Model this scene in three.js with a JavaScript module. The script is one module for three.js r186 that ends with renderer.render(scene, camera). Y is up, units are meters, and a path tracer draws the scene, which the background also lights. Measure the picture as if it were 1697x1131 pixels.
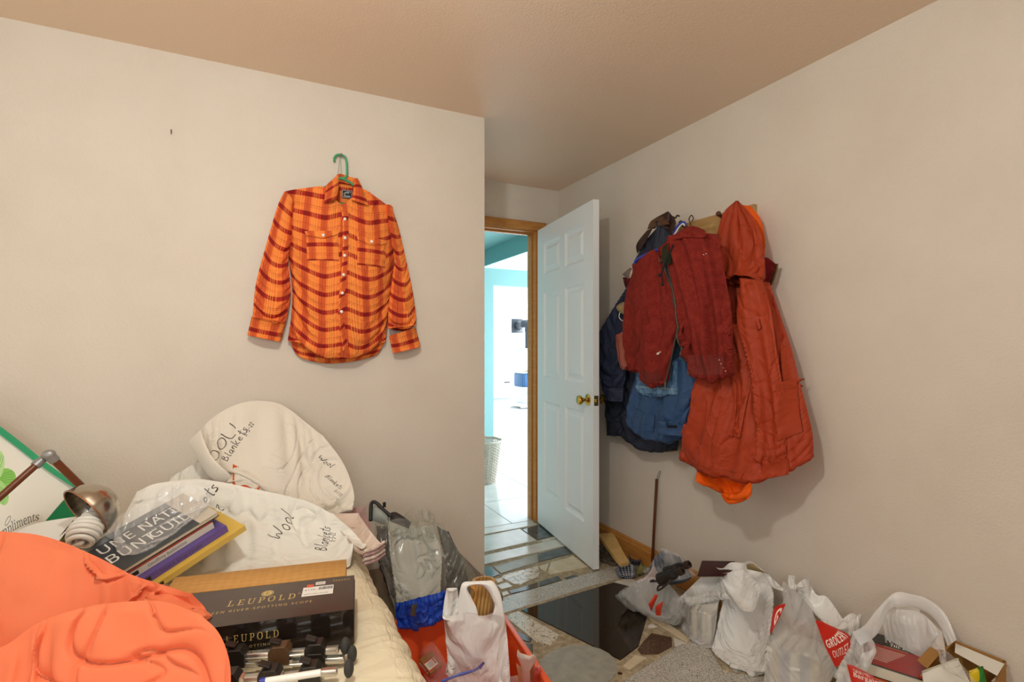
import * as THREE from 'three';
import { RectAreaLightUniformsLib } from 'three/addons/lights/RectAreaLightUniformsLib.js';
import { RoundedBoxGeometry } from 'three/addons/geometries/RoundedBoxGeometry.js';
import { mergeGeometries, mergeVertices, toCreasedNormals } from 'three/addons/utils/BufferGeometryUtils.js';
import { createNoise3D, createNoise2D } from 'simplex-noise';

// ---------------------------------------------------------------- camera, sky, light, exposure
const scene = new THREE.Scene();
const camera = new THREE.PerspectiveCamera(65.79, 1697 / 1131, 0.05, 60);
camera.position.set(0, 1.235, 0);
camera.rotation.set(0, -26.4 * Math.PI / 180, 0);
camera.setViewOffset(1697, 1131, 0, -8.5, 1697, 1131);
camera.updateProjectionMatrix();
const renderer = new THREE.WebGLRenderer({ antialias: true });
renderer.toneMapping = THREE.LinearToneMapping;
renderer.toneMappingExposure = 1.0;
renderer.shadowMap.enabled = true;
RectAreaLightUniformsLib.init();
scene.background = new THREE.Color().setRGB(0.78, 0.9, 1.0);          // overcast daylight, seen only through the windows
scene.backgroundIntensity = 1.3;
const LAMP = { at: [-0.02, 2.1, -0.68], power: 2.95, color: [0.96, 0.985, 0.93] };   // ceiling globe over the bed
const DAYLIGHT = { hall: 14, living: 30, room: 3.9, side: 0.8, color: [0.84, 0.9, 1.0], roomColor: [0.92, 0.98, 1.0] };   // daylight through the windows

// ---------------------------------------------------------------- helpers
let rs = 12345;
const rnd = (a = 0, b = 1) => { rs = (rs + 0x6d2b79f5) | 0; let t = Math.imul(rs ^ (rs >>> 15), 1 | rs); t = (t + Math.imul(t ^ (t >>> 7), 61 | t)) ^ t; return a + (b - a) * (((t ^ (t >>> 14)) >>> 0) / 4294967296); };
const N3 = createNoise3D(rnd), N2 = createNoise2D(rnd);
const fbm = (x, y, z, o = 4) => { let s = 0, a = 0.5; for (let i = 0; i < o; i++) { s += a * N3(x, y, z); x *= 2.03; y *= 2.03; z *= 2.03; a *= 0.5; } return s; };
const { lerp, clamp, smoothstep } = THREE.MathUtils, PI = Math.PI;
const used = new Map();
const numbered = (n) => { const k = used.get(n) || 0; used.set(n, k + 1); return k ? n + '_' + String(k).padStart(3, '0') : n; };
const shade = (o) => { o.castShadow = true; o.receiveShadow = true; return o; };
function tag(o, label, category, group) { o.userData.label = label; o.userData.category = category; if (group) o.userData.group = group; return o; }
function thing(name, label, category, [x, y, z] = [0, 0, 0], ry = 0, group) { const g = new THREE.Group(); g.name = numbered(name); g.position.set(x, y, z); g.rotation.y = ry; scene.add(g); g.updateMatrixWorld(true); return tag(g, label, category, group); }
function part(name, geo, mat, parent, label) { const m = shade(new THREE.Mesh(geo, mat)); m.name = parent === scene || !parent ? numbered(name) : name; (parent || scene).add(m); if (label) m.userData.label = label; return m; }
function struct(name, geo, mat, parent = scene) { const m = part(name, geo, mat, parent); if (parent === scene) m.userData.kind = 'structure'; return m; }
// world-space geometry put under a group: subtract where the group stands
const wpart = (name, geo, mat, parent, label) => { parent.updateMatrixWorld(true); geo.applyMatrix4(parent.matrixWorld.clone().invert()); return part(name, geo, mat, parent, label); };
function boxUV(g, s = 1) {                                               // uv in metres, by the way a face points
  const q = g.index ? g.toNonIndexed() : g; q.computeVertexNormals(); const p = q.attributes.position, uv = new Float32Array(p.count * 2);
  const A = new THREE.Vector3(), B = new THREE.Vector3(), C = new THREE.Vector3();
  for (let i = 0; i < p.count; i += 3) {
    A.fromBufferAttribute(p, i); B.fromBufferAttribute(p, i + 1); C.fromBufferAttribute(p, i + 2);
    const n = B.clone().sub(A).cross(C.clone().sub(A)), ax = Math.abs(n.x), ay = Math.abs(n.y), az = Math.abs(n.z);
    [A, B, C].forEach((v, k) => { const u = ay >= ax && ay >= az ? [v.x, v.z] : ax >= az ? [v.z, v.y] : [v.x, v.y]; uv[(i + k) * 2] = u[0] * s; uv[(i + k) * 2 + 1] = u[1] * s; });
  }
  q.setAttribute('uv', new THREE.BufferAttribute(uv, 2)); return q;
}
const box = (w, h, d, x = 0, y = 0, z = 0, r = 0) => { const g = boxUV(r ? new RoundedBoxGeometry(w, h, d, 2, r) : new THREE.BoxGeometry(w, h, d)); if (r) { const t = toCreasedNormals(g, 0.9); t.translate(x, y, z); return t; } g.translate(x, y, z); return g; };
const span = (x0, x1, y0, y1, z0, z1, r = 0) => { const g = box(x1 - x0, y1 - y0, z1 - z0, (x0 + x1) / 2, (y0 + y1) / 2, (z0 + z1) / 2, r); return boxUVkeep(g); };
const boxUVkeep = (g) => { const n = g.attributes.normal.clone(); const q = boxUV(g); q.setAttribute('normal', n); return q; };
const V = (a) => new THREE.Vector3(a[0], a[1], a[2]);
const curve = (pts, closed = false, t = 0.5) => new THREE.CatmullRomCurve3(pts.map(V), closed, 'catmullrom', t);
const tube = (pts, r, seg = 24, rad = 8, closed = false) => new THREE.TubeGeometry(curve(pts, closed), seg, r, rad, closed);
const lathe = (pts, seg = 32) => { const g = new THREE.LatheGeometry(pts.map((p) => new THREE.Vector2(p[0], p[1])), seg); return toCreasedNormals(g, 0.6); };
const merge = (a) => mergeGeometries(a.map((g) => { const q = g.index ? g.toNonIndexed() : g; for (const k of Object.keys(q.attributes)) if (!['position', 'normal', 'uv'].includes(k)) q.deleteAttribute(k); return q; }));
function turned(g, [rx, ry, rz] = [0, 0, 0], [x, y, z] = [0, 0, 0]) { g.applyMatrix4(new THREE.Matrix4().makeRotationFromEuler(new THREE.Euler(rx, ry, rz, 'YXZ'))); g.translate(x, y, z); return g; }
const rod = (a, b, r, r2 = r, seg = 12) => { const A = V(a), B = V(b), d = B.clone().sub(A), g = new THREE.CylinderGeometry(r2, r, d.length(), seg); g.translate(0, d.length() / 2, 0); g.applyQuaternion(new THREE.Quaternion().setFromUnitVectors(new THREE.Vector3(0, 1, 0), d.normalize())); g.translate(A.x, A.y, A.z); return g; };

// ---- textures
function tex(size, fn, srgb, rep = 1) {                                   // fn(u, v) -> [r, g, b] in 0..255
  const [w, h] = Array.isArray(size) ? size : [size, size], d = new Uint8Array(w * h * 4);
  for (let y = 0; y < h; y++) for (let x = 0; x < w; x++) { const c = fn(x / w, y / h, x, y), o = (y * w + x) * 4; if (Array.isArray(c)) { d[o] = c[0]; d[o + 1] = c[1]; d[o + 2] = c[2]; } else d[o] = d[o + 1] = d[o + 2] = c; d[o + 3] = 255; }
  const t = new THREE.DataTexture(d, w, h); t.magFilter = THREE.LinearFilter; t.wrapS = t.wrapT = THREE.MirroredRepeatWrapping; t.repeat.set(rep, rep); if (srgb) t.colorSpace = THREE.SRGBColorSpace; t.needsUpdate = true; return t;
}
function canvasTex(w, h, draw, srgb = true) { const c = document.createElement('canvas'); c.width = w; c.height = h; const x = c.getContext('2d'); draw(x, w, h); const t = new THREE.CanvasTexture(c); if (srgb) t.colorSpace = THREE.SRGBColorSpace; t.wrapS = t.wrapT = THREE.ClampToEdgeWrapping; return t; }
const again = (t, r, r2 = r) => { const q = t.clone(); q.repeat.set(r, r2); q.needsUpdate = true; return q; };
const cl8 = (v) => clamp(Math.round(v), 0, 255), mixc = (a, b, t) => a.map((v, i) => cl8(lerp(v, b[i], clamp(t, 0, 1))));
const plasterBump = tex(512, (u, v) => cl8(128 + 110 * fbm(u * 34, v * 34, 3.1, 3) + 40 * fbm(u * 90, v * 90, 8, 2)), false, 2.2);
const weaveBump = tex(256, (u, v, x, y) => cl8(128 + 60 * Math.sin(x * PI / 2) * Math.sin(y * PI / 2) + 55 * fbm(u * 40, v * 40, 1, 2)), false, 8);
const folds = Array.from({ length: 46 }, () => { const a = rnd(0, PI * 2), w = rnd(0.08, 0.5); return [Math.cos(a), Math.sin(a), rnd(), w]; });
const crumple = (u, v, k) => { let h = 0; for (let i = 0; i < k; i++) { const f = folds[i], d = (f[0] * u + f[1] * v + f[2]) / f[3]; const t = Math.abs(d - Math.round(d)); h += t * f[3]; u += f[1] * t * 0.05; v -= f[0] * t * 0.05; } return h / k; };
const crumpleBump = tex(512, (u, v) => cl8(128 + (crumple(u + 0.06 * fbm(u * 3, v * 3, 2, 2), v + 0.06 * fbm(u * 3, v * 3, 7, 2), 34) - 0.082) * 5500), false, 3);
const softBump = tex(512, (u, v) => cl8(128 + 150 * (Math.abs(fbm(u * 3 + 0.4 * fbm(u * 4, v * 4, 5, 2), v * 2.4, 1, 4)) * 2 - 0.3)), false, 2);
function std(color, rough = 0.8, o = {}) { return new THREE.MeshStandardMaterial({ color, roughness: rough, side: THREE.DoubleSide, ...o }); }
function phys(color, rough = 0.8, o = {}) { return new THREE.MeshPhysicalMaterial({ color, roughness: rough, side: THREE.DoubleSide, ...o }); }
const cloth = (color, o = {}) => phys(color, 0.88, { bumpMap: weaveBump, bumpScale: 0.0006, specularIntensity: 0.35, ...o });
const clearFilm = (o = {}) => phys(0xffffff, 0.12, { transmission: 0.88, thickness: 0, ior: 1.45, bumpMap: crumpleBump, bumpScale: 0.007, ...o });

// ---- height fields, so that soft things rest on what lies under them
class Field {
  constructor([ia, ib, ic], a0, a1, b0, b1, step, base) { Object.assign(this, { ia, ib, ic, a0, b0, step, na: Math.ceil((a1 - a0) / step) + 1, nb: Math.ceil((b1 - b0) / step) + 1 }); this.h = new Float32Array(this.na * this.nb); for (let j = 0; j < this.nb; j++) for (let i = 0; i < this.na; i++) this.h[j * this.na + i] = typeof base === 'function' ? base(a0 + i * step, b0 + j * step) : base; }
  at(a, b) { const x = clamp((a - this.a0) / this.step, 0, this.na - 1.001), y = clamp((b - this.b0) / this.step, 0, this.nb - 1.001), i = x | 0, j = y | 0, u = x - i, v = y - j, k = j * this.na + i, h = this.h; return (h[k] * (1 - u) + h[k + 1] * u) * (1 - v) + (h[k + this.na] * (1 - u) + h[k + this.na + 1] * u) * v; }
  add(g) {                                                                // g in the field's own space
    const p = g.attributes.position, ix = g.index, n = ix ? ix.count : p.count, id = (k) => ix ? ix.getX(k) : k, c = (k, w) => w === 0 ? p.getX(k) : w === 1 ? p.getY(k) : p.getZ(k);
    for (let t = 0; t < n; t += 3) {
      const q = [0, 1, 2].map((k) => { const v = id(t + k); return [(c(v, this.ia) - this.a0) / this.step, (c(v, this.ib) - this.b0) / this.step, c(v, this.ic)]; });
      const [P, Q, R] = q, den = (Q[1] - R[1]) * (P[0] - R[0]) + (R[0] - Q[0]) * (P[1] - R[1]); if (Math.abs(den) < 1e-9) continue;
      const i0 = Math.max(0, Math.floor(Math.min(P[0], Q[0], R[0]))), i1 = Math.min(this.na - 1, Math.ceil(Math.max(P[0], Q[0], R[0]))), j0 = Math.max(0, Math.floor(Math.min(P[1], Q[1], R[1]))), j1 = Math.min(this.nb - 1, Math.ceil(Math.max(P[1], Q[1], R[1])));
      for (let j = j0; j <= j1; j++) for (let i = i0; i <= i1; i++) {
        const a = ((Q[1] - R[1]) * (i - R[0]) + (R[0] - Q[0]) * (j - R[1])) / den, b = ((R[1] - P[1]) * (i - R[0]) + (P[0] - R[0]) * (j - R[1])) / den, d = 1 - a - b;
        if (a < -0.3 || b < -0.3 || d < -0.3) continue;
        const z = clamp(a * P[2] + b * Q[2] + d * R[2], Math.min(P[2], Q[2], R[2]), Math.max(P[2], Q[2], R[2])), k = j * this.na + i; if (z > this.h[k]) this.h[k] = z;
      }
    }
    return this;
  }
}

// ---- cloth: a position-based solver over sheets of vertices
const along = (pl) => { const L = [0]; for (let i = 1; i < pl.length; i++) L.push(L[i - 1] + Math.hypot(pl[i][0] - pl[i - 1][0], pl[i][1] - pl[i - 1][1], pl[i][2] - pl[i - 1][2])); const T = L[L.length - 1] || 1; return (t) => { const s = clamp(t, 0, 1) * T; let i = 1; while (i < L.length - 1 && L[i] < s) i++; const k = (s - L[i - 1]) / ((L[i] - L[i - 1]) || 1); return [0, 1, 2].map((c) => lerp(pl[i - 1][c], pl[i][c], k)); }; };
function smoothLine(pl, k = 6) { if (pl.length < 3) return pl; const c = curve(pl, false, 0.5); return c.getPoints((pl.length - 1) * k).map((v) => [v.x, v.y, v.z]); }
function coons(L, R, T, B, smooth = true) {                               // L, R run top to bottom, T, B left to right
  const sm = smooth ? smoothLine : (x) => x;
  T = T ? [L[0], ...T, R[0]] : [L[0], R[0]]; B = B ? [L[L.length - 1], ...B, R[R.length - 1]] : [L[L.length - 1], R[R.length - 1]];
  const l = along(sm(L)), r = along(sm(R)), t = along(sm(T)), b = along(sm(B)), c00 = L[0], c10 = R[0], c01 = L[L.length - 1], c11 = R[R.length - 1];
  return (u, v) => { const a = l(v), d = r(v), e = t(u), f = b(u); return [0, 1, 2].map((k) => (1 - u) * a[k] + u * d[k] + (1 - v) * e[k] + v * f[k] - ((1 - u) * (1 - v) * c00[k] + u * (1 - v) * c10[k] + (1 - u) * v * c01[k] + u * v * c11[k])); };
}
class Cloth {
  constructor() { this.x = []; this.w = []; this.c = []; this.tri = []; this.att = []; this.uv = []; this.flip = []; }
  vert(p, uv) { this.x.push(p[0], p[1], p[2]); this.w.push(1); this.uv.push(uv); return this.w.length - 1; }
  link(i, j, rest, k) { if (i !== j) this.c.push([i, j, rest, k]); }
  // rest(u, v): flat layout; place(u, v): where it starts; share(i, j): a vertex that is already there
  sheet(n, m, rest, place, o = {}) {
    const { slackU = 1, slackV = 1, bend = 0.2, shear = 0.25, share, out = 1 } = o, id = [], P = [], su = typeof slackU === 'function' ? slackU : () => slackU, sv = typeof slackV === 'function' ? slackV : () => slackV;
    let W = 0, H = 0; const d = (a, b) => Math.hypot(a[0] - b[0], a[1] - b[1], a[2] - b[2]);
    for (let j = 0; j <= m; j++) { P.push([]); for (let i = 0; i <= n; i++) P[j].push(rest(i / n, j / m)); }
    for (let i = 0; i < n; i++) W += d(P[m >> 1][i], P[m >> 1][i + 1]); for (let j = 0; j < m; j++) H += d(P[j][n >> 1], P[j + 1][n >> 1]);
    for (let j = 0; j <= m; j++) { id.push([]); for (let i = 0; i <= n; i++) { const s = share && share(i, j); id[j].push(s !== undefined && s >= 0 ? s : this.vert(place(i / n, j / m), [o.uvFlip ? (1 - i / n) * W : i / n * W, -j / m * H])); } }
    const link = (i, j, k, l, s, q) => this.link(id[j][i], id[l][k], d(P[j][i], P[l][k]) * s, q);
    for (let j = 0; j <= m; j++) for (let i = 0; i <= n; i++) {
      const a = su(i / n, j / m), b = sv(i / n, j / m), ab = (a + b) / 2;
      if (i < n) link(i, j, i + 1, j, a, 1); if (j < m) link(i, j, i, j + 1, b, 1);
      if (i < n && j < m) { link(i, j, i + 1, j + 1, ab, shear); link(i + 1, j, i, j + 1, ab, shear); }
      if (i + 2 <= n) link(i, j, i + 2, j, a, bend); if (j + 2 <= m) link(i, j, i, j + 2, b, bend);
      if (i < n && j < m) { const q = [id[j][i], id[j][i + 1], id[j + 1][i], id[j + 1][i + 1]]; if (out > 0) this.tri.push([q[0], q[2], q[1]], [q[1], q[2], q[3]]); else this.tri.push([q[0], q[1], q[2]], [q[1], q[3], q[2]]); }
    }
    return { id, W, H, n, m };
  }
  hold(i, k = 0.6, kz = k) { this.att.push([i, this.x[i * 3], this.x[i * 3 + 1], this.x[i * 3 + 2], k, kz]); }
  run({ steps = 100, iters = 7, gravity = [0, -0.0006, 0], pressure = 0, damp = 0.9, collide, jitter = 0.002, fix = 0.5 } = {}) {
    const n = this.w.length, x = Float64Array.from(this.x), old = Float64Array.from(x), C = this.c, T = this.tri, nc = C.length, ci = new Int32Array(nc), cj = new Int32Array(nc), cr = new Float64Array(nc), ck = new Float64Array(nc);
    for (let q = 0; q < nc; q++) { ci[q] = C[q][0] * 3; cj[q] = C[q][1] * 3; cr[q] = C[q][2]; ck[q] = C[q][3]; }
    for (let i = 0; i < n * 3; i++) x[i] += (rnd() - 0.5) * jitter;
    for (let s = 0; s < steps; s++) {
      const pr = pressure * Math.min(1, (s + 1) / (steps * 0.3));
      for (let i = 0; i < n * 3; i++) { const v = (x[i] - old[i]) * damp; old[i] = x[i]; x[i] += v + gravity[i % 3]; }
      if (pr) for (const [a, b, c] of T) {
        const A = a * 3, B = b * 3, D = c * 3, ux = x[B] - x[A], uy = x[B + 1] - x[A + 1], uz = x[B + 2] - x[A + 2], vx = x[D] - x[A], vy = x[D + 1] - x[A + 1], vz = x[D + 2] - x[A + 2];
        const nx = (uy * vz - uz * vy) * pr, ny = (uz * vx - ux * vz) * pr, nz = (ux * vy - uy * vx) * pr;
        for (const q of [A, B, D]) { x[q] += nx; x[q + 1] += ny; x[q + 2] += nz; }
      }
      for (let k = 0; k < iters; k++) {
        for (let q = 0; q < nc; q++) {
          const A = ci[q], B = cj[q], dx = x[B] - x[A], dy = x[B + 1] - x[A + 1], dz = x[B + 2] - x[A + 2], L = Math.sqrt(dx * dx + dy * dy + dz * dz) + 1e-9, r = cr[q], w = ck[q], e = (L - r) / L * 0.5 * (w < 1 && L > r ? w * 0.4 : w);
          x[A] += dx * e; x[A + 1] += dy * e; x[A + 2] += dz * e; x[B] -= dx * e; x[B + 1] -= dy * e; x[B + 2] -= dz * e;
        }
        for (const [i, a, b, c, q, qz] of this.att) { x[i * 3] += (a - x[i * 3]) * q; x[i * 3 + 1] += (b - x[i * 3 + 1]) * q; x[i * 3 + 2] += (c - x[i * 3 + 2]) * qz; }
        if (collide && k >= iters - 2) for (let i = 0; i < n; i++) { const A = i * 3, r = collide(x[A], x[A + 1], x[A + 2]); if (r) { x[A] = r[0]; x[A + 1] = r[1]; x[A + 2] = r[2]; old[A] = lerp(old[A], x[A], fix); old[A + 1] = lerp(old[A + 1], x[A + 1], fix); old[A + 2] = lerp(old[A + 2], x[A + 2], fix); } }
      }
    }
    this.x = Array.from(x); return this;
  }
  geo(tris = this.tri) {
    const g = new THREE.BufferGeometry(); g.setAttribute('position', new THREE.Float32BufferAttribute(this.x, 3)); g.setAttribute('uv', new THREE.Float32BufferAttribute(this.uv.flat(), 2)); g.setIndex(tris.flat()); g.computeVertexNormals(); return g;
  }
}
// a smooth finer copy of a grid of points (B-spline-free: Catmull-Rom both ways)
function gridGeo(pt, n, m, W = 1, H = 1, flip = false) { const pos = [], uv = [], ix = []; for (let j = 0; j <= m; j++) for (let i = 0; i <= n; i++) { pos.push(...pt(i / n, j / m)); uv.push(i / n * W, -j / m * H); } for (let j = 0; j < m; j++) for (let i = 0; i < n; i++) { const a = j * (n + 1) + i, b = a + n + 1; if (flip) ix.push(a, a + 1, b, a + 1, b + 1, b); else ix.push(a, b, a + 1, a + 1, b, b + 1); } const g = new THREE.BufferGeometry(); g.setAttribute('position', new THREE.Float32BufferAttribute(pos, 3)); g.setAttribute('uv', new THREE.Float32BufferAttribute(uv, 2)); g.setIndex(ix); g.computeVertexNormals(); return g; }
// two sheets sewn together along chosen sides, blown up a little and let hang
function pouch(o) {
  const { L, R, T, B, n = 36, m = 48, thick = 0.03, sew = 'lr', nrm = [0, 0, 1], slackU = 1.04, slackV = 1.02, holdK = 0.5, holdSides = 'lrtb', bend = 0.2, backThick = thick * 0.3, smooth = true } = o;
  const f = coons(L, R, T, B, smooth), c = new Cloth(), prof = (u, v) => { const a = Math.sqrt(Math.max(0, Math.sin(PI * u))); return sew.includes('t') && sew.includes('b') ? a * Math.sqrt(Math.max(0, Math.sin(PI * v))) : sew.includes('t') ? a * Math.min(1, v * 5) : sew.includes('b') ? a * Math.min(1, (1 - v) * 5) : a; };
  const fold = (u, v) => !o.foldAmp ? 0 : o.foldAmp * Math.min(1, u * 8, (1 - u) * 8) * (o.foldTop !== undefined ? lerp(o.foldTop, 1, Math.min(1, v * 1.6)) : 1) * (0.75 * Math.sin(2 * PI * (o.foldN * (u + 0.03 * Math.sin(v * 3 + 1)) + 0.1 * v) + (o.foldPh || 0)) + 0.45 * Math.sin(2 * PI * (o.foldN * 1.73 * (u - 0.04 * Math.sin(v * 4))) + 1.3));
  const put = (s) => (u, v) => { const p = f(u, v), k = prof(u, v) * (s > 0 ? thick : -backThick) * (typeof o.thickAt === 'function' ? o.thickAt(u, v) : 1) + (s > 0 ? fold(u, v) : 0); return [p[0] + nrm[0] * k, p[1] + nrm[1] * k, p[2] + nrm[2] * k]; };
  c.rest0 = [];
  const F = c.sheet(n, m, f, put(1), { slackU, slackV, bend, shear: o.shear ?? 0.25 });
  const sewn = (i, j) => (i === 0 && sew.includes('l')) || (i === n && sew.includes('r')) || (j === 0 && sew.includes('t')) || (j === m && sew.includes('b'));
  const nf = c.tri.length;
  const K = o.single ? null : c.sheet(n, m, f, put(-1), { slackU, slackV, bend, share: (i, j) => sewn(i, j) ? F.id[j][i] : -1, out: -1 });
  for (let j = 0; j <= m; j++) for (let i = 0; i <= n; i++) {
    if ((i === 0 && holdSides.includes('l')) || (i === n && holdSides.includes('r')) || (j === 0 && holdSides.includes('t')) || (j === m && holdSides.includes('b'))) { c.hold(F.id[j][i], holdK); if (K && K.id[j][i] !== F.id[j][i]) c.hold(K.id[j][i], holdK); }
    else if (j === m && o.hemK) { c.hold(F.id[j][i], o.hemK, 0); if (K) c.hold(K.id[j][i], o.hemK, 0); }
    else if (o.holdIn) { c.hold(F.id[j][i], o.holdIn); if (K) c.hold(K.id[j][i], o.holdIn); }
  }
  if (o.planar) for (const S of [F, K]) if (S) for (let j = 0; j <= m; j++) for (let i = 0; i <= n; i++) c.rest0[S.id[j][i]] = f(i / n, j / m);
  c.run(o); c.F = F; c.K = K; c.front = () => c.geo(c.tri.slice(0, nf)); c.behind = () => c.geo(c.tri.slice(nf));
  if (o.uvUnit) c.uv = c.uv.map(([a, b]) => [a / F.W, 1 + b / F.H]);
  if (o.planar) { c.uv = c.uv.map((q, i) => [c.rest0[i][0], c.rest0[i][1]]); }
  c.at = (u, v) => { const i = Math.min(n, Math.round(u * n)), j = Math.min(m, Math.round(v * m)), k = F.id[j][i] * 3; return [c.x[k], c.x[k + 1], c.x[k + 2]]; };
  return c;
}
// a finer copy of both sheets, with small sharp or soft creases pressed into it
const creaseDirs = Array.from({ length: 14 }, () => { const v = new THREE.Vector3(rnd(-1, 1), rnd(-1, 1), rnd(-1, 1)).normalize(); return [v.x, v.y, v.z, rnd(), rnd(4, 13)]; });
const CREASE = {
  film: (x, y, z) => { const wx = 0.03 * N3(x * 7, y * 7, z * 7), wy = 0.03 * N3(x * 7 + 9, y * 7, z * 7); let h = 0; for (const [a, b, c, p, f] of creaseDirs) { const t = (x + wx) * a + (y + wy) * b + z * c, q = t * f + p, r = Math.abs(q - Math.round(q)); h += (r - 0.25) / f * (0.4 + N3(x * 3 + p * 9, y * 3, z * 3)); } return h * 3.4; },
  cloth: (x, y, z) => { const w = 0.5 * N3(x * 4, y * 3, z * 4), a = 1 - Math.abs(N3(x * 9 + w, y * 3.2 - w, z * 9 + 3)), b = 1 - Math.abs(N3(x * 5 - w, y * 12 + w, z * 5 + 8)); return (Math.pow(a, 3) + 0.7 * Math.pow(b, 4) - 0.6) * (0.55 + 0.7 * N3(x * 2.6, y * 2.6, z * 2.6 + 5)); },
  drape: (x, y, z) => { const w = 0.6 * N3(x * 3, y * 1.6, z * 3), a = 1 - Math.abs(N3(x * 8 + w, y * 2 - w, z * 8 + 3)), b = 1 - Math.abs(N3(x * 6 + y * 4 - w, y * 5 - x * 3 + w, z * 6 + 8)), m = smoothstep(N3(x * 2.4, y * 2, z * 2.4 + 5), -0.2, 0.5); return 0.4 * N3(x * 5, y * 2.2, z * 5) - Math.pow(a, 8) * 0.9 + Math.pow(b, 10) * m * 0.8; },
  puff: (x, y, z) => { const w = 0.7 * N3(x * 2.2, y * 2.2, z * 2.2), a = 1 - Math.abs(N3(x * 2.6 + w, y * 3 - w, z * 2.6 + w)), b = 1 - Math.abs(N3(x * 5 + w, y * 6, z * 5 - w)), m = smoothstep(N3(x * 2.1 + 7, y * 2.1, z * 2.1), -0.1, 0.5); return 0.5 * N3(x * 4.2, y * 4.2, z * 4.2 + 2) + 0.22 * N3(x * 9, y * 9, z * 9) - Math.pow(a, 14) * 1.3 - Math.pow(b, 16) * m * 0.8; },
  pillow: (x, y, z) => { const w = 0.8 * N3(x * 2.4, y * 2.4, z * 2.4), a = 1 - Math.abs(N3(x * 4 + w, y * 5 - w, z * 4 + w)), b = 1 - Math.abs(N3(x * 8.5 - w, y * 3.4, z * 8.5 + w)), m = smoothstep(N3(x * 2.7 + 3, y * 2.7, z * 2.7), -0.25, 0.45), m2 = smoothstep(N3(x * 2.3 - 4, y * 2.3, z * 2.3), -0.1, 0.5); return 0.35 * N3(x * 5, y * 5, z * 5) - Math.pow(a, 12) * m * 1.2 + Math.pow(b, 9) * m2; },
};
const foldAt = (u, v, F) => { const w = (t) => Math.pow(0.5 + 0.5 * Math.sin(2 * PI * t), 1.6), top = F.top === undefined ? 0.3 : F.top, m = lerp(top, 1, Math.min(1, v * 1.5)) * lerp(1, F.bot === undefined ? 0.4 : F.bot, smoothstep(v, 0.7, 1)); return F.amp * m * (0.7 * w(F.n * (u + 0.035 * Math.sin(v * 4 + 1) + (F.lean || 0) * v) + (F.ph || 0)) + 0.45 * w(F.n * 1.83 * (u - 0.03 * Math.sin(v * 5) + 0.04 * v) + 0.37)); };
function finer(c, { k = 2, amp = 0.004, kind = 'cloth', scale = 1, fold } = {}) {
  const out = [], cr = (a, b, d, e, t) => 0.5 * (2 * b + (d - a) * t + (2 * a - 5 * b + 4 * d - e) * t * t + (3 * b - a - 3 * d + e) * t * t * t), f = CREASE[kind];
  for (const [S, flip] of [[c.F, false], [c.K, true]]) { if (!S) continue; const { n, m, id } = S, N = n * k, M = m * k, P = [], U = [], g = (i, j) => id[clamp(j, 0, m)][clamp(i, 0, n)];
    for (let J = 0; J <= M; J++) for (let I = 0; I <= N; I++) { const u = I / k, v = J / k, i = Math.min(n - 1, u | 0), j = Math.min(m - 1, v | 0), a = u - i, b = v - j, p = [0, 0, 0]; for (let q = 0; q < 3; q++) { const row = (jj) => cr(c.x[g(i - 1, jj) * 3 + q], c.x[g(i, jj) * 3 + q], c.x[g(i + 1, jj) * 3 + q], c.x[g(i + 2, jj) * 3 + q], a); p[q] = cr(row(j - 1), row(j), row(j + 1), row(j + 2), b); } P.push(...p); const A = c.uv[g(i, j)], B = c.uv[g(i + 1, j)], C = c.uv[g(i, j + 1)]; U.push(A[0] + (B[0] - A[0]) * a, A[1] + (C[1] - A[1]) * b); }
    const ix = []; for (let J = 0; J < M; J++) for (let I = 0; I < N; I++) { const a = J * (N + 1) + I, b = a + N + 1; if (flip) ix.push(a, a + 1, b, a + 1, b + 1, b); else ix.push(a, b, a + 1, a + 1, b, b + 1); }
    const G = new THREE.BufferGeometry(); G.setAttribute('position', new THREE.Float32BufferAttribute(P, 3)); G.setAttribute('uv', new THREE.Float32BufferAttribute(U, 2)); G.setIndex(ix); G.computeVertexNormals();
    const pos = G.attributes.position, nr = G.attributes.normal; for (let J = 0; J <= M; J++) for (let I = 0; I <= N; I++) { const q = J * (N + 1) + I, e = Math.min(1, I / 4, (N - I) / 4, J / 4, (M - J) / 4), x = pos.getX(q), y = pos.getY(q), z = pos.getZ(q), d = amp * e * f(x * scale, y * scale, z * scale) + (fold && !flip ? foldAt(I / N, J / M, fold) * Math.min(1, I / 6, (N - I) / 6) : 0); pos.setXYZ(q, x + nr.getX(q) * d, y + nr.getY(q) * d, z + nr.getZ(q) * d); }
    G.computeVertexNormals(); out.push(G); }
  return out.length > 1 ? mergeGeometries(out) : out[0];
}
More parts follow.
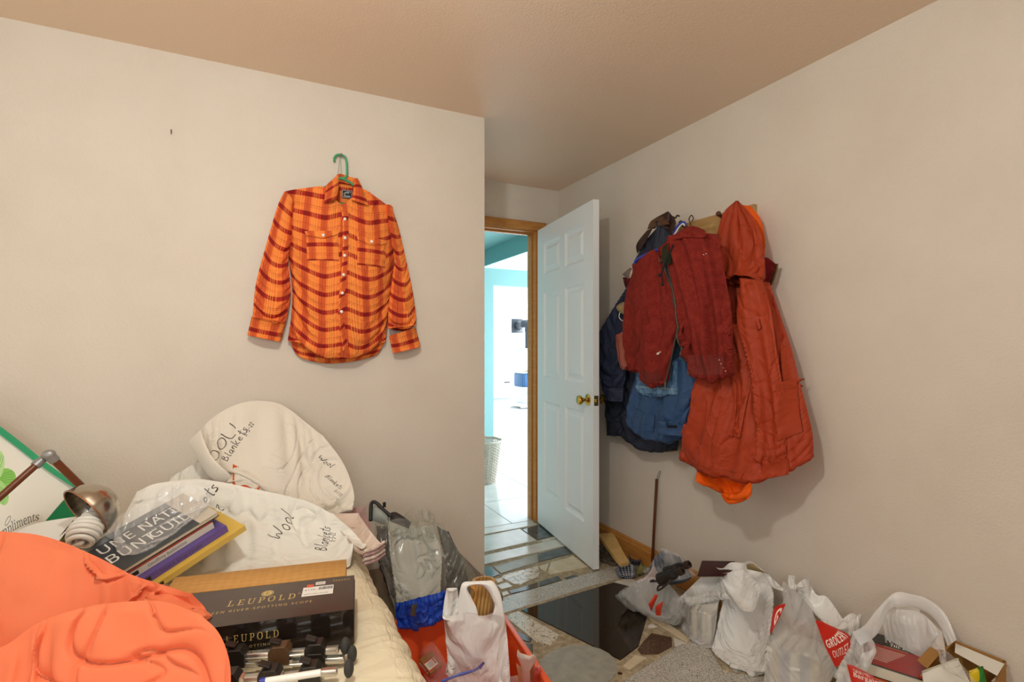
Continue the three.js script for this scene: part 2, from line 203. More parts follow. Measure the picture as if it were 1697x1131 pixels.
// a flat piece (pocket, flap, band) laid over a field, standing a little proud
function overlay(field, L, R, o = {}) {
  const { T, B, n = 14, m = 14, lift = 0.004, puff = 0, thick = 0.0025, smooth = false } = o, f = coons(L.map((p) => [p[0], p[1], 0]), R.map((p) => [p[0], p[1], 0]), T && T.map((p) => [p[0], p[1], 0]), B && B.map((p) => [p[0], p[1], 0]), smooth);
  const z = (u, v) => { const p = f(u, v), r = field.step * 0.8, h = Math.max(field.at(p[0], p[1]), (field.at(p[0] + r, p[1]) + field.at(p[0] - r, p[1]) + field.at(p[0], p[1] + r) + field.at(p[0], p[1] - r)) / 4); const out = [0, 0, 0]; out[field.ia] = p[0]; out[field.ib] = p[1]; out[field.ic] = h + lift + puff * Math.pow(Math.sin(PI * u) * Math.sin(PI * v), 0.5); return out; };
  if (globalThis.DBG) console.log('overlay', [[0, 0], [1, 0], [0, 1], [1, 1]].map(([u, v]) => z(u, v)[field.ic].toFixed(2)).join(' '), 'assumed', L[0][2], R[0][2]);
  const W = Math.hypot(L[0][0] - R[0][0], L[0][1] - R[0][1]), H = Math.hypot(L[0][0] - L[L.length - 1][0], L[0][1] - L[L.length - 1][1]), top = gridGeo(z, n, m, o.unit ? 1 : W, o.unit ? 1 : H);
  if (o.unit) { const uv = top.attributes.uv; for (let i = 0; i < uv.count; i++) uv.setY(i, 1 + uv.getY(i)); }
  if (!thick) return top;
  const rim = []; for (let i = 0; i <= n; i++) rim.push([i / n, 0]); for (let j = 1; j <= m; j++) rim.push([1, j / m]); for (let i = n - 1; i >= 0; i--) rim.push([i / n, 1]); for (let j = m - 1; j > 0; j--) rim.push([0, j / m]);
  const side = gridGeo((s, t) => { const q = rim[Math.round(s * rim.length) % rim.length], p = z(q[0], q[1]); p[field.ic] -= t * (thick + lift); return p; }, rim.length, 1);
  return mergeGeometries([top, side]);
}

// ---------------------------------------------------------------- the setting
const paint = phys(0xffffff, 0.5, { bumpMap: plasterBump, bumpScale: 0.0012, specularIntensity: 0.55 });
const wallTone = tex(512, (u, v) => { const k = fbm(u * 5, v * 5, 11, 5) * 5; return mixc([225, 214, 200], [220, 208, 193], 0.5 + k * 0.16); }, true, 0.5);
const wallPaint = paint.clone(); wallPaint.map = wallTone;
const ceilPaint = paint.clone(); ceilPaint.color.set(0xefd6be); ceilPaint.roughness = 0.42;
const teal = paint.clone(); teal.color.setRGB(0.27, 0.49, 0.48);
const whitePaint = paint.clone(); whitePaint.color.set(0xeef2f2);
const woodTex = (a, b, s, streak) => tex(512, (u, v) => { const g = fbm(u * s * 0.6, v * s * streak, 4, 4), r = Math.sin((v * s * 0.9 + 2.2 * fbm(u * 1.3, v * 2.2, 6, 3)) * 9); return mixc(a, b, 0.45 + 0.55 * g + 0.1 * r); }, true, 1.6);
const pine = phys(0xffffff, 0.42, { map: woodTex([206, 146, 76], [180, 116, 54], 4, 9) });
const XR = 1.984, ZL = -2.369, ZB = -3.25, HC = 2.35;
const wallWith = (shape, holes, depth) => { const s = new THREE.Shape(shape.map((p) => new THREE.Vector2(...p))); for (const h of holes) s.holes.push(new THREE.Path(h.map((p) => new THREE.Vector2(...p)))); return new THREE.ExtrudeGeometry(s, { depth, bevelEnabled: false }); };
const rect = (a, b, c, d) => [[a, c], [b, c], [b, d], [a, d]];

struct('ceiling', span(-2.7, XR + 0.12, HC, HC + 0.14, ZB - 0.12, 1.52), ceilPaint);
struct('wall_left', span(-2.7, 1.026, 0, HC, ZL - 0.12, ZL), wallPaint);
struct('wall_alcove', span(0.78, 0.9, 0, HC, ZB, ZL - 0.12), wallPaint);
struct('wall_right', span(XR, XR + 0.12, 0, HC, ZB - 0.12, 1.4), wallPaint);
{ const g = wallWith([[0.78, 0], [0.975, 0], [0.975, 2.055], [1.815, 2.055], [1.815, 0], [XR, 0], [XR, HC], [0.78, HC]], [], 0.12); g.translate(0, 0, ZB - 0.12); struct('wall_back', boxUV(g), wallPaint); }
{ const g = wallWith(rect(-1.4, 2.37, 0, HC), [rect(0.15, 1.55, 0.95, 2.1)], 0.15); g.rotateY(PI / 2); g.translate(-2.7, 0, 0); struct('wall_side', boxUV(g), wallPaint); }
{ const g = wallWith(rect(-2.7, XR + 0.12, 0, HC), [rect(-1.5, 0.1, 0.95, 2.1)], 0.12); g.translate(0, 0, 1.4); struct('wall_rear', boxUV(g), wallPaint); }
// the window behind the photographer
const whiteGloss = phys(0xeeeae0, 0.35);
function windowUnit(name, cx, cy, cz, ry, w, h, power, cols = 2, color = DAYLIGHT.color) {
  const o = new THREE.Group(); o.name = name; o.position.set(cx, cy, cz); o.rotation.y = ry; o.userData.kind = 'structure'; scene.add(o);
  const f = (a, b, c, d) => span(a, b, c, d, -0.03, 0.03, 0.006);
  part('window_frame', merge([f(-w / 2, w / 2, h / 2 - 0.05, h / 2), f(-w / 2, w / 2, -h / 2, -h / 2 + 0.05), f(-w / 2, -w / 2 + 0.05, -h / 2 + 0.05, h / 2 - 0.05), f(w / 2 - 0.05, w / 2, -h / 2 + 0.05, h / 2 - 0.05)]), whiteGloss, o);
  for (let k = 1; k < cols; k++) { const x = -w / 2 + w * k / cols; part('mullion', f(x - 0.02, x + 0.02, -h / 2 + 0.05, h / 2 - 0.05), whiteGloss, o); }
  part('window_glass', span(-w / 2 + 0.05, w / 2 - 0.05, -h / 2 + 0.05, h / 2 - 0.05, -0.004, 0.004), phys(0xffffff, 0.0, { transmission: 1, thickness: 0 }), o);
  const l = new THREE.RectAreaLight(new THREE.Color().setRGB(...color), power, w - 0.1, h - 0.1); l.name = 'window daylight'; l.position.set(0, 0, 0.05); l.rotation.y = PI; o.add(l);
  return o;
}
windowUnit('window_1', -0.7, 1.525, 1.45, PI, 1.6, 1.15, DAYLIGHT.room, 2, DAYLIGHT.roomColor);

windowUnit('window_4', -2.62, 1.525, -0.85, PI / 2, 1.4, 1.15, DAYLIGHT.side, 2, DAYLIGHT.roomColor);

// door casing of pine with a rebate
{ const t = new THREE.Group(); t.name = 'trim_1'; t.userData.kind = 'structure'; scene.add(t);
  const c = (a, b, d, e) => span(a, b, d, e, ZB, ZB + 0.018, 0.004);
  part('casing_head', c(0.912, 1.878, 2.043, 2.105), pine, t); part('casing_side', c(0.912, 0.987, 0, 2.043), pine, t); part('casing_side', c(1.806, 1.878, 0, 2.043), pine, t);
  part('jamb', span(1.797, 1.815, 0, 2.043, ZB - 0.12, ZB + 0.004, 0.002), pine, t); part('jamb', span(0.975, 0.993, 0, 2.043, ZB - 0.12, ZB + 0.004, 0.002), pine, t); part('jamb_head', span(0.993, 1.797, 2.034, 2.055, ZB - 0.12, ZB + 0.004, 0.002), pine, t);
  part('door_stop', span(1.785, 1.797, 0, 2.034, ZB - 0.075, ZB - 0.04, 0.002), pine, t); part('door_stop', span(0.993, 1.785, 2.022, 2.034, ZB - 0.075, ZB - 0.04, 0.002), pine, t);
}
{ const b = struct('baseboard_right', (() => { const s = new THREE.Shape([[0, 0], [0.016, 0], [0.016, 0.095], [0.011, 0.104], [0.011, 0.112], [0.005, 0.12], [0, 0.12]].map((p) => new THREE.Vector2(...p))); const g = new THREE.ExtrudeGeometry(s, { depth: 4.6, bevelEnabled: false }); g.rotateY(PI); g.translate(XR, 0, 1.35); const q = boxUV(g), uv = q.attributes.uv; return q; })(), pine); }
{ const o = new THREE.Group(); o.name = 'baseboard_left'; o.userData.kind = 'structure'; scene.add(o); part('board', span(-2.5, 1.026, 0, 0.12, ZL, ZL + 0.014, 0.003), pine, o); }

// the six-panel door, swung wide into the room
{ const D = new THREE.Group(); D.name = 'door_1'; D.userData.kind = 'structure'; D.userData.label = 'white six-panel door swung open against the right wall'; scene.add(D);
  const hx = 1.812, hz = -3.209, ang = Math.atan2(-2.387 + 3.209, 1.7 - 1.812), W = 0.83, H = 2.03, t = 0.036;
  D.position.set(hx, 0.01, hz); D.rotation.y = -ang;                      // local x runs from hinge to free edge; local +z faces the hall side
  const doorPaint = phys(0xedf0f1, 0.33, { bumpMap: tex(512, (u, v) => cl8(128 + 120 * fbm(u * 38, v * 2.2, 9, 3)), false, 2), bumpScale: 0.0005 });
  const cols = [[0.11, 0.375], [0.455, 0.72]], rows = [[0.225, 0.855], [1.015, 1.585], [1.71, 1.92]], holes = [];
  for (const [a, b] of cols) for (const [c, d] of rows) holes.push([a, b, c, d]);
  const g = wallWith(rect(0, W, 0, H), holes.map((h) => rect(...h)), t); g.translate(0, 0, -t / 2); part('door_leaf', boxUV(g), doorPaint, D);
  for (const [a, b, c, d] of holes) {                                      // a raised field inside a moulded groove, on both faces
    const lv = [[0, 0], [0.012, 0.009], [0.02, 0.011], [0.03, 0.011], [0.05, 0.003]], mk = (s) => { const P = [], I = []; lv.forEach(([k, e]) => { for (const [x, y] of [[a + k, c + k], [b - k, c + k], [b - k, d - k], [a + k, d - k]]) P.push(x, y, s * (t / 2 - e)); }); for (let r = 0; r < lv.length - 1; r++) for (let q = 0; q < 4; q++) { const i = r * 4 + q, j = r * 4 + (q + 1) % 4; I.push(i, j, i + 4, j, j + 4, i + 4); } const e = (lv.length - 1) * 4; I.push(e, e + 1, e + 2, e, e + 2, e + 3); const q = new THREE.BufferGeometry(); q.setAttribute('position', new THREE.Float32BufferAttribute(P, 3)); q.setIndex(I); return boxUV(q); };
    part('door_panel', merge([mk(1), mk(-1)]), doorPaint, D);
  }
  const brass = std(0xd8b25a, 0.16, { metalness: 1 }), ky = 0.925, kx = W - 0.062;
  const knob = (s) => { const q = lathe([[0.0001, 0], [0.032, 0], [0.033, 0.004], [0.026, 0.009], [0.013, 0.012], [0.0115, 0.03], [0.018, 0.036], [0.026, 0.044], [0.0275, 0.053], [0.024, 0.062], [0.014, 0.067], [0.0001, 0.068]]); q.rotateX(s * PI / 2); q.translate(kx, ky, s * t / 2); return q; };
  const glassy = part('door_knob', knob(1), brass, D, 'brass door knob'); part('door_knob', knob(-1), brass, D, 'brass door knob');
  part('latch_plate', span(W - 0.001, W + 0.0015, ky - 0.028, ky + 0.028, -0.013, 0.013), brass, D, 'brass latch plate'); part('latch_bolt', span(W, W + 0.011, ky - 0.008, ky + 0.008, -0.007, 0.006, 0.002), brass, D);
  for (const y of [0.2, 1.02, 1.82]) part('hinge', merge([rod([0, y - 0.045, -t / 2 - 0.005], [0, y + 0.045, -t / 2 - 0.005], 0.006), span(-0.001, 0.03, y - 0.044, y + 0.044, -t / 2 - 0.0015, -t / 2)]), brass, D);
}

// ---- hall and living room beyond the door
const ZH = -5.77;
struct('wall_hall_left', span(0.1, 0.22, 0, HC, ZH, ZB - 0.12), teal);
{ const s = new THREE.Shape([[0.1, 0], [2.617, 0], [2.617, 1.97], [4.6, 1.97], [4.6, HC], [0.1, HC]].map((p) => new THREE.Vector2(...p))); const q = new THREE.ExtrudeGeometry(s, { depth: 0.12, bevelEnabled: false }); q.translate(0, 0, ZH - 0.12); struct('wall_hall_end', boxUV(q), teal); }
{ const g = wallWith(rect(3.37, 5.77, 0, HC), [rect(3.75, 5.45, 0.3, 2.0)], 0.12); g.rotateY(PI / 2); g.translate(4.5, 0, 0); struct('wall_hall_right', boxUV(g), whitePaint); }
windowUnit('window_2', 4.56, 1.15, -4.6, -PI / 2, 1.7, 1.7, DAYLIGHT.hall);
struct('ceiling_hall', span(0.1, 2.47, HC, HC + 0.12, ZH, ZB - 0.12), teal);
struct('ceiling_soffit', span(2.45, 4.62, 2.167, HC + 0.12, ZH, ZB - 0.12), whitePaint);
struct('trim_2', span(2.438, 2.45, 2.165, HC, ZH, ZB - 0.12), teal);      // the painted face of the dropped ceiling
struct('wall_hall_near', span(XR + 0.12, 4.5, 0, HC, ZB - 0.12, ZB), teal);
struct('wall_living_far', span(-0.2, 8.6, 0, 2.6, -11.5, -11.38), whitePaint);
struct('wall_living_left', span(1.2, 1.32, 0, 2.6, -11.38, ZH - 0.12), whitePaint);
{ const g = wallWith([[ZH, 0], [-11.38, 0], [-11.38, 2.6], [ZH, 2.6]].map(([a, b]) => [-a, b]), [rect(7.2, 10.6, 0.3, 2.2)], 0.12); g.rotateY(PI / 2); g.translate(8.2, 0, 0); struct('wall_living_right', boxUV(g), whitePaint); }
windowUnit('window_3', 8.26, 1.25, -8.9, -PI / 2, 3.4, 1.9, DAYLIGHT.living, 3);
struct('wall_living_near', span(4.5, 8.32, 0, 2.6, ZH - 0.12, ZH), whitePaint);
struct('ceiling_living', span(1.2, 8.32, HC, HC + 0.12, -11.5, ZH - 0.12), whitePaint);
{ const d = thing('recessed_downlight', 'small round recessed light in the far white ceiling', 'light', [[5.087,2.35,-9.699]][0]); part('ring', lathe([[0.06, 0], [0.1, -0.004], [0.1, -0.012], [0.06, -0.008]]), whiteGloss, d); part('lens', lathe([[0.0001, -0.004], [0.06, -0.004], [0.06, 0]]), std(0xf4f6f6, 0.3), d); }

// ---- the ceiling globe that lights the bedroom (over the bed, above the frame)
{ const [x, y, z] = LAMP.at, o = thing('ceiling_lamp', 'round white globe ceiling lamp with brass collar fixed to the bedroom ceiling', 'lamp', [x, y, z]);
  const globe = new THREE.SphereGeometry(0.065, 32, 20); part('lamp_globe', globe, std(0xfff1da, 0.4, { emissive: new THREE.Color().setRGB(1, 0.85, 0.66), emissiveIntensity: 2.2 }), o);
  part('lamp_collar', lathe([[0.0001, HC - y], [0.06, HC - y], [0.062, HC - y - 0.02], [0.05, HC - y - 0.035], [0.02, HC - y - 0.04], [0.02, 0.085], [0.045, 0.075], [0.05, 0.055], [0.0001, 0.06]]), std(0xc7a24e, 0.25, { metalness: 1 }), o);
  const l = new THREE.PointLight(new THREE.Color().setRGB(...LAMP.color), LAMP.power); l.name = 'lamp bulb'; l.shadow.radius = 2.6; l.castShadow = true; o.add(l);
}

// ---- floors: a mosaic of stone offcuts set in mortar here, large white tiles beyond
const speck = (base, cols, f, seed) => tex(512, (u, v) => { let c = base; const q = fbm(u * f * 0.25, v * f * 0.25, seed, 2); cols.forEach(([col, th, k], i) => { const n = N3(u * f * k, v * f * k, seed + i * 7.3) * 0.7 + 0.3 * N3(u * f * k * 2.3, v * f * k * 2.3, seed + i * 3.1); if (n > th - q * 0.15) c = mixc(c, col, (n - th + q * 0.15) * 9); }); return c; }, true, 2);
const polished = (map, r = 0.12, o = {}) => phys(0xffffff, r, { map, specularIntensity: 1, ...o });
const stoneMats = {
  black: polished(speck([34, 23, 14], [[[66, 46, 24], 0.25, 1], [[120, 98, 66], 0.55, 2.2], [[10, 8, 7], 0.3, 1.4]], 60, 3), 0.05),
  salt: polished(speck([204, 200, 190], [[[140, 136, 128], 0.2, 1], [[44, 44, 46], 0.42, 1.3], [[240, 236, 226], 0.4, 0.8]], 84, 11), 0.2),
  speckle: polished(speck([222, 212, 194], [[[172, 150, 122], 0.36, 0.7], [[64, 56, 54], 0.42, 0.9], [[236, 230, 218], 0.4, 0.6]], 46, 21), 0.14),
  brown: polished(speck([74, 48, 30], [[[128, 84, 52], 0.2, 1], [[30, 22, 18], 0.3, 1.2], [[156, 112, 76], 0.55, 1.5]], 90, 31), 0.14),
  cream: polished(tex(256, (u, v) => mixc([226, 212, 186], [205, 186, 154], 0.5 + 0.9 * fbm(u * 4, v * 4, 41, 5)), true, 2), 0.22),
  white: polished(tex(256, (u, v) => mixc([232, 228, 220], [214, 208, 198], 0.5 + 0.8 * fbm(u * 3, v * 3, 51, 5)), true, 2), 0.16),
  marble: polished(tex(512, (u, v) => { const n = Math.abs(fbm(u * 7, v * 7, 61, 5)); return mixc([128, 116, 104], [226, 216, 200], clamp(n * 7 + 0.35 * fbm(u * 20, v * 20, 66, 2), 0, 1)); }, true, 2), 0.2),
  slate: polished(tex(256, (u, v) => mixc([70, 74, 76], [98, 100, 98], 0.5 + fbm(u * 6, v * 6, 71, 4)), true, 2), 0.1),
  grey: polished(tex(512, (u, v) => mixc([150, 150, 140], [176, 172, 158], 0.5 + 0.8 * fbm(u * 9, v * 9, 81, 5) + (N3(u * 60, v * 60, 4) > 0.72 ? -0.5 : 0)), true, 2), 0.42),
};
const mortar = phys(0xffffff, 0.85, { map: tex(512, (u, v) => { const n = fbm(u * 14, v * 14, 91, 5), s = N3(u * 60, v * 60, 92); return mixc([150, 134, 108], [190, 174, 144], 0.5 + n + (s > 0.62 ? -0.5 : s < -0.6 ? 0.4 : 0)); }, true, 2), bumpMap: plasterBump, bumpScale: 0.002 });
const floor = struct('floor', span(-2.7, XR + 0.12, -0.15, -0.004, ZB - 0.06, 1.52), mortar);
function slab(kind, pts, th = 0.004) {
  const s = new THREE.Shape(pts.map(([x, z]) => new THREE.Vector2(x, -z))); const g = new THREE.ExtrudeGeometry(s, { depth: 0.012, bevelEnabled: true, bevelThickness: 0.0015, bevelSize: 0.0015, bevelOffset: -0.0015, bevelSegments: 2 }); g.rotateX(-PI / 2); g.translate(0, -0.0135 + rnd(-0.0004, 0.0004), 0);
  return part('stone_slab', boxUV(g), stoneMats[kind], floor);
}
const ring = (kind, P) => slab(kind, P);
slab('white', [[1.11,-3.132],[1.372,-3.152],[1.633,-3.172],[1.631,-2.941],[1.267,-2.909],[1.024,-2.889]]);
slab('white', [[0.99, -3.178], [1.62, -3.186], [1.78, -3.2], [1.79, -3.285], [0.99, -3.285]]);
slab('slate', [[1.642,-3.151],[1.814,-3.194],[1.786,-2.956],[1.638,-2.94]]);
slab('white', [[1.004,-2.833],[1.246,-2.861],[1.769,-2.896],[1.746,-2.781],[1.196,-2.747],[.967,-2.73]]);
slab('slate', [[1.537,-2.743],[1.736,-2.766],[1.719,-2.658],[1.481,-2.639]]);
slab('grey', [[1.219,-2.691],[1.527,-2.74],[1.474,-2.638],[1.224,-2.596]]);
slab('slate', [[1.043,-2.692],[1.211,-2.711],[1.208,-2.585],[1.115,-2.561],[.986,-2.544]]);
slab('marble', [[1.226,-2.569],[1.452,-2.592],[1.383,-2.459],[1.325,-2.457],[1.259,-2.428],[1.23,-2.443],[1.2,-2.546]]);
slab('cream', [[1.453,-2.584],[1.526,-2.598],[1.458,-2.511],[1.442,-2.539]]);
slab('cream', [[1.535,-2.596],[1.705,-2.623],[1.698,-2.46],[1.451,-2.466],[1.456,-2.494]]);
slab('slate', [[1.169,-2.391],[1.346,-2.411],[1.32,-2.359],[1.165,-2.36]]);
slab('slate', [[1.36,-2.415],[1.481,-2.43],[1.476,-2.382],[1.331,-2.365]]);
slab('slate', [[1.505,-2.398],[1.569,-2.403],[1.582,-2.38],[1.503,-2.376]]);
slab('white', [[1.142,-2.473],[1.205,-2.483],[1.208,-2.43],[1.145,-2.423]]);
slab('cream', [[1.164,-2.545],[1.202,-2.543],[1.196,-2.508],[1.155,-2.496]]);
slab('white', [[1.131,-2.393],[1.16,-2.398],[1.158,-2.364],[1.118,-2.356]]);
slab('cream', [[1.079,-2.478],[1.129,-2.493],[1.122,-2.4],[1.039,-2.386]]);
slab('salt', [[.975,-2.314],[1.137,-2.343],[1.843,-2.397],[2.025,-2.411],[1.938,-2.282],[1.764,-2.268],[1.605,-2.256],[1.049,-2.202],[.921,-2.186]]);
slab('black', [[1.137,-2.193],[1.703,-2.234],[1.745,-2.166],[1.642,-1.899],[1.433,-1.714],[1.306,-1.671]]);
slab('white', [[1.708,-2.236],[1.809,-2.244],[1.829,-2.171],[1.758,-2.158]]);
slab('speckle', [[1.043,-2.173],[1.119,-2.193],[1.185,-1.929],[1.111,-1.879],[1.071,-1.931]]);
slab('slate', [[1.015,-2.116],[1.066,-1.956],[1.045,-1.938],[1.01,-1.991],[1,-2.057]]);
slab('slate', [[.984,-1.969],[1.05,-1.921],[1.018,-1.862],[.999,-1.86]]);
slab('grey', [...Array(20).keys()].map((k) => k / 20 * 2 * PI).map((a, i, all) => { const c = [[1.129,-1.703],[.992,-1.771],[1.265,-1.636],[1.214,-1.832],[1.055,-1.592]]; const ex = (c[2][0] - c[1][0]) / 2, ez = (c[2][1] - c[1][1]) / 2, fx = (c[3][0] - c[4][0]) / 2, fz = (c[3][1] - c[4][1]) / 2, ox = (c[3][0] + c[4][0]) / 2, oz = (c[3][1] + c[4][1]) / 2; return [ox + ex * Math.cos(a) + fx * Math.sin(a), oz + ez * Math.cos(a) + fz * Math.sin(a)]; }));
slab('cream', [[1.291,-1.636],[1.378,-1.671],[1.41,-1.636],[1.297,-1.605]]);
slab('brown', [[1.412,-1.696],[1.47,-1.731],[1.548,-1.767],[1.602,-1.703],[1.557,-1.653],[1.468,-1.637],[1.406,-1.665]]);
slab('cream', [[1.622,-1.865],[1.673,-1.89],[1.661,-1.659],[1.633,-1.647]]);
slab('white', [[1.606,-1.698],[1.627,-1.641],[1.565,-1.646]]);
slab('white', [[1.571,-1.821],[1.601,-1.827],[1.607,-1.797],[1.565,-1.804]]);
slab('salt', [[1.247,-1.564],[1.595,-1.645],[1.658,-1.636],[1.675,-1.563],[1.608,-1.434],[1.731,-1.341],[1.469,-1.138],[1.037,-1.352]]);
slab('marble', [[1.789,-1.98],[1.921,-1.981],[1.856,-1.822],[1.696,-1.681],[1.704,-1.81]]);
slab('cream', [[1.853,-2.552],[2.023,-2.566],[2.007,-2.44],[1.839,-2.41]]);
slab('marble', [[1.662,-2.925],[1.768,-2.94],[1.772,-2.907],[1.645,-2.895]]);
for (let i = 0; i < 26; i++) {                                            // small chips of stone in the mortar round the big slab
  const [x, z] = i < 16 ? [lerp(1.05, 1.42, i / 16) + rnd(-0.02, 0.05), -1.62 + rnd(-0.03, 0.1) + i * 0.004] : [rnd(1.5, 1.75), rnd(-1.5, -1.35)];
  const r = rnd(0.008, 0.02), a0 = rnd(0, 6); part('stone_chip', boxUV((() => { const g = new THREE.ExtrudeGeometry(new THREE.Shape(Array.from({ length: 6 }, (_, k) => new THREE.Vector2(x + r * rnd(0.6, 1.1) * Math.cos(a0 + k), -z + r * rnd(0.6, 1.1) * Math.sin(a0 + k)))), { depth: 0.006, bevelEnabled: false }); g.rotateX(-PI / 2); g.translate(0, -0.0085, 0); return g; })()), stoneMats[['cream', 'speckle', 'salt', 'brown', 'white'][i % 5]], floor);
}
const grout = std(0x8f9496, 0.8);
const floorHall = struct('floor_hall', span(-0.2, 8.4, -0.15, -0.004, -11.5, ZB - 0.06), grout);
{ const w = 0.5355, g = boxUVkeep(boxUV(new RoundedBoxGeometry(w, 0.012, w, 1, 0.002))), mats = [0, 1, 2].map((k) => phys(0xffffff, 0.14, { map: tex(256, (u, v) => mixc([226, 226, 220], [208, 208, 202], 0.5 + 0.8 * fbm(u * 4 + k, v * 4, 95 + k, 5)), true, 1.5) }));
  for (let i = 0; i < 11; i++) for (let j = 0; j < 14; j++) { const x = 1.095 + 0.27 + (i - 1) * 0.54, z = -3.29 - 0.27 - j * 0.54; const t = part('floor_tile', g, mats[(i * 5 + j * 3) % 3], floorHall); t.position.set(x, -0.006, z); }
}

// ---------------------------------------------------------------- things hung on the walls
// a stiff piece of cloth between two edges given with their own depth
function panel3(L, R, o = {}) {
  const { T, B, n = 14, m = 14, puff = 0, thick = 0.003, smooth = true, nrm = [0, 0, 1] } = o, f = coons(L, R, T, B, smooth);
  const z = (u, v) => { const p = f(u, v), k = puff * Math.pow(Math.max(0, Math.sin(PI * u) * Math.sin(PI * v)), 0.6); return [p[0] + nrm[0] * k, p[1] + nrm[1] * k, p[2] + nrm[2] * k]; };
  const d = (a, b) => Math.hypot(a[0] - b[0], a[1] - b[1], a[2] - b[2]), W = o.unit ? 1 : d(f(0, 0.5), f(1, 0.5)), H = o.unit ? 1 : d(f(0.5, 0), f(0.5, 1)), top = gridGeo(z, n, m, W, H);
  if (o.unit) { const uv = top.attributes.uv; for (let i = 0; i < uv.count; i++) uv.setY(i, 1 + uv.getY(i)); }
  const rim = []; for (let i = 0; i <= n; i++) rim.push([i / n, 0]); for (let j = 1; j <= m; j++) rim.push([1, j / m]); for (let i = n - 1; i >= 0; i--) rim.push([i / n, 1]); for (let j = m - 1; j > 0; j--) rim.push([0, j / m]);
  const low = (u, v) => { const p = z(u, v); return p.map((a, k) => a - nrm[k] * thick); };
  const side = gridGeo((s, t) => { const q = rim[Math.round(s * rim.length) % rim.length]; return t ? low(q[0], q[1]) : z(q[0], q[1]); }, rim.length, 1), back = gridGeo(low, n, m, W, H, true);
  return mergeGeometries([top, side, back]);
}
// where garments hang: a thing on a wall with its own frame (along the wall, up, out of the wall)
function hung(name, label, category, wall, at, group) { const o = wall === 'right' ? thing(name, label, category, [XR, at[1], at[0]], -PI / 2, group) : thing(name, label, category, [at[0], at[1], ZL], 0, group); o.userData.at = undefined; o.off = at; return o; }
const wp = (o, name, geo, mat, label) => { geo = geo.clone(); geo.translate(-o.off[0], -o.off[1], 0); return part(name, geo, mat, o, label); };
const wallField = (field, eps = 0.005) => (x, y, z) => { const h = field.at(x, y) + eps; return z < h ? [x, y, h] : null; };

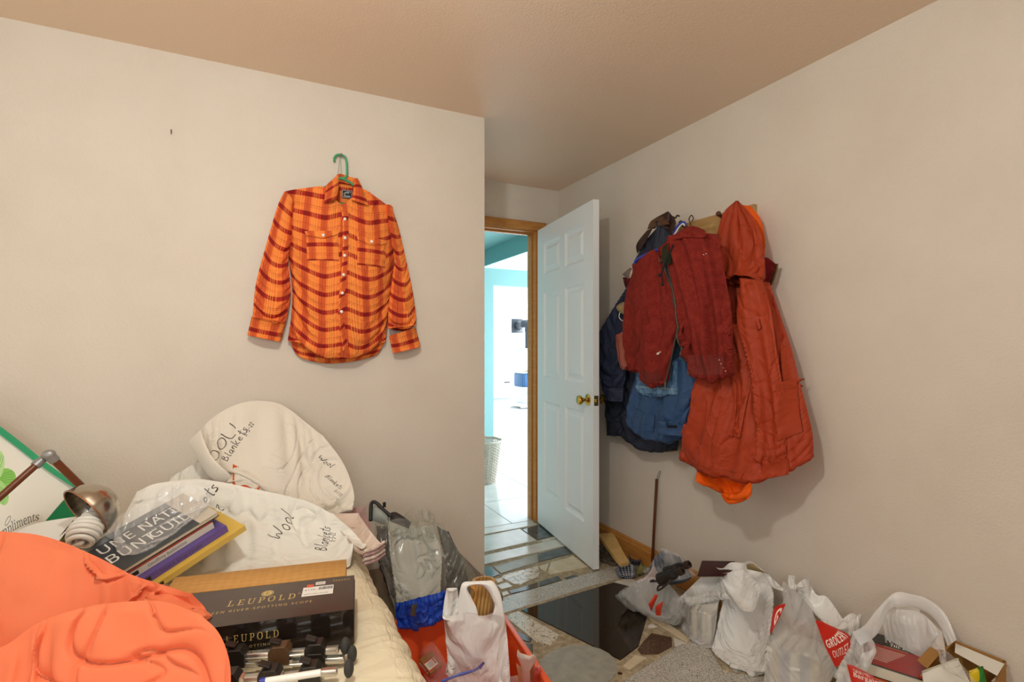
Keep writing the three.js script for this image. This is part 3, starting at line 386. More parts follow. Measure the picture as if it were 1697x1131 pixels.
// ---- the plaid shirt
{ const D = thing, f = new Field([0, 1, 2], -0.15, 0.85, 1.05, 2.15, 0.006, 0.002);
  const plaidTex = tex([256, 256], (u, v) => {
    const line = (t, c, w) => Math.abs(t - c) < w, h = line(v, 0.25, 0.125) ? 1 : 0, w = line(u, 0.3, 0.19) ? 1 : 0, tw = 0.06 * Math.sin((u + v) * 400);
    let c = [247, 132, 62]; if (w) c = [212, 92, 48]; if (h) c = w ? [140, 30, 28] : [178, 46, 34];
    if (line(v, 0.72, 0.018) || line(v, 0.62, 0.01)) c = mixc(c, [196, 70, 44], 0.7);
    for (const k of [0.62, 0.7, 0.78, 0.9]) if (line(u, k, 0.012)) c = mixc(c, [255, 190, 96], 0.65);
    if (line(u, 0.3, 0.012)) c = mixc(c, [120, 40, 40], 0.5);
    return mixc(c, [255, 170, 100], tw + 0.05 * fbm(u * 20, v * 20, 3, 2));
  }, true, 1 / 0.066); plaidTex.wrapS = plaidTex.wrapT = THREE.RepeatWrapping; plaidTex.colorSpace = THREE.SRGBColorSpace;
  const plaid = cloth(0xffffff, { map: plaidTex, bumpMap: again(softBump, 4), bumpScale: 0.006 });
  const hook = [[.346,2.046,.02]][0];
  const o = hung('plaid_shirt', 'orange and maroon plaid long-sleeved shirt hanging on the wall above the bed', 'shirt', 'left', hook);
  const wallD = (x, y, z) => (z < 0.004 ? [x, y, 0.004] : null);
  // back of the shirt: yoke inside the collar and the longer tail under the front hem
  wp(o, 'yoke', panel3([[.304,1.927,.022],[.314,1.876,.022],[.33,1.809,.022]], [[.415,1.942,.022],[.415,1.889,.022],[.393,1.816,.022]], { T: [[.332,1.959,.012],[.37,1.96,.012],[.408,1.96,.012]] }), plaid);
  const tail = pouch({ L: [[.144,1.314,.012],[.151,1.243,.012],[.171,1.206,.012]], R: [[.544,1.32,.012],[.538,1.257,.012],[.504,1.198,.012]], B: [[.198,1.183,.012],[.25,1.167,.012],[.307,1.161,.012],[.382,1.166,.012],[.451,1.18,.012]], n: 36, m: 14, single: true, thick: 0.004, slackU: 1.05, holdK: 0.8, steps: 60, collide: wallD });
  wp(o, 'back_tail', tail.geo(), plaid);
  const body = pouch({ L: [[.126,1.865,.03],[.137,1.727,.03],[.14,1.607,.03],[.154,1.48,.03],[.15,1.355,.03],[.137,1.257,.03]], R: [[.563,1.841,.03],[.576,1.736,.03],[.577,1.641,.03],[.567,1.5,.03],[.545,1.346,.03],[.536,1.253,.03]], T: [[.204,1.882,.035],[.28,1.892,.035],[.344,1.829,.035],[.423,1.903,.035],[.49,1.879,.035]], B: [[.2,1.248,.035],[.26,1.25,.035],[.304,1.214,.035],[.339,1.199,.035],[.369,1.238,.035],[.447,1.243,.035]], n: 64, m: 80, thick: 0.045, slackU: (u, v) => 1.02 + 0.03 * v, slackV: 1.02, steps: 110, pressure: 0.4, gravity: [0, -0.0005, 0], bend: 0.12, holdK: 0.75, collide: wallD, jitter: 0.006, planar: true, foldAmp: 0.012, foldN: 2.2, foldTop: 0 });
  wp(o, 'shirt_body', finer(body, { amp: 0.0035 }), plaid); f.add(body.front());
  const sleeve = (L, R, C1, C2, s) => {
    const a = pouch({ L, R, n: 28, m: 60, thick: 0.05, slackU: 1.1, slackV: 1.09, steps: 110, pressure: 1.0, bend: 0.1, gravity: [0, -0.0007, 0], holdK: 0.7, collide: wallD, jitter: 0.006 });
    const sl = wp(o, 'sleeve', finer(a, { amp: 0.005 }), plaid); f.add(a.front());
    const c = pouch({ L: C1, R: C2, n: 20, m: 12, thick: 0.032, slackU: 1.02, steps: 50, pressure: 0.6, holdK: 0.8, collide: wallD }); wp(o, 'cuff', c.geo(), plaid); f.add(c.front());
  };
  sleeve([[.123,1.862,.035],[.097,1.796,.035],[.056,1.637,.035],[.021,1.489,.035],[.009,1.367,.035],[.006,1.348,.035]], [[.162,1.81,.045],[.155,1.685,.045],[.139,1.593,.045],[.148,1.478,.045],[.141,1.395,.045],[.128,1.327,.045]], [[.005,1.352,.035],[-.01,1.278,.035]], [[.129,1.33,.045],[.109,1.251,.045]]);
  sleeve([[.529,1.852,.05],[.569,1.642,.05],[.563,1.552,.05],[.546,1.417,.05],[.542,1.312,.05]], [[.566,1.84,.03],[.593,1.774,.03],[.619,1.667,.03],[.655,1.505,.03],[.673,1.386,.03],[.673,1.329,.03]], [[.547,1.281,.045],[.566,1.203,.045]], [[.672,1.321,.03],[.697,1.234,.03]]);
  // placket, pockets, flaps, snaps
  wp(o, 'placket', overlay(f, [[.336,1.816,.07],[.342,1.757,.07],[.338,1.604,.07],[.326,1.45,.07],[.322,1.374,.07],[.33,1.298,.07],[.344,1.213,.07]], [[.363,1.817,.07],[.367,1.76,.07],[.361,1.605,.07],[.348,1.451,.07],[.345,1.374,.07],[.351,1.298,.07],[.365,1.237,.07]], { n: 5, m: 60, lift: 0.003, smooth: true }), plaid);
  for (const [x, y] of [[.352,1.762,.07],[.35,1.681,.07],[.347,1.607,.07],[.342,1.527,.07],[.337,1.452,.07],[.334,1.376,.07]]) { const s = new THREE.SphereGeometry(0.0065, 14, 8); s.scale(1, 1, 0.45); s.translate(x, y, f.at(x, y) + 0.0075); wp(o, 'snap_button', s, std(0xf4ece0, 0.25), 'pearl snap button'); }
  const pocket = (a, b, fa, fb, T, B, btn) => {
    wp(o, 'pocket', overlay(f, a, b, { lift: 0.003, puff: 0.004 }), plaid);
    wp(o, 'pocket_flap', overlay(f, fa, fb, { lift: 0.009, puff: 0.004, B }), plaid);
    const s = new THREE.SphereGeometry(0.0065, 14, 8); s.scale(1, 1, 0.45); s.translate(btn[0], btn[1], f.at(btn[0], btn[1]) + 0.0155); wp(o, 'snap_button', s, std(0xf4ece0, 0.25), 'pearl snap button');
  };
  pocket([[.202,1.693,.07],[.206,1.581,.07]], [[.324,1.703,.07],[.325,1.584,.07]], [[.197,1.698,.07],[.202,1.68,.07]], [[.329,1.708,.07],[.324,1.694,.07]], 0, [[.268,1.67,.07]], [[.265,1.684,.07]][0]);
  pocket([[.401,1.687,.07],[.398,1.574,.07]], [[.528,1.684,.07],[.522,1.573,.07]], [[.397,1.694,.07],[.4,1.679,.07]], [[.533,1.692,.07],[.528,1.676,.07]], 0, [[.459,1.66,.07]], [[.458,1.675,.07]][0]);
  // collar
  wp(o, 'collar', panel3([[.282,1.903,.065],[.276,1.859,.085],[.27,1.82,.1]], [[.333,1.962,.045],[.333,1.907,.075],[.32,1.844,.105]], { puff: 0.02, B: [[.294,1.827,.115]] }), plaid);
  wp(o, 'collar', panel3([[.399,1.952,.045],[.39,1.898,.075],[.379,1.845,.105]], [[.414,1.958,.045],[.432,1.899,.075],[.449,1.83,.1]], { puff: 0.018, B: [[.412,1.835,.11]] }), plaid);
  wp(o, 'collar_stand', panel3([[.329,1.964,.03],[.333,1.933,.03]], [[.412,1.96,.03],[.406,1.93,.03]], { T: [[.349,1.976,.012],[.382,1.969,.012]] }), plaid);
  const lab = canvasTex(128, 104, (x, w, h) => { x.fillStyle = '#17181f'; x.fillRect(0, 0, w, h); x.strokeStyle = '#d8d8d0'; x.lineWidth = 4; x.strokeRect(6, 6, w - 12, h - 12); x.lineWidth = 5; x.beginPath(); x.ellipse(64, 42, 42, 18, -0.3, 2.2, 6.6); x.stroke(); x.beginPath(); x.ellipse(60, 44, 24, 9, -0.4, 3.4, 7.5); x.stroke(); x.lineWidth = 3; for (let k = 0; k < 9; k++) { x.strokeRect(22 + k * 9.5, 74, 5, 12); } });
  wp(o, 'neck_label', panel3([[.351,1.904,.026],[.353,1.87,.026]], [[.395,1.906,.026],[.393,1.871,.026]], { unit: true, n: 4, m: 4, smooth: false, thick: 0.001 }), std(0xffffff, 0.7, { map: lab }), 'black woven neck label');
  // green hanger on a nail
  const hg = hung('clothes_hanger', 'green plastic hanger inside the orange plaid shirt', 'hanger', 'left', hook), green = phys(0x3f9f6e, 0.35);
  wp(hg, 'hook', tube([[.321,2.022,.022],[.321,2.036,.022],[.33,2.049,.022],[.347,2.054,.022],[.364,2.048,.022],[.371,2.032,.022],[.373,1.997,.022],[.372,1.969,.022],[.366,1.959,.022],[.349,1.954,.022]], 0.0048, 48, 10), green);
  wp(hg, 'arm', tube([[.342,1.952,.028],[.371,1.945,.028],[.402,1.927,.028],[.448,1.881,.028],[.501,1.854,.028],[.541,1.839,.028]], 0.0055, 40, 10), green); wp(hg, 'arm', tube([[.342,1.952,.028],[.313,1.926,.028],[.272,1.899,.028],[.209,1.87,.028],[.15,1.852,.028]], 0.0055, 40, 10), green);
  wp(hg, 'bar', tube([[.15,1.852,.03],[.248,1.842,.03],[.35,1.842,.03],[.388,1.843,.03],[.465,1.839,.03],[.54,1.838,.03]], 0.005, 40, 10), green);
  const nl = hung('wall_nail', 'small steel nail holding the green hanger', 'nail', 'left', hook); const [nx, ny] = [[.347,2.053,.02]][0]; const q = rod([nx, ny - 0.004, -0.01], [nx, ny - 0.002, 0.04], 0.0018); wp(nl, 'shank', q, std(0x8a8a88, 0.35, { metalness: 1 })); wp(nl, 'head', rod([nx, ny - 0.002, 0.039], [nx, ny - 0.002, 0.0415], 0.0045), std(0x8a8a88, 0.35, { metalness: 1 }));
  const st = hung('string_loop', 'thin grey string looped over the nail above the plaid shirt', 'string', 'left', hook); wp(st, 'strand', tube([[.343,2.046,.031],[.339,2.011,.031],[.334,1.97,.031]], 0.0009, 12, 5), std(0x8d9094, 0.8)); wp(st, 'strand', tube([[.343,2.046,.031],[.346,2.012,.031],[.348,1.972,.031]], 0.0009, 12, 5), std(0x8d9094, 0.8));
}
// nail hole and scuffs above: a short bent nail in the plaster
{ const [x, y] = [[-.268,2.053,0]][0]; const n = hung('bent_nail', 'tiny dark bent nail in the bare wall left of the plaid shirt', 'nail', 'left', [x, y, 0]); wp(n, 'shank', tube([[x, y, -0.005], [x, y, 0.012], [x + 0.002, y - 0.006, 0.015], [x + 0.001, y - 0.016, 0.012]], 0.0016, 10, 6), std(0x3d352c, 0.5, { metalness: 0.6 })); }

// ---- the coat rack and everything on it
{ const f = new Field([0, 1, 2], -2.85, -0.85, 0.4, 2.15, 0.01, 0.002), capped = (t) => (x, y, z) => { const h = f.at(x, y) + 0.003; return z < h ? [x, y, h] : null; };
  const rackAt = [-1.9, 1.81], rack = hung('coat_rack', 'pale knotty wooden board with pegs holding the coats on the right wall', 'coat rack', 'right', rackAt);
  const board = phys(0xffffff, 0.5, { map: woodTex([206, 170, 112], [160, 118, 66], 3, 5) });
  wp(rack, 'board', span(-2.22, -1.587, 1.762, 1.855, 0, 0.022, 0.004), board);
  const peg = (s, y, out = 0.085) => { const g = merge([rod([s, y, 0.02], [s, y + 0.03, out], 0.0085, 0.0075), (() => { const q = new THREE.SphereGeometry(0.0125, 16, 10); q.scale(1, 1, 0.8); q.translate(s, y + 0.033, out + 0.004); return q; })()]); wp(rack, 'peg', g, phys(0x5b2f18, 0.45), 'dark turned wooden peg'); };
  const [p1] = [[-1.953,1.843,.09]]; peg(p1[0], p1[1] - 0.035); peg(-1.72, 1.8); 
  const [h1] = [[-1.924,1.854,.04]]; wp(rack, 'hook', tube([[h1[0], h1[1] - 0.05, 0.02], [h1[0], h1[1] - 0.035, 0.05], [h1[0] - 0.004, h1[1] - 0.012, 0.052], [h1[0] - 0.014, h1[1] + 0.006, 0.05], [h1[0] + 0.002, h1[1] + 0.022, 0.05], [h1[0] + 0.015, h1[1] + 0.004, 0.05], [h1[0] + 0.004, h1[1] - 0.01, 0.05]], 0.0026, 40, 8), std(0x6a4a34, 0.35, { metalness: 0.8 }), 'bronze wire hook');
  const G = 'coats on the rack', mk = (name, label, cat, at) => hung(name, label, cat, 'right', at);
  const piece = (o, name, mat, opt, label) => { const c = pouch({ collide: capped(opt.maxT ?? 0.05), steps: 100, bend: 0.14, slackU: 1.05, slackV: 1.03, holdK: 0.6, pressure: 0.15, foldAmp: 0.008, foldN: 2, gravity: [0, -0.0007, 0], jitter: 0.006, ...opt }); const fg = finer(c, { amp: 0.006, kind: 'drape', ...opt.fine }); wp(o, name, fg, mat, label); if (opt.add !== false) f.add(fg); if (globalThis.DBG) console.log(o.name, name, [[0, 0], [0, .5], [0, 1], [.5, .5], [1, 0], [1, .5], [1, 1]].map(([u, v]) => { const a = c.at(u, v); return a[2].toFixed(2); }).join(' '), 'assumed', [opt.L[0], opt.L[opt.L.length >> 1], opt.L[opt.L.length - 1], opt.R[0], opt.R[opt.R.length >> 1], opt.R[opt.R.length - 1]].map((p) => p[2]).join(' ')); return c; };
  const wrinkle = again(softBump, 2);
  const nylon = (c, o = {}) => phys(c, 0.58, { bumpMap: wrinkle, bumpScale: 0.006, specularIntensity: 0.5, ...o });
  const heather = (a, b, k) => tex(256, (u, v) => mixc(a, b, 0.5 + 0.9 * fbm(u * 60, v * 26, k, 3) + 0.25 * N3(u * 6, v * 6, k)), true, 5);
  const navy = nylon(0x2c303e), blue = nylon(0x37527a), rust = nylon(0xa83c1e, { sheen: 0.3, sheenColor: new THREE.Color(0xc06040), sheenRoughness: 0.6 }), orange = nylon(0xf0610c), khaki = nylon(0x8d8058);
  const fleece = phys(0xffffff, 0.95, { map: heather([114, 34, 28], [144, 52, 43], 7), bumpMap: weaveBump, bumpScale: 0.001, sheen: 0.5, sheenColor: new THREE.Color(0xa04038), sheenRoughness: 0.7, specularIntensity: 0.2 });

  // bright orange hooded jacket, deepest
  { const o = mk('hooded_jacket', 'bright orange hooded jacket mostly hidden behind the rust parka', 'jacket', [[-1.585,1.827,.04]][0]);
    piece(o, 'jacket_body', orange, { L: [[-1.613,1.542,.04],[-1.712,1.175,.1],[-1.713,.809,.2],[-1.694,.672,.25],[-1.675,.653,.26]], R: [[-1.511,1.529,.05],[-1.428,1.182,.12],[-1.4,.862,.22],[-1.395,.741,.26],[-1.406,.652,.27]], B: [[-1.61,.654,.26],[-1.538,.653,.26],[-1.503,.621,.26]], n: 36, m: 60, thick: 0.02, maxT: 0.025 });
    piece(o, 'hood', orange, { L: [[-1.621,1.852,.04],[-1.613,1.76,.04],[-1.592,1.635,.04],[-1.557,1.535,.04]], R: [[-1.579,1.839,.05],[-1.532,1.776,.05],[-1.512,1.698,.05],[-1.51,1.628,.05],[-1.522,1.53,.05]], n: 22, m: 36, thick: 0.05, maxT: 0.05, slackU: 1.1, pressure: 0.4 });
  }
  // maroon garment with a gold zip
  { const o = mk('maroon_jacket', 'edge of a maroon jacket with a gold zip right of the parka hood', 'jacket', [[-1.511,1.588,.03]][0]);
    piece(o, 'jacket_edge', cloth(0x7c1f22), { L: [[-1.551,1.636,.03],[-1.544,1.498,.03]], R: [[-1.465,1.572,.04],[-1.49,1.498,.04]], n: 16, m: 16, thick: 0.03 });
    for (let k = 0; k < 2; k++) wp(o, 'zip_tape', tube([[-1.459,1.573,.05],[-1.469,1.533,.05],[-1.486,1.489,.05]].map(([a, b, c]) => [a + k * 0.008, b, c]), 0.0035, 16, 6), std(0x4e4232, 0.8));
    const z = curve([[-1.454,1.57,.053],[-1.464,1.531,.053],[-1.481,1.486,.053]]); for (let k = 0; k < 14; k++) { const p = z.getPoint(k / 13); wp(o, 'zip_tooth', box(0.011, 0.0035, 0.004, p.x, p.y, p.z), std(0xc9a04c, 0.3, { metalness: 1 })); }
  }
  { const o = mk('khaki_trousers', 'khaki cloth hem showing below the blue jacket', 'trousers', [[-2.174,1.164,.042]][0]);
    piece(o, 'trouser_leg', khaki, { L: [[-2.363,1.317,.036],[-2.334,1.005,.036],[-2.325,.719,.036]], R: [[-1.974,1.307,.042],[-2.002,1.028,.042],[-2.027,.702,.042]], B: [[-2.174,.688,.042]], n: 26, m: 40, thick: 0.012, maxT: 0.015, slackU: 1.02 }); }
  // dark navy coat
  { const o = mk('navy_coat', 'dark navy coat with gathered cuffs hanging nearest the door', 'coat', [[-2.103,1.872,.068]][0]);
    piece(o, 'coat_body', navy, { L: [[-2.218,1.793,.051],[-2.332,1.719,.051],[-2.417,1.445,.051],[-2.443,1.158,.051],[-2.463,.735,.051]], R: [[-2.004,1.795,.068],[-1.911,1.575,.068],[-1.893,1.171,.068],[-2,.716,.068]], B: [[-2.324,.729,.068],[-2.124,.719,.068]], n: 44, m: 70, thick: 0.025, maxT: 0.03, slackU: 1.03, foldAmp: 0, fine: { amp: 0.007, fold: { n: 3, amp: 0.018 } } });
    piece(o, 'coat_hood', navy, { L: [[-2.047,1.863,.119],[-2.162,1.799,.119],[-2.25,1.714,.119],[-2.262,1.671,.119]], R: [[-2.012,1.853,.119],[-1.96,1.782,.119],[-1.988,1.719,.119],[-2.067,1.661,.119]], n: 24, m: 26, thick: 0.06, slackU: 1.2, slackV: 1.1 });
    piece(o, 'sleeve', navy, { L: [[-2.446,1.094,.068],[-2.589,.938,.068],[-2.584,.785,.068]], R: [[-2.324,1.099,.068],[-2.416,.937,.068],[-2.406,.803,.068]], n: 20, m: 30, thick: 0.025, maxT: 0.03 });
    piece(o, 'cuff', navy, { L: [[-2.587,.792,.068],[-2.581,.701,.068]], R: [[-2.406,.808,.068],[-2.399,.722,.068]], n: 14, m: 10, thick: 0.025, slackU: 1.02 });
    const navyB = nylon(0x343a50);
    piece(o, 'sleeve', navyB, { L: [[-2.297,1.58,.128],[-2.466,1.43,.128],[-2.602,1.272,.128],[-2.563,1.091,.128],[-2.53,.982,.128]], R: [[-2.207,1.562,.136],[-2.292,1.42,.136],[-2.321,1.284,.136],[-2.316,1.101,.136],[-2.34,.996,.136]], n: 28, m: 56, thick: 0.04, maxT: 0.045, slackU: 1.12, slackV: 1.16, gravity: [0, -0.001, 0] });
    piece(o, 'cuff', navyB, { L: [[-2.535,.994,.128],[-2.519,.919,.128]], R: [[-2.335,1.005,.136],[-2.345,.928,.136]], n: 16, m: 10, thick: 0.03, slackU: 1.02 });
  }
  // blue jacket
  { const o = mk('blue_jacket', 'slate blue jacket with a tabbed cuff below the denim leg', 'jacket', [[-1.87,1.225,.247]][0]);
    piece(o, 'jacket_body', blue, { L: [[-2.173,1.34,.165],[-2.195,1.107,.165],[-2.252,.956,.165],[-2.27,.825,.165]], R: [[-1.763,1.326,.148],[-1.777,1.105,.148],[-1.827,.915,.148],[-1.866,.793,.148]], B: [[-2.188,.804,.124],[-2.062,.791,.124]], n: 44, m: 44, thick: 0.025, maxT: 0.03, slackU: 1.03, foldAmp: 0, fine: { amp: 0.007, fold: { n: 3.2, amp: 0.022, top: 0.6 } }, holdSides: 'lrt', hemK: 0.4 });
    wp(o, 'hem_band', overlay(f, [[-2.238,.924,.165],[-2.266,.832,.165]], [[-2.001,.896,.165],[-2.02,.808,.165]], { n: 20, m: 8, lift: 0.004 }), blue);
    piece(o, 'sleeve', blue, { L: [[-1.852,1.174,.247],[-1.879,1.044,.247],[-1.903,.997,.247],[-1.926,.87,.247]], R: [[-1.684,1.178,.247],[-1.687,1.081,.247],[-1.722,1.006,.247],[-1.759,.882,.247]], n: 24, m: 36, thick: 0.03, slackU: 1.05, fine: { fold: { n: 1.6, amp: 0.014, top: 0.6 } } });
    piece(o, 'cuff', blue, { L: [[-1.902,.89,.272],[-1.907,.832,.272]], R: [[-1.745,.892,.256],[-1.759,.835,.256]], n: 16, m: 10, thick: 0.035, slackU: 1.02 });
    wp(o, 'cuff_tab', overlay(f, [[-1.877,.892,.297],[-1.874,.87,.297]], [[-1.82,.892,.297],[-1.82,.867,.297]], { n: 8, m: 5, lift: 0.007 }), blue);
    wp(o, 'cuff_strap', overlay(f, [[-1.813,.878,.297],[-1.813,.868,.297]], [[-1.781,.882,.297],[-1.781,.87,.297]], { n: 6, m: 4, lift: 0.007 }), std(0x11141c, 0.6), 'black strap loop');
  }
  // grey and maroon collar, tan cap, leather pouch at the left edge of the pile
  { const o = mk('striped_jersey', 'small grey and white collared jersey peeking out above the navy sleeve', 'shirt', [[-2.317,1.621,.112]][0]);
    wp(o, 'collar', panel3([[-2.312,1.666,.112],[-2.38,1.638,.112]], [[-2.254,1.653,.144],[-2.287,1.6,.144]], { puff: 0.012, n: 10, m: 10 }), cloth(0x8e7c74)); wp(o, 'stripe', panel3([[-2.269,1.656,.136],[-2.292,1.598,.136]], [[-2.223,1.655,.144],[-2.245,1.605,.144]], { puff: 0.008, n: 8, m: 10 }), cloth(0xe8dccb), 'white stripe'); wp(o, 'front', panel3([[-2.375,1.622,.112],[-2.351,1.56,.112]], [[-2.259,1.603,.144],[-2.282,1.561,.144]], { puff: 0.012, n: 8, m: 8 }), cloth(0x5e1d1e), 'maroon front'); }
  { const o = mk('cloth_cap', 'small tan cap with a white cord hanging beside the red fleece', 'cap', [[-2.284,1.44,.195]][0]);
    wp(o, 'crown', panel3([[-2.284,1.475,.18],[-2.332,1.451,.18],[-2.323,1.423,.18]], [[-2.209,1.462,.225],[-2.204,1.43,.225],[-2.214,1.398,.225]], { puff: 0.03, n: 14, m: 14 }), cloth(0x9b8560)); wp(o, 'cord', tube([[-2.223,1.428,.225],[-2.255,1.412,.225],[-2.26,1.386,.225],[-2.227,1.367,.225],[-2.209,1.372,.225]], 0.0024, 24, 6), std(0xdedad0, 0.7), 'white cord'); wp(o, 'brim', panel3([[-2.32,1.447,.195],[-2.306,1.41,.195]], [[-2.246,1.4,.225],[-2.209,1.386,.225]], { puff: 0.006, n: 8, m: 6 }), cloth(0x2d2620)); }
  { const o = mk('leather_pouch', 'pinkish tan leather pouch hanging left of the red fleece', 'pouch', [[-2.253,1.223,.21]][0]), leather = phys(0xa8543f, 0.42, { bumpMap: again(plasterBump, 3), bumpScale: 0.001 });
    piece(o, 'pouch_body', leather, { L: [[-2.33,1.296,.195],[-2.308,1.208,.195],[-2.289,1.13,.195]], R: [[-2.195,1.316,.225],[-2.182,1.224,.225],[-2.177,1.12,.225]], T: [[-2.265,1.309,.21]], B: [[-2.242,1.118,.21]], sew: 'lrtb', n: 20, m: 30, thick: 0.03, slackU: 1.02, slackV: 1.0, pressure: 1.2 });
    wp(o, 'seam', tube([[-2.257,1.291,.247],[-2.236,1.209,.247],[-2.218,1.131,.247],[-2.155,1.119,.247]], 0.0022, 24, 6), std(0x6a2c20, 0.6), 'stitched seam'); }
  // caps at the top
  { const o = mk('leather_hat', 'dark brown leather hat on top of the coats', 'cap', [[-2.035,1.865,.13]][0]), lc = phys(0x33190f, 0.5, { bumpMap: again(plasterBump, 3), bumpScale: 0.0012 });
    piece(o, 'crown', lc, { L: [[-2,1.904,.13],[-2.113,1.884,.13],[-2.151,1.843,.13]], R: [[-1.97,1.888,.143],[-1.929,1.836,.143],[-1.952,1.776,.143]], T: [[-1.992,1.901,.13]], B: [[-2.068,1.846,.137],[-2.008,1.831,.137]], sew: 'lrtb', n: 28, m: 22, thick: 0.06, slackU: 1.05 });
    wp(o, 'ear_flap', panel3([[-2.151,1.84,.13],[-2.235,1.78,.13],[-2.23,1.731,.13]], [[-2.098,1.837,.143],[-2.149,1.778,.143],[-2.184,1.746,.143]], { puff: 0.012, n: 10, m: 14 }), lc); wp(o, 'strap', tube([[-1.958,1.867,.137],[-1.939,1.857,.137],[-1.928,1.866,.137],[-1.913,1.86,.137]], 0.004, 16, 6), lc); wp(o, 'visor', panel3([[-2.127,1.858,.143],[-2.098,1.88,.143],[-2.021,1.883,.143]], [[-2.089,1.83,.169],[-2.022,1.833,.169],[-1.945,1.825,.169]], { puff: 0.01, n: 8, m: 14 }), phys(0x5a3a22, 0.55), 'lighter visor'); }
  // jeans
  { const o = mk('jeans', 'faded blue denim leg hem below the red fleece', 'jeans', [[-1.98,1.224,.18]][0]);
    const denimT = tex(512, (u, v, x, y) => mixc([52, 84, 122], [112, 146, 178], 0.4 + 0.7 * fbm(u * 9, v * 5, 5, 4) + 0.3 * (((x + y) >> 1) & 1) + 0.3 * N3(u * 130, v * 130, 2)), true, 4), denim = cloth(0xffffff, { map: denimT, bumpScale: 0.001 });
    const c = piece(o, 'trouser_leg', denim, { L: [[-2.08,1.349,.225],[-2.12,1.111,.225],[-2.108,1.005,.225]], R: [[-1.779,1.338,.225],[-1.786,1.188,.225],[-1.788,1.022,.225]], B: [[-2.02,1.002,.18]], n: 34, m: 40, thick: 0.015, maxT: 0.02, slackU: 1.02 });
    wp(o, 'hem', overlay(f, [[-2.11,1.039,.232],[-2.099,1,.232]], [[-1.781,1.05,.232],[-1.782,1.018,.232]], { n: 24, m: 5, lift: 0.004, thick: 0.004 }), cloth(0xffffff, { map: denimT, color: new THREE.Color(1.35, 1.3, 1.2) }), 'pale worn hem');
    wp(o, 'side_seam', overlay(f, [[-1.804,1.225,.232],[-1.808,1.043,.232]], [[-1.781,1.225,.232],[-1.782,1.045,.232]], { n: 4, m: 24, lift: 0.004, thick: 0.004 }), denim);
    for (let k = 0; k < 22; k++) { const [a, b] = [[-2.095,1.031,.232],[-1.787,1.042,.232]], s = lerp(a[0], b[0], k / 21), y = lerp(a[1], b[1], k / 21) ; wp(o, 'stitch', box(0.006, 0.0022, 0.002, s, y, f.at(s, y) + 0.009), std(0xd8d2c0, 0.8)); } }
  // rust parka
  { const o = mk('parka', 'long rust-red hooded parka with flap pockets hanging at the right of the rack', 'coat', [[-1.576,1.813,.136]][0]);
    piece(o, 'parka_body', rust, { L: [[-1.669,1.545,.1],[-1.627,1.393,.16],[-1.648,1.226,.22],[-1.694,1.093,.24],[-1.749,.905,.24],[-1.82,.72,.23]], R: [[-1.464,1.496,.08],[-1.411,1.349,.08],[-1.356,1.216,.09],[-1.318,1.099,.1],[-1.263,.927,.11],[-1.249,.825,.12]], B: [[-1.681,.725,.25],[-1.519,.737,.25],[-1.397,.751,.24],[-1.332,.777,.2],[-1.298,.803,.16]], fine: { amp: 0.009, scale: 0.8, fold: { n: 3.6, amp: 0.03, top: 0.5, lean: 0.06 } }, n: 84, m: 92, thick: 0.05, maxT: 0.07, slackU: 1.02, slackV: 1.0, steps: 90, pressure: 0.12, bend: 0.3, foldAmp: 0, holdSides: 'lrt', hemK: 0.4, gravity: [0, -0.0003, 0] });
    piece(o, 'sleeve', rust, { L: [[-1.567,1.319,.176],[-1.555,1.133,.176],[-1.528,1.077,.176],[-1.517,.953,.176],[-1.525,.874,.176]], R: [[-1.507,1.328,.192],[-1.467,1.182,.192],[-1.456,1.072,.192],[-1.466,.96,.192],[-1.471,.872,.192]], n: 22, m: 44, thick: 0.05, slackU: 1.06, slackV: 1.0, bend: 0.3, fine: { amp: 0.008, fold: { n: 1.6, amp: 0.02, top: 0.5 } } });
    piece(o, 'sleeve', rust, { L: [[-1.471,1.507,.224],[-1.506,1.372,.224],[-1.471,1.226,.224],[-1.439,1.117,.224],[-1.422,.967,.224],[-1.388,.795,.224]], R: [[-1.42,1.493,.176],[-1.383,1.366,.176],[-1.357,1.205,.176],[-1.33,1.059,.176],[-1.317,.893,.176],[-1.312,.805,.176]], n: 34, m: 84, thick: 0.05, maxT: 0.07, slackU: 1.03, slackV: 1.0, bend: 0.3, steps: 100, pressure: 0.2, foldAmp: 0, fine: { amp: 0.007, fold: { n: 1.4, amp: 0.018, top: 0.6, lean: 0.1 } } });
    piece(o, 'cuff', rust, { L: [[-1.372,.803,.24],[-1.384,.722,.24]], R: [[-1.3,.819,.192],[-1.295,.759,.192]], n: 18, m: 12, thick: 0.04, slackU: 1.03, slackV: 1.0, bend: 0.3 });
    piece(o, 'hood', rust, { L: [[-1.584,1.854,.136],[-1.646,1.822,.136],[-1.673,1.763,.136],[-1.667,1.688,.136],[-1.652,1.613,.136],[-1.634,1.521,.136]], R: [[-1.58,1.854,.128],[-1.51,1.776,.128],[-1.468,1.688,.128],[-1.45,1.584,.128],[-1.442,1.489,.128]], B: [[-1.542,1.508,.192],[-1.461,1.514,.192]], n: 44, m: 60, sew: 'lrt', thickAt: (u, v) => Math.min(1, v * 2.6) * (1 - 0.45 * v), thick: 0.1, slackU: 1.03, slackV: 1.0, foldAmp: 0, fine: { amp: 0.008, fold: { n: 2.4, amp: 0.022, top: 0.3 } }, pressure: 0.1, gravity: [0, -0.0003, 0] });
    wp(o, 'hem_band', overlay(f, [[-1.826,.743,.208],[-1.84,.696,.208]], [[-1.429,.744,.2],[-1.434,.717,.2]], { n: 40, m: 6, lift: 0.003, T: [[-1.722,.725,.208],[-1.556,.73,.208]], B: [[-1.722,.688,.208],[-1.556,.701,.208]] }), rust);
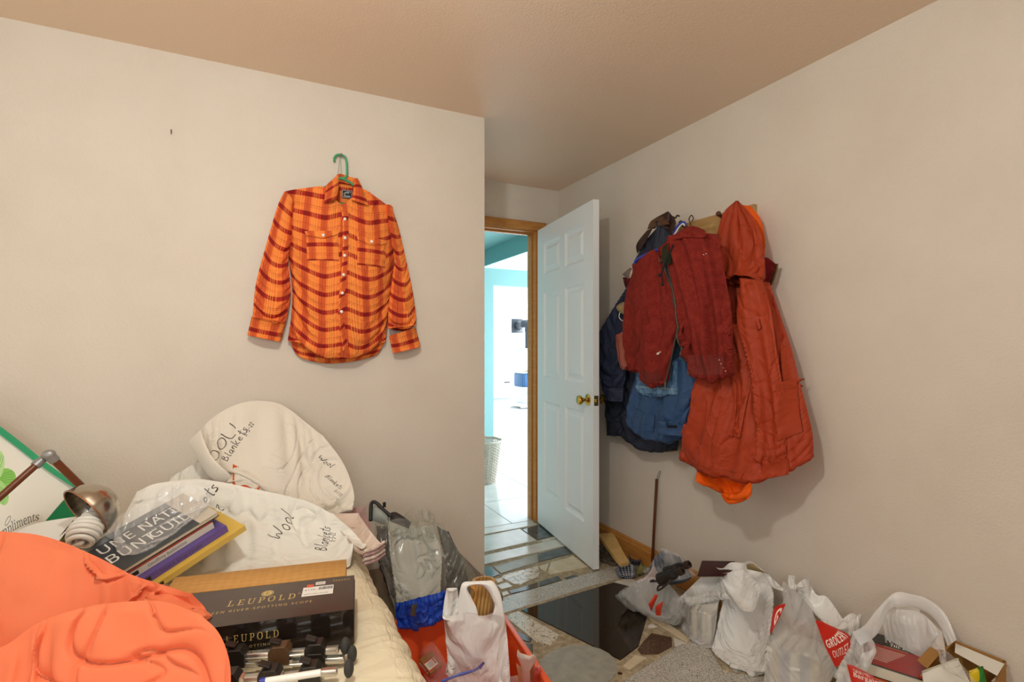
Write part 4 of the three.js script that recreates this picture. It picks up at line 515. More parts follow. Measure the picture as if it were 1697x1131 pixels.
    wp(o, 'pocket', overlay(f, [[-1.355,1.064,.14],[-1.332,.877,.14]], [[-1.321,1.083,.12],[-1.278,.917,.12]], { n: 16, m: 24, lift: 0.005, puff: 0.012 }), rust); wp(o, 'pocket_flap', overlay(f, [[-1.355,1.088,.15],[-1.35,1.06,.15]], [[-1.324,1.11,.125],[-1.317,1.079,.125]], { n: 14, m: 8, lift: 0.012, puff: 0.005 }), rust); wp(o, 'pocket_flap', overlay(f, [[-1.421,1.335,.13],[-1.412,1.297,.13]], [[-1.408,1.341,.12],[-1.399,1.305,.12]], { n: 8, m: 8, lift: 0.008, puff: 0.003 }), rust);
    const hs = curve([[-1.563,1.512,.2],[-1.535,1.502,.2],[-1.494,1.509,.2],[-1.461,1.512,.2],[-1.439,1.509,.2]]); wp(o, 'hood_seam', tube(hs.getPoints(16).map((p) => [p.x, p.y, f.at(p.x, p.y) + 0.001]), 0.0025, 40, 6), rust);
  }
  // red fleece, in front of everything
  { const o = mk('fleece_hoodie', 'dark red zip-up fleece hoodie with paint flecks hanging in front of the coats', 'hoodie', [[-1.71,1.751,.269]][0]);
    piece(o, 'sleeve', fleece, { L: [[-2.094,1.645,.243],[-2.173,1.536,.243],[-2.193,1.411,.243],[-2.186,1.253,.243],[-2.155,1.121,.243]], R: [[-1.981,1.631,.275],[-2.019,1.441,.275],[-2.023,1.279,.275],[-2.035,1.116,.275]], n: 24, m: 56, thick: 0.05, slackU: 1.04, slackV: 1.0, bend: 0.3, fine: { amp: 0.008, fold: { n: 1.3, amp: 0.022, top: 0.4 } } });
    const lf = piece(o, 'left_front', fleece, { L: [[-2.065,1.637,.269],[-2.051,1.443,.269],[-2.051,1.279,.269],[-2.044,1.115,.269],[-2.024,1.064,.269]], R: [[-1.83,1.631,.32],[-1.737,1.425,.32],[-1.722,1.352,.32],[-1.757,1.213,.32],[-1.805,1.067,.32]], T: [[-1.956,1.66,.288],[-1.888,1.682,.288]], B: [[-1.9,1.065,.307]], n: 36, m: 64, thick: 0.03, slackU: 1.03, slackV: 1.0, bend: 0.3, foldAmp: 0, fine: { amp: 0.007, scale: 0.7, fold: { n: 1.9, amp: 0.02, top: 0.3, ph: 0.4 } }, pressure: 0.1, holdSides: 'lrt', hemK: 0.5, gravity: [0, -0.0004, 0] });
    const rf = piece(o, 'right_front', fleece, { L: [[-1.778,1.606,.32],[-1.72,1.454,.32],[-1.694,1.321,.32],[-1.672,1.179,.32],[-1.65,1.119,.32]], R: [[-1.553,1.69,.275],[-1.516,1.516,.275],[-1.486,1.369,.275],[-1.476,1.183,.275],[-1.489,1.125,.275]], T: [[-1.762,1.672,.307],[-1.717,1.711,.307],[-1.611,1.707,.307]], B: [[-1.576,1.115,.32]], n: 48, m: 70, thick: 0.05, maxT: 0.07, slackU: 1.03, slackV: 1.0, steps: 90, pressure: 0.1, bend: 0.3, foldAmp: 0, fine: { amp: 0.007, scale: 0.8, fold: { n: 2.6, amp: 0.04, top: 0.55, lean: -0.12, ph: 0.2 } }, holdSides: 'lrt', hemK: 0.4, gravity: [0, -0.0003, 0] });
    piece(o, 'hood', fleece, { L: [[-1.878,1.686,.3],[-1.795,1.722,.3],[-1.725,1.745,.3],[-1.671,1.749,.3],[-1.611,1.724,.3],[-1.583,1.698,.3]], R: [[-1.798,1.6,.346],[-1.733,1.667,.346],[-1.687,1.697,.346],[-1.633,1.702,.346],[-1.585,1.694,.346],[-1.539,1.681,.346]], sew: 'lrtb', n: 22, m: 44, thick: 0.05, slackU: 1.15, slackV: 1.03, pressure: 0.5 });
    wp(o, 'back', panel3([[-1.917,1.383,.2],[-1.924,1.19,.2]], [[-1.782,1.376,.2],[-1.776,1.188,.2]], { n: 10, m: 14, puff: 0.01 }), fleece); wp(o, 'neck_lining', panel3([[-1.771,1.667,.371],[-1.778,1.627,.371],[-1.767,1.596,.371]], [[-1.707,1.691,.371],[-1.71,1.64,.371],[-1.726,1.585,.371]], { puff: -0.01, n: 10, m: 12 }), cloth(0x2c3020), 'dark green neck lining');
    const rib = cloth(0x78302a, { bumpMap: tex([256, 8], (u, v, x) => ((x >> 2) & 1 ? 210 : 60), false, 3), bumpScale: 0.002 });
    wp(o, 'waistband', overlay(f, [[-1.992,1.118,.31],[-1.974,1.066,.31]], [[-1.83,1.115,.31],[-1.841,1.061,.31]], { n: 24, m: 8, lift: 0.003 }), rib); wp(o, 'waistband', overlay(f, [[-1.664,1.195,.34],[-1.636,1.117,.34]], [[-1.498,1.202,.28],[-1.506,1.122,.28]], { n: 36, m: 10, lift: 0.003, B: [[-1.567,1.115,.33]] }), rib);
    const zipDark = std(0x4c483e, 0.45, { metalness: 0.4 }), edge = (c, u, s) => Array.from({ length: 40 }, (_, k) => { const p = c.at(u, k / 39); return [p[0] + s, p[1], Math.max(p[2] + 0.006, f.at(p[0], p[1]) + 0.002)]; });
    wp(o, 'zip', tube(edge(lf, 1, 0.001), 0.0042, 80, 6), zipDark, 'dark metal zip'); wp(o, 'zip', tube(edge(rf, 0, -0.001), 0.0042, 80, 6), zipDark, 'dark metal zip');
    const pb = lf.at(1, 0.985); wp(o, 'zip_pull', merge([box(0.009, 0.014, 0.006, pb[0], pb[1] - 0.004, pb[2] + 0.006, 0.002), box(0.006, 0.022, 0.002, pb[0], pb[1] - 0.02, pb[2] + 0.007)]), std(0xa08858, 0.35, { metalness: 1 }), 'brass zip pull');
    const cordM = std(0x15120f, 0.8); wp(o, 'drawcord', tube([[-1.693,1.664,.384],[-1.713,1.633,.384],[-1.736,1.595,.384],[-1.756,1.568,.384],[-1.762,1.539,.384],[-1.758,1.507,.384]], 0.0036, 40, 8), cordM, 'black drawcord'); { const k = [[-1.774,1.545,.384],[-1.758,1.502,.384]]; for (const p of k) { const s = new THREE.SphereGeometry(0.0075, 12, 8); s.translate(...p); wp(o, 'cord_knot', s, cordM); } }
    const ps = curve([[-1.927,1.362,.3],[-1.938,1.303,.3],[-1.962,1.251,.3],[-1.997,1.209,.3]]); wp(o, 'pocket_seam', tube(ps.getPoints(14).map((p) => [p.x, p.y, f.at(p.x, p.y) + 0.001]), 0.003, 30, 6), fleece); const ps2 = curve([[-1.927,1.362,.3],[-1.895,1.356,.3]]); wp(o, 'pocket_seam', tube(ps2.getPoints(6).map((p) => [p.x, p.y, f.at(p.x, p.y) + 0.001]), 0.003, 10, 6), fleece); for (const P of [[[-2.017,1.125,.29],[-1.954,1.111,.29],[-1.878,1.107,.29],[-1.838,1.109,.29]], [[-1.689,1.197,.3],[-1.617,1.189,.3],[-1.544,1.193,.3],[-1.47,1.203,.3]]]) wp(o, 'waist_seam', tube(curve(P).getPoints(18).map((p) => [p.x, p.y, f.at(p.x, p.y) + 0.001]), 0.0026, 30, 6), fleece);
    for (const [s, y, r] of [...[[-1.832,1.203,.346],[-1.841,1.2,.346],[-1.816,1.209,.346]].map((p, i) => [p[0], p[1], [0.007, 0.006, 0.004][i]]), ...[[-1.527,1.195,.285],[-1.52,1.18,.285],[-1.513,1.164,.285],[-1.505,1.149,.285],[-1.497,1.136,.285],[-1.569,1.606,.285],[-1.561,1.609,.285]].map((p) => [p[0], p[1], 0.0028])]) { const q = new THREE.SphereGeometry(r, 10, 6); q.scale(1, 0.8, 0.25); q.translate(s, y, f.at(s, y) + 0.003); wp(o, 'paint_fleck', q, std(0xe9ddd0, 0.6), 'dried white paint fleck'); }
  }
  // hangers showing between the coats
  { const o = mk('clothes_hanger', 'blue plastic hanger showing left of the red fleece', 'hanger', [[-1.887,1.817,.162]][0]), bl = phys(0x2f45b8, 0.35);
    wp(o, 'arm', tube([[-1.955,1.706,.203],[-2.03,1.702,.203],[-2.13,1.684,.203],[-2.156,1.671,.203],[-2.158,1.654,.203],[-2.134,1.648,.203]], 0.0075, 40, 10), bl); wp(o, 'hook', tube([[-1.945,1.768,.149],[-1.93,1.787,.149],[-1.915,1.808,.149],[-1.89,1.821,.149],[-1.868,1.82,.149],[-1.858,1.804,.149]], 0.0048, 30, 10), bl); }
  { const o = mk('clothes_hanger', 'white plastic hanger hook beside the dark peg', 'hanger', [[-1.906,1.788,.162]][0]); wp(o, 'hook', tube([[-1.924,1.766,.162],[-1.906,1.781,.162],[-1.891,1.797,.162],[-1.866,1.81,.162],[-1.852,1.799,.162]], 0.0042, 30, 10), phys(0xe8e4da, 0.35)); }
}

// ---------------------------------------------------------------- the bed and what is heaped on it
const BED = 0.55;
const bf = new Field([0, 2, 1], -2.4, 1.1, -2.369, -0.2, 0.012, (x, z) => (x < 0.33 ? BED : 0));
const rest = (eps = 0.004) => (x, y, z) => { let h = bf.at(x, z) + eps, c = 0; if (y < h && y > h - 0.3) { y = h; c = 1; } if (z < ZL + 0.006) { z = ZL + 0.006; c = 1; } return c ? [x, y, z] : null; };
const normalOf = (L, R) => { const a = V(L[0]), b = V(R[0]), c = V(L[L.length - 1]); return b.sub(a).cross(c.sub(a)).negate().normalize().toArray(); };
const at0 = (o, name, geo, mat, label) => wpart(name, geo.clone(), mat, o, label);
function soft(o, name, mat, opt, label) { const nrm = opt.nrm || normalOf(opt.L, opt.R), c = pouch({ nrm, sew: 'lrtb', collide: rest(), steps: 100, pressure: 1, slackU: 1.08, slackV: 1.08, bend: 0.15, gravity: [0, -0.0006, 0], jitter: 0.006, holdK: 0.35, ...opt }); if (opt.add !== false) bf.add(c.geo()); at0(o, name, finer(c, { amp: 0.006, kind: 'cloth', ...opt.fine }), mat, label); return c; }
{ const o = thing('mattress', 'cream mattress along the left wall carrying the heap of bedding', 'mattress', [-0.7, 0.24, -1.2]), cm = cloth(0xe9dcbf, { bumpMap: again(softBump, 1.6), bumpScale: 0.004 });
  const x1 = 0.345, x0 = -1.75, r = 0.075, prof = [[x0, 0.24], [x0, BED - r]]; for (let k = 0; k <= 6; k++) { const a = PI - k / 6 * PI / 2; prof.push([x0 + r + r * Math.cos(a), BED - r + r * Math.sin(a)]); } for (let k = 1; k < 50; k++) prof.push([lerp(x0 + r, x1 - r, k / 50), BED]); for (let k = 0; k <= 14; k++) { const a = PI / 2 - k / 14 * PI / 2; prof.push([x1 - r + r * Math.cos(a), BED - r + r * Math.sin(a)]); } for (let k = 1; k <= 8; k++) prof.push([x1, lerp(BED - r, 0.24, k / 8)]);
  const np = prof.length - 1, mz = 220, g = gridGeo((u, v) => { const p = prof[Math.round(u * np)], z = lerp(ZL + 0.02, -0.12, v), edge = smoothstep(p[0], x1 - 0.22, x1 - 0.02); const w = edge * (0.0045 * N2(p[0] * 5, z * 26) + 0.003 * N2(p[0] * 7 + 4, z * 55)) + 0.004 * N2(p[0] * 4, z * 4); return [p[0] + (u > 0.8 ? w : 0), p[1] + w, z]; }, np, mz, 2.3, 2.2, true);
  at0(o, 'mattress_cover', g, cm); at0(o, 'mattress_side', span(x0 + 0.01, x1 - 0.01, 0.24, 0.45, -0.2, -0.125, 0.02), cm);
  const b = thing('bed_base', 'plain dark bed base under the cream mattress', 'bed base', [-0.7, 0, -1.2]); at0(b, 'frame', span(-1.74, 0.335, 0.1, 0.238, -2.35, -0.14, 0.01), std(0x6b5238, 0.6)); for (const [x, z] of [[-1.68, -2.28], [0.27, -2.28], [-1.68, -0.2], [0.27, -0.2]]) at0(b, 'leg', rod([x, 0, z], [x, 0.1, z], 0.022, 0.03), std(0x4a3826, 0.6)); }

const creaseBump = tex(512, (u, v) => { const w = 0.25 * fbm(u * 3, v * 3, 12, 3); return cl8(140 - 240 * Math.max(0, 0.16 - Math.abs(fbm(u * 3 + w, v * 8 - w, 14, 2))) / 0.16 * Math.max(0, fbm(u * 2, v * 2, 18, 2) + 0.1)); }, false, 2.4);
const cotton = (c, o = {}) => cloth(c, { bumpMap: creaseBump, bumpScale: 0.0025, ...o });
// marker writing on the pillowcases: drawn strokes, one texture per case
const GLYPH = { W: [0.9, [0, 1, .2, 0, .42, .75, .65, 0, .9, 1]], O: [0.8, [.4, 1, .12, .85, 0, .5, .12, .12, .4, 0, .68, .14, .78, .5, .66, .86, .36, 1]], L: [0.6, [.05, 1, 0, .02, .55, .05]], o: [0.5, [.25, .55, .03, .42, 0, .2, .14, .02, .34, .05, .44, .26, .36, .48, .2, .56]], l: [0.25, [.1, 1, .04, .3, .1, .02, .22, .04]], B: [0.62, [.05, 0, .06, 1, .42, .92, .4, .62, .08, .54, .52, .42, .54, .12, .04, 0]], a: [0.5, [.4, .5, .14, .56, .0, .28, .12, .02, .36, .14, .4, .5, .42, .05, .5, .02]], n: [0.48, [.02, .54, .03, 0, .06, .36, .24, .54, .36, .42, .38, .02]], k: [0.48, [.04, 1, .03, 0], [.4, .56, .06, .24, .42, 0]], e: [0.46, [.02, .3, .38, .34, .32, .54, .12, .52, .0, .24, .14, .02, .4, .08]], t: [0.4, [.18, .95, .16, .06, .34, .02], [.0, .62, .38, .66]], s: [0.4, [.36, .5, .12, .54, .06, .38, .32, .22, .26, .04, .0, .06]], 1: [0.22, [.1, 1, .08, 0]], 2: [0.5, [.02, .8, .22, 1, .42, .76, .04, .02, .46, .04]], 5: [0.5, [.42, 1, .08, .96, .06, .58, .34, .56, .42, .26, .22, .0, .0, .1]], '-': [0.4, [.06, .45, .34, .46]], '!': [0.3, [.1, 1, .12, .4], [.1, .08, .13, .02]] };
const scrawl = (w, h, bg, words) => canvasTex(w, h, (x) => { x.fillStyle = bg; x.fillRect(0, 0, w, h); x.strokeStyle = '#2b2624'; x.lineCap = x.lineJoin = 'round';
  for (const [s, px, py, a, size, lw] of words) { x.save(); x.translate(px * w, py * h); x.rotate(a); let dx = 0; for (const ch of s) { const G = GLYPH[ch]; if (!G) { dx += size * 0.4; continue; } const jy = rnd(-0.06, 0.06) * size, sl = rnd(0.05, 0.2); x.lineWidth = lw || size * 0.06; for (const p of G.slice(1)) { x.beginPath(); for (let k = 0; k < p.length; k += 2) { const X = dx + (p[k] + sl * p[k + 1]) * size, Y = jy - p[k + 1] * size; if (!k) x.moveTo(X, Y); else if (k + 3 < p.length) x.quadraticCurveTo(X, Y, dx + ((p[k] + p[k + 2]) / 2 + sl * (p[k + 1] + p[k + 3]) / 2) * size, jy - (p[k + 1] + p[k + 3]) / 2 * size); else x.lineTo(X, Y); } x.stroke(); } dx += (G[0] + 0.14) * size; } x.restore(); } });

// folded sheets right of the pillows
{ const mau = cotton(0xbd9a98), pink = cotton(0xe0cdbf);
  const a = thing('folded_blanket', 'folded mauve blanket below the upper pillow bag', 'blanket', [0.3, 0.56, -2.1]); soft(a, 'folds', mau, { L: [[.224,.6,-2.167],[.249,.6,-1.956]], R: [[.407,.6,-2.127],[.377,.6,-1.864]], nrm: [0, 1, 0], n: 26, m: 16, thick: 0.05, slackU: 1.04, slackV: 1.04, pressure: 0.7 });
  const b = thing('folded_sheet', 'folded pale pink sheet at the right end of the pillow bags', 'sheet', [0.3, 0.56, -1.95]), q = [[.24,.625,-2.037],[.354,.625,-1.973],[.365,.625,-1.633],[.296,.625,-1.593]];
  soft(b, 'folds', pink, { L: [q[0], q[3]], R: [q[1], q[2]], nrm: [0, 1, 0], n: 30, m: 26, thick: 0.035, backThick: 0.03, slackU: 1.04, slackV: 1.04, pressure: 0.6, bend: 0.1 });
  for (let k = 0; k < 4; k++) { const e = [[.291,.64,-1.563],[.328,.64,-1.576],[.362,.64,-1.612]]; at0(b, 'fold_edge', tube(e.map(([x, y, z]) => [x + 0.003, y - k * 0.012, z + 0.004]), 0.0052, 20, 6), k & 1 ? mau : pink); } }

{ const o = thing('pillow', 'third white pillow mostly hidden behind the two marked pillow bags', 'pillow', [-0.4, 0.56, -2.2]); soft(o, 'pillowcase', cotton(0xe4dfd4), { L: [[-.249,.772,-2.216],[-.284,.704,-2.165],[-.287,.62,-2.103]], R: [[-.097,.777,-2.22],[-.058,.679,-2.147],[-.047,.59,-2.08]], T: [[-.187,.807,-2.243],[-.149,.812,-2.246]], n: 26, m: 26, thick: 0.06, pressure: 0.8 }); }
{ const o = thing('orange_blanket', 'corner of an orange blanket showing between the two pillow bags', 'blanket', [-0.1, 0.6, -1.95]); soft(o, 'blanket_corner', cloth(0xd9531e), { L: [[-.055,.812,-2.135],[-.057,.703,-2.057]], R: [[.03,.766,-2.103],[.029,.658,-2.025]], n: 14, m: 14, thick: 0.03 }); }
let lower, upper;
{ const t = scrawl(1024, 700, '#ebe8df', [['Wool', 0.67, 0.4, -1.1, 72, 4], ['Blankets', 0.83, 0.52, -1.15, 50, 4], ['11-5-22', 0.89, 0.42, -1.15, 26, 3], ['WOOL', 0.12, 0.52, -0.9, 84, 5], ['Blankets', 0.25, 0.42, -1.1, 64, 5], ['11-5-22', 0.36, 0.34, -1.2, 36, 3]]);
  const o = thing('pillow_bag', 'large white pillowcase stuffed with wool blankets, marked Wool Blankets, lying in front on the bed', 'pillow', [0, 0.56, -1.8], 0);
  const m = cotton(0xffffff, { map: t });
  lower = soft(o, 'pillowcase', m, { L: [[-.316,.78,-2.001],[-.34,.718,-1.919],[-.321,.651,-1.83],[-.279,.606,-1.77]], R: [[.25,.671,-1.856],[.306,.622,-1.791],[.335,.578,-1.731],[.308,.551,-1.696],[.275,.536,-1.676]], T: [[-.269,.799,-2.026],[-.168,.803,-2.033],[-.095,.791,-2.016],[.01,.763,-1.979],[.164,.718,-1.919]], B: [[-.172,.569,-1.719],[-.023,.56,-1.708],[.138,.551,-1.696]], n: 66, m: 50, thick: 0.13, backThick: 0.03, slackU: (u, v) => 1 + 0.09 * Math.sin(PI * v), slackV: (u, v) => 1 + 0.11 * Math.sin(PI * u), pressure: 0.6, uvUnit: true, steps: 110, bend: 0.3, fine: { amp: 0.011, kind: 'pillow' } });
}
{ const t = scrawl(1024, 800, '#e9e1d3', [['WOOL!', 0.12, 0.5, -0.72, 88, 5], ['Blankets', 0.27, 0.46, -0.9, 52, 4], ['11-5-22', 0.4, 0.28, -0.95, 26, 3], ['Wool', 0.86, 0.3, 1.0, 44, 4], ['Blankets', 0.86, 0.5, 1.15, 32, 3], ['11-5-22', 0.88, 0.66, 1.15, 20, 2]]);
  const o = thing('pillow_bag', 'cream pillowcase stuffed with wool blankets, topmost, leaning against the wall', 'pillow', [0.1, 0.75, -2.15], 0), m = cotton(0xffffff, { map: t });
  upper = soft(o, 'pillowcase', m, { L: [[-.186,.893,-2.193],[-.146,.82,-2.141],[-.088,.756,-2.095]], R: [[.256,.884,-2.187],[.325,.783,-2.114],[.353,.686,-2.045],[.338,.631,-2.006]], T: [[-.152,.95,-2.234],[-.101,.994,-2.266],[-.031,1.025,-2.288],[.047,1.029,-2.291],[.129,1.001,-2.27]], B: [[.001,.729,-2.076],[.107,.692,-2.049],[.225,.642,-2.014]], n: 64, m: 46, thick: 0.13, backThick: 0.05, slackU: (u, v) => 1 + 0.09 * Math.sin(PI * v), slackV: (u, v) => 1 + 0.12 * Math.sin(PI * u), pressure: 0.6, uvUnit: true, steps: 110, bend: 0.3, fine: { amp: 0.012, kind: 'pillow' } });
  const flap = panel3([[-.194,.891,-2.192],[-.177,.856,-2.167],[-.149,.809,-2.133],[-.118,.769,-2.105],[-.08,.748,-2.089]].map(([a, b, c]) => [a, b + 0.008, c + 0.012]), [[-.157,.904,-2.201],[-.14,.86,-2.17],[-.12,.821,-2.142],[-.093,.789,-2.119],[-.058,.756,-2.096]].map(([a, b, c]) => [a, b + 0.036, c + 0.05]), { n: 10, m: 20, nrm: [0, 0.58, 0.81], puff: 0.012 });
  at0(o, 'case_hem', flap, cotton(0xe6ddcf), 'open hemmed end of the case');
}
// ---- scope box, in its printed carton, with a plain carton behind
{ const R = [0.2102, 0.637, -1.233], ang = -Math.atan2(0.048, 0.261), len = 0.41, h = 0.083, d = 0.185;
  const X = [Math.cos(-ang), Math.sin(-ang)], frame = (a, b) => [R[0] - X[0] * a + X[1] * b, R[2] - X[1] * a - X[0] * b];   // a: to the left along the front, b: towards the back
  const gold = '#c9ad62', print = (w, hh, draw) => canvasTex(w, hh, (x) => { const g = x; g.fillStyle = hh > 300 ? '#3b2b25' : '#241c18'; g.fillRect(0, 0, w, hh); for (let k = 0; k < 700; k++) { g.fillStyle = k % 3 ? 'rgba(70,52,40,.14)' : 'rgba(16,12,10,.14)'; g.fillRect(rnd(0, w), rnd(0, hh), rnd(4, 70), rnd(1, 5)); } draw(g, w, hh); });
    const S = 2500;                                                           // pixels a metre
  const fit = (x, t, x0, y, W, cap, font) => { x.save(); x.translate(x0, y); const px = cap / 0.72; x.font = px + 'px ' + font; const tw = x.measureText(t).width, k = W / (tw * 1.3); x.scale(k, 1); let dx = 0; for (const c of t) { x.fillText(c, dx, 0); dx += x.measureText(c).width + tw * 0.3 / (t.length - 1); } x.restore(); };
  const top = print(Math.round(len * S), Math.round(d * S), (x, w, hh) => { const X = (m) => w - m * S; x.fillStyle = gold; fit(x, 'LEUPOLD', X(0.28), hh * 0.52, 0.147 * S, hh * 0.15, 'serif'); x.font = '20px serif'; x.fillText('®', X(0.13), hh * 0.4); fit(x, 'GREEN RIVER·SPOTTING SCOPE', X(0.325), hh * 0.68, 0.232 * S, hh * 0.058, 'sans-serif'); fit(x, 'Sequoia', X(0.052), hh * 0.13, 0.041 * S, hh * 0.06, 'sans-serif');
    x.beginPath(); x.ellipse(X(0.2), hh * 0.27, 34, 40, 0, 0, 7); x.fillStyle = gold; x.fill(); x.strokeStyle = '#2b211c'; x.lineWidth = 3; x.beginPath(); x.ellipse(X(0.2), hh * 0.27, 27, 32, 0, 0, 7); x.stroke(); x.fillStyle = '#2b211c'; x.font = 'italic 46px serif'; x.fillText('L', X(0.206), hh * 0.3);
    x.fillStyle = '#efece6'; x.fillRect(X(0.12), hh * 0.23, 0.071 * S, hh * 0.27); x.fillStyle = '#333'; x.font = '26px monospace'; x.fillText('$179.99', X(0.116), hh * 0.34); for (let k = 0; k < 30; k++) x.fillRect(X(0.083) + k * 2.7, hh * 0.26, rnd(0.8, 2), 38); x.font = '18px sans-serif'; x.fillText('SPOTTING SCOPE', X(0.116), hh * 0.46); x.fillStyle = '#e8e2d8'; x.fillRect(X(0.093), hh * 0.09, 58, 44); x.fillStyle = '#9a958c'; x.fillRect(X(0.09), hh * 0.13, 44, 9); x.fillStyle = '#e2542a'; x.fillRect(X(0.113), hh * 0.15, 40, 42); });
  const front = print(Math.round(len * S), Math.round(h * S), (x, w, hh) => { const X = (m) => w - m * S; x.fillStyle = gold; fit(x, 'LEUPOLD', X(0.262), hh * 0.45, 0.106 * S, hh * 0.19, 'serif'); fit(x, 'GREEN RIVER SPOTTING SCOPE', X(0.31), hh * 0.63, 0.178 * S, hh * 0.07, 'sans-serif'); fit(x, '15-45x60mm COMPACT', X(0.3), hh * 0.8, 0.09 * S, hh * 0.05, 'sans-serif'); });
  const ink = (t, r = 0.2) => phys(t ? 0xffffff : 0x2b211c, r, t ? { map: t, specularIntensity: 0.8, clearcoat: 0.4, clearcoatRoughness: 0.15 } : { specularIntensity: 0.8 });
  const [cx, cz] = frame(len / 2, d / 2), o = thing('scope_box', 'dark brown printed carton reading LEUPOLD on top of the bed', 'box', [cx, BED, cz], ang);
  const quad = (P, unit = true) => { const g = new THREE.BufferGeometry(); g.setAttribute('position', new THREE.Float32BufferAttribute(P.flat(), 3)); g.setAttribute('uv', new THREE.Float32BufferAttribute([0, 0, 1, 0, 1, 1, 0, 1], 2)); g.setIndex([0, 1, 2, 0, 2, 3]); g.computeVertexNormals(); return g; };
  const y1 = 0.087, y0 = 0.002, a = len / 2, b = d / 2;
  part('carton', span(-a + 0.0015, a - 0.0015, y0, y1 - 0.0012, -b + 0.0015, b - 0.0015, 0.0012), ink(null, 0.3), o);
  part('lid_print', (() => { const g = gridGeo((u, v) => [lerp(-a, a, u), y1 + 0.0015 * Math.sin(PI * u) * Math.sin(PI * v) + 0.0004, lerp(-b, b, v)], 30, 14); const uv = g.attributes.uv; for (let i = 0; i < uv.count; i++) uv.setY(i, 1 + uv.getY(i)); return g; })(), ink(top, 0.32), o);
  part('front_print', quad([[-a, y0, b], [a, y0, b], [a, y1, b], [-a, y1, b]]), ink(front, 0.08), o);
  part('lid_tab', span(a - 0.001, a + 0.0015, 0.004, y1 - 0.006, -b + 0.01, b - 0.01), std(0x20242c, 0.4), o);
  bf.add((() => { const g = span(-a, a, 0, y1, -b, b); g.rotateY(ang); g.translate(cx, BED, cz); return g; })());
  const [ex, ez] = frame(len / 2 + 0.02, d + 0.055), k = thing('cardboard_box', 'plain tan cardboard box directly behind the dark scope carton', 'box', [ex, BED, ez], ang), card = phys(0xffffff, 0.75, { map: tex(256, (u, v, x) => mixc([206, 158, 96], [188, 138, 76], 0.5 + 0.5 * fbm(u * 4, v * 30, 4, 3) + 0.1 * Math.sin(x * 0.4)), true, 3), specularIntensity: 0.3 });
  part('carton', span(-a - 0.01, a - 0.002, 0.002, 0.082, -0.05, 0.05, 0.003), card, k); part('lid_flap', (() => { const g = span(-a - 0.01, a - 0.002, -0.0015, 0.0015, -0.09, 0.004, 0.001); g.rotateX(0.06); g.translate(0, 0.087, 0.048); return g; })(), card, k); bf.add((() => { const g = span(-a, a, 0, 0.09, -0.05, 0.05); g.rotateY(ang); g.translate(ex, BED, ez); return g; })());
}
// ---- folded tripod in front of the box
{ const o = thing('tripod', 'folded aluminium tripod with dark leg clamps lying in front of the scope carton', 'tripod', [0.05, BED, -1.17]), al = std(0xd6d2c8, 0.25, { metalness: 0.9 }), blk = phys(0x241e1a, 0.32), brn = phys(0x5a4028, 0.35), rub = phys(0x3a3834, 0.75);
  const legs = [[[[-.127,.587,-1.272],[.17,.587,-1.173]], [[0.34, 0.135], [0.62, 0.135], [0.85, 0.13]], [[.184,.586,-1.18]][0]], [[[-.12,.576,-1.2],[.159,.576,-1.114]], [[0.3, 0.14], [0.56, 0.14], [0.82, 0.14]], [[.18,.576,-1.11]][0]], [[[-.095,.568,-1.266],[.181,.568,-1.166]], [[0.8, 0.12]], [[.196,.572,-1.166]][0]]];
  legs.forEach(([[A, B], cl, F], li) => { const a = V(A), b = V(B), d = b.clone().sub(a), L = d.length(), dir = d.clone().normalize(), yaw = Math.atan2(-dir.z, dir.x);
    const P = (t) => a.clone().addScaledVector(d, t), put = (g, t, dy = 0) => { g.rotateZ(Math.asin(dir.y)); g.rotateY(yaw); const p = P(t); g.translate(p.x, p.y + dy, p.z); return g; };
    const leg = at0(o, 'leg', merge([put(box(L * 0.4, 0.021, 0.021, 0, 0, 0, 0.004), 0.2), put(box(L * 0.3, 0.018, 0.018, 0, 0, 0, 0.004), 0.5), put(box(L * 0.36, 0.015, 0.015, 0, 0, 0, 0.004), 0.82), put(box(L * 0.98, 0.003, 0.023, 0, 0, 0, 0.001), 0.5)]), al);
    const loc = (g) => { g.applyMatrix4(o.matrixWorld.clone().invert()); return g; };
    cl.forEach(([t, w], k) => { const s = new THREE.Shape([[-0.02, -0.0175], [0.02, -0.0175], [0.02, 0.008], [0.012, 0.0175], [-0.012, 0.0175], [-0.02, 0.008]].map((p) => new THREE.Vector2(...p))), g = boxUV(new THREE.ExtrudeGeometry(s, { depth: 0.028, bevelEnabled: true, bevelSize: 0.001, bevelThickness: 0.001, bevelSegments: 1 })); g.translate(0, 0, -0.014);
      const c = part('leg_clamp', loc(put(g, t, 0.003)), k === 1 && li === 0 ? brn : blk, leg, k === 1 && li === 0 ? 'bronze leg clamp' : 'black leg clamp');
      part('clamp_lever', loc(put((() => { const q = box(0.022, 0.004, 0.018, -0.018, 0.02, 0, 0.001); q.rotateZ(-0.35); return q; })(), t, 0.003)), blk, leg); });
    const foot = new THREE.SphereGeometry(0.0125, 18, 14); foot.scale(0.8, 1.45, 1.1); foot.rotateY(yaw); foot.translate(F[0], F[1] + 0.002, F[2]); part('rubber_foot', loc(foot), rub, leg, 'grey rubber foot'); });
}
{ const [A, B] = [[.026,.6,-1.102],[.123,.6,-1.084]], o = thing('marker_pen', 'white marker pen with blue end lying on the tripod at the bottom edge', 'pen', A); at0(o, 'barrel', rod(A, B, 0.0065), phys(0xf1eee6, 0.3)); const C = V(A).lerp(V(B), -0.1).toArray(); at0(o, 'cap', rod(C, A, 0.0072), phys(0x2a35a0, 0.3), 'blue cap'); }

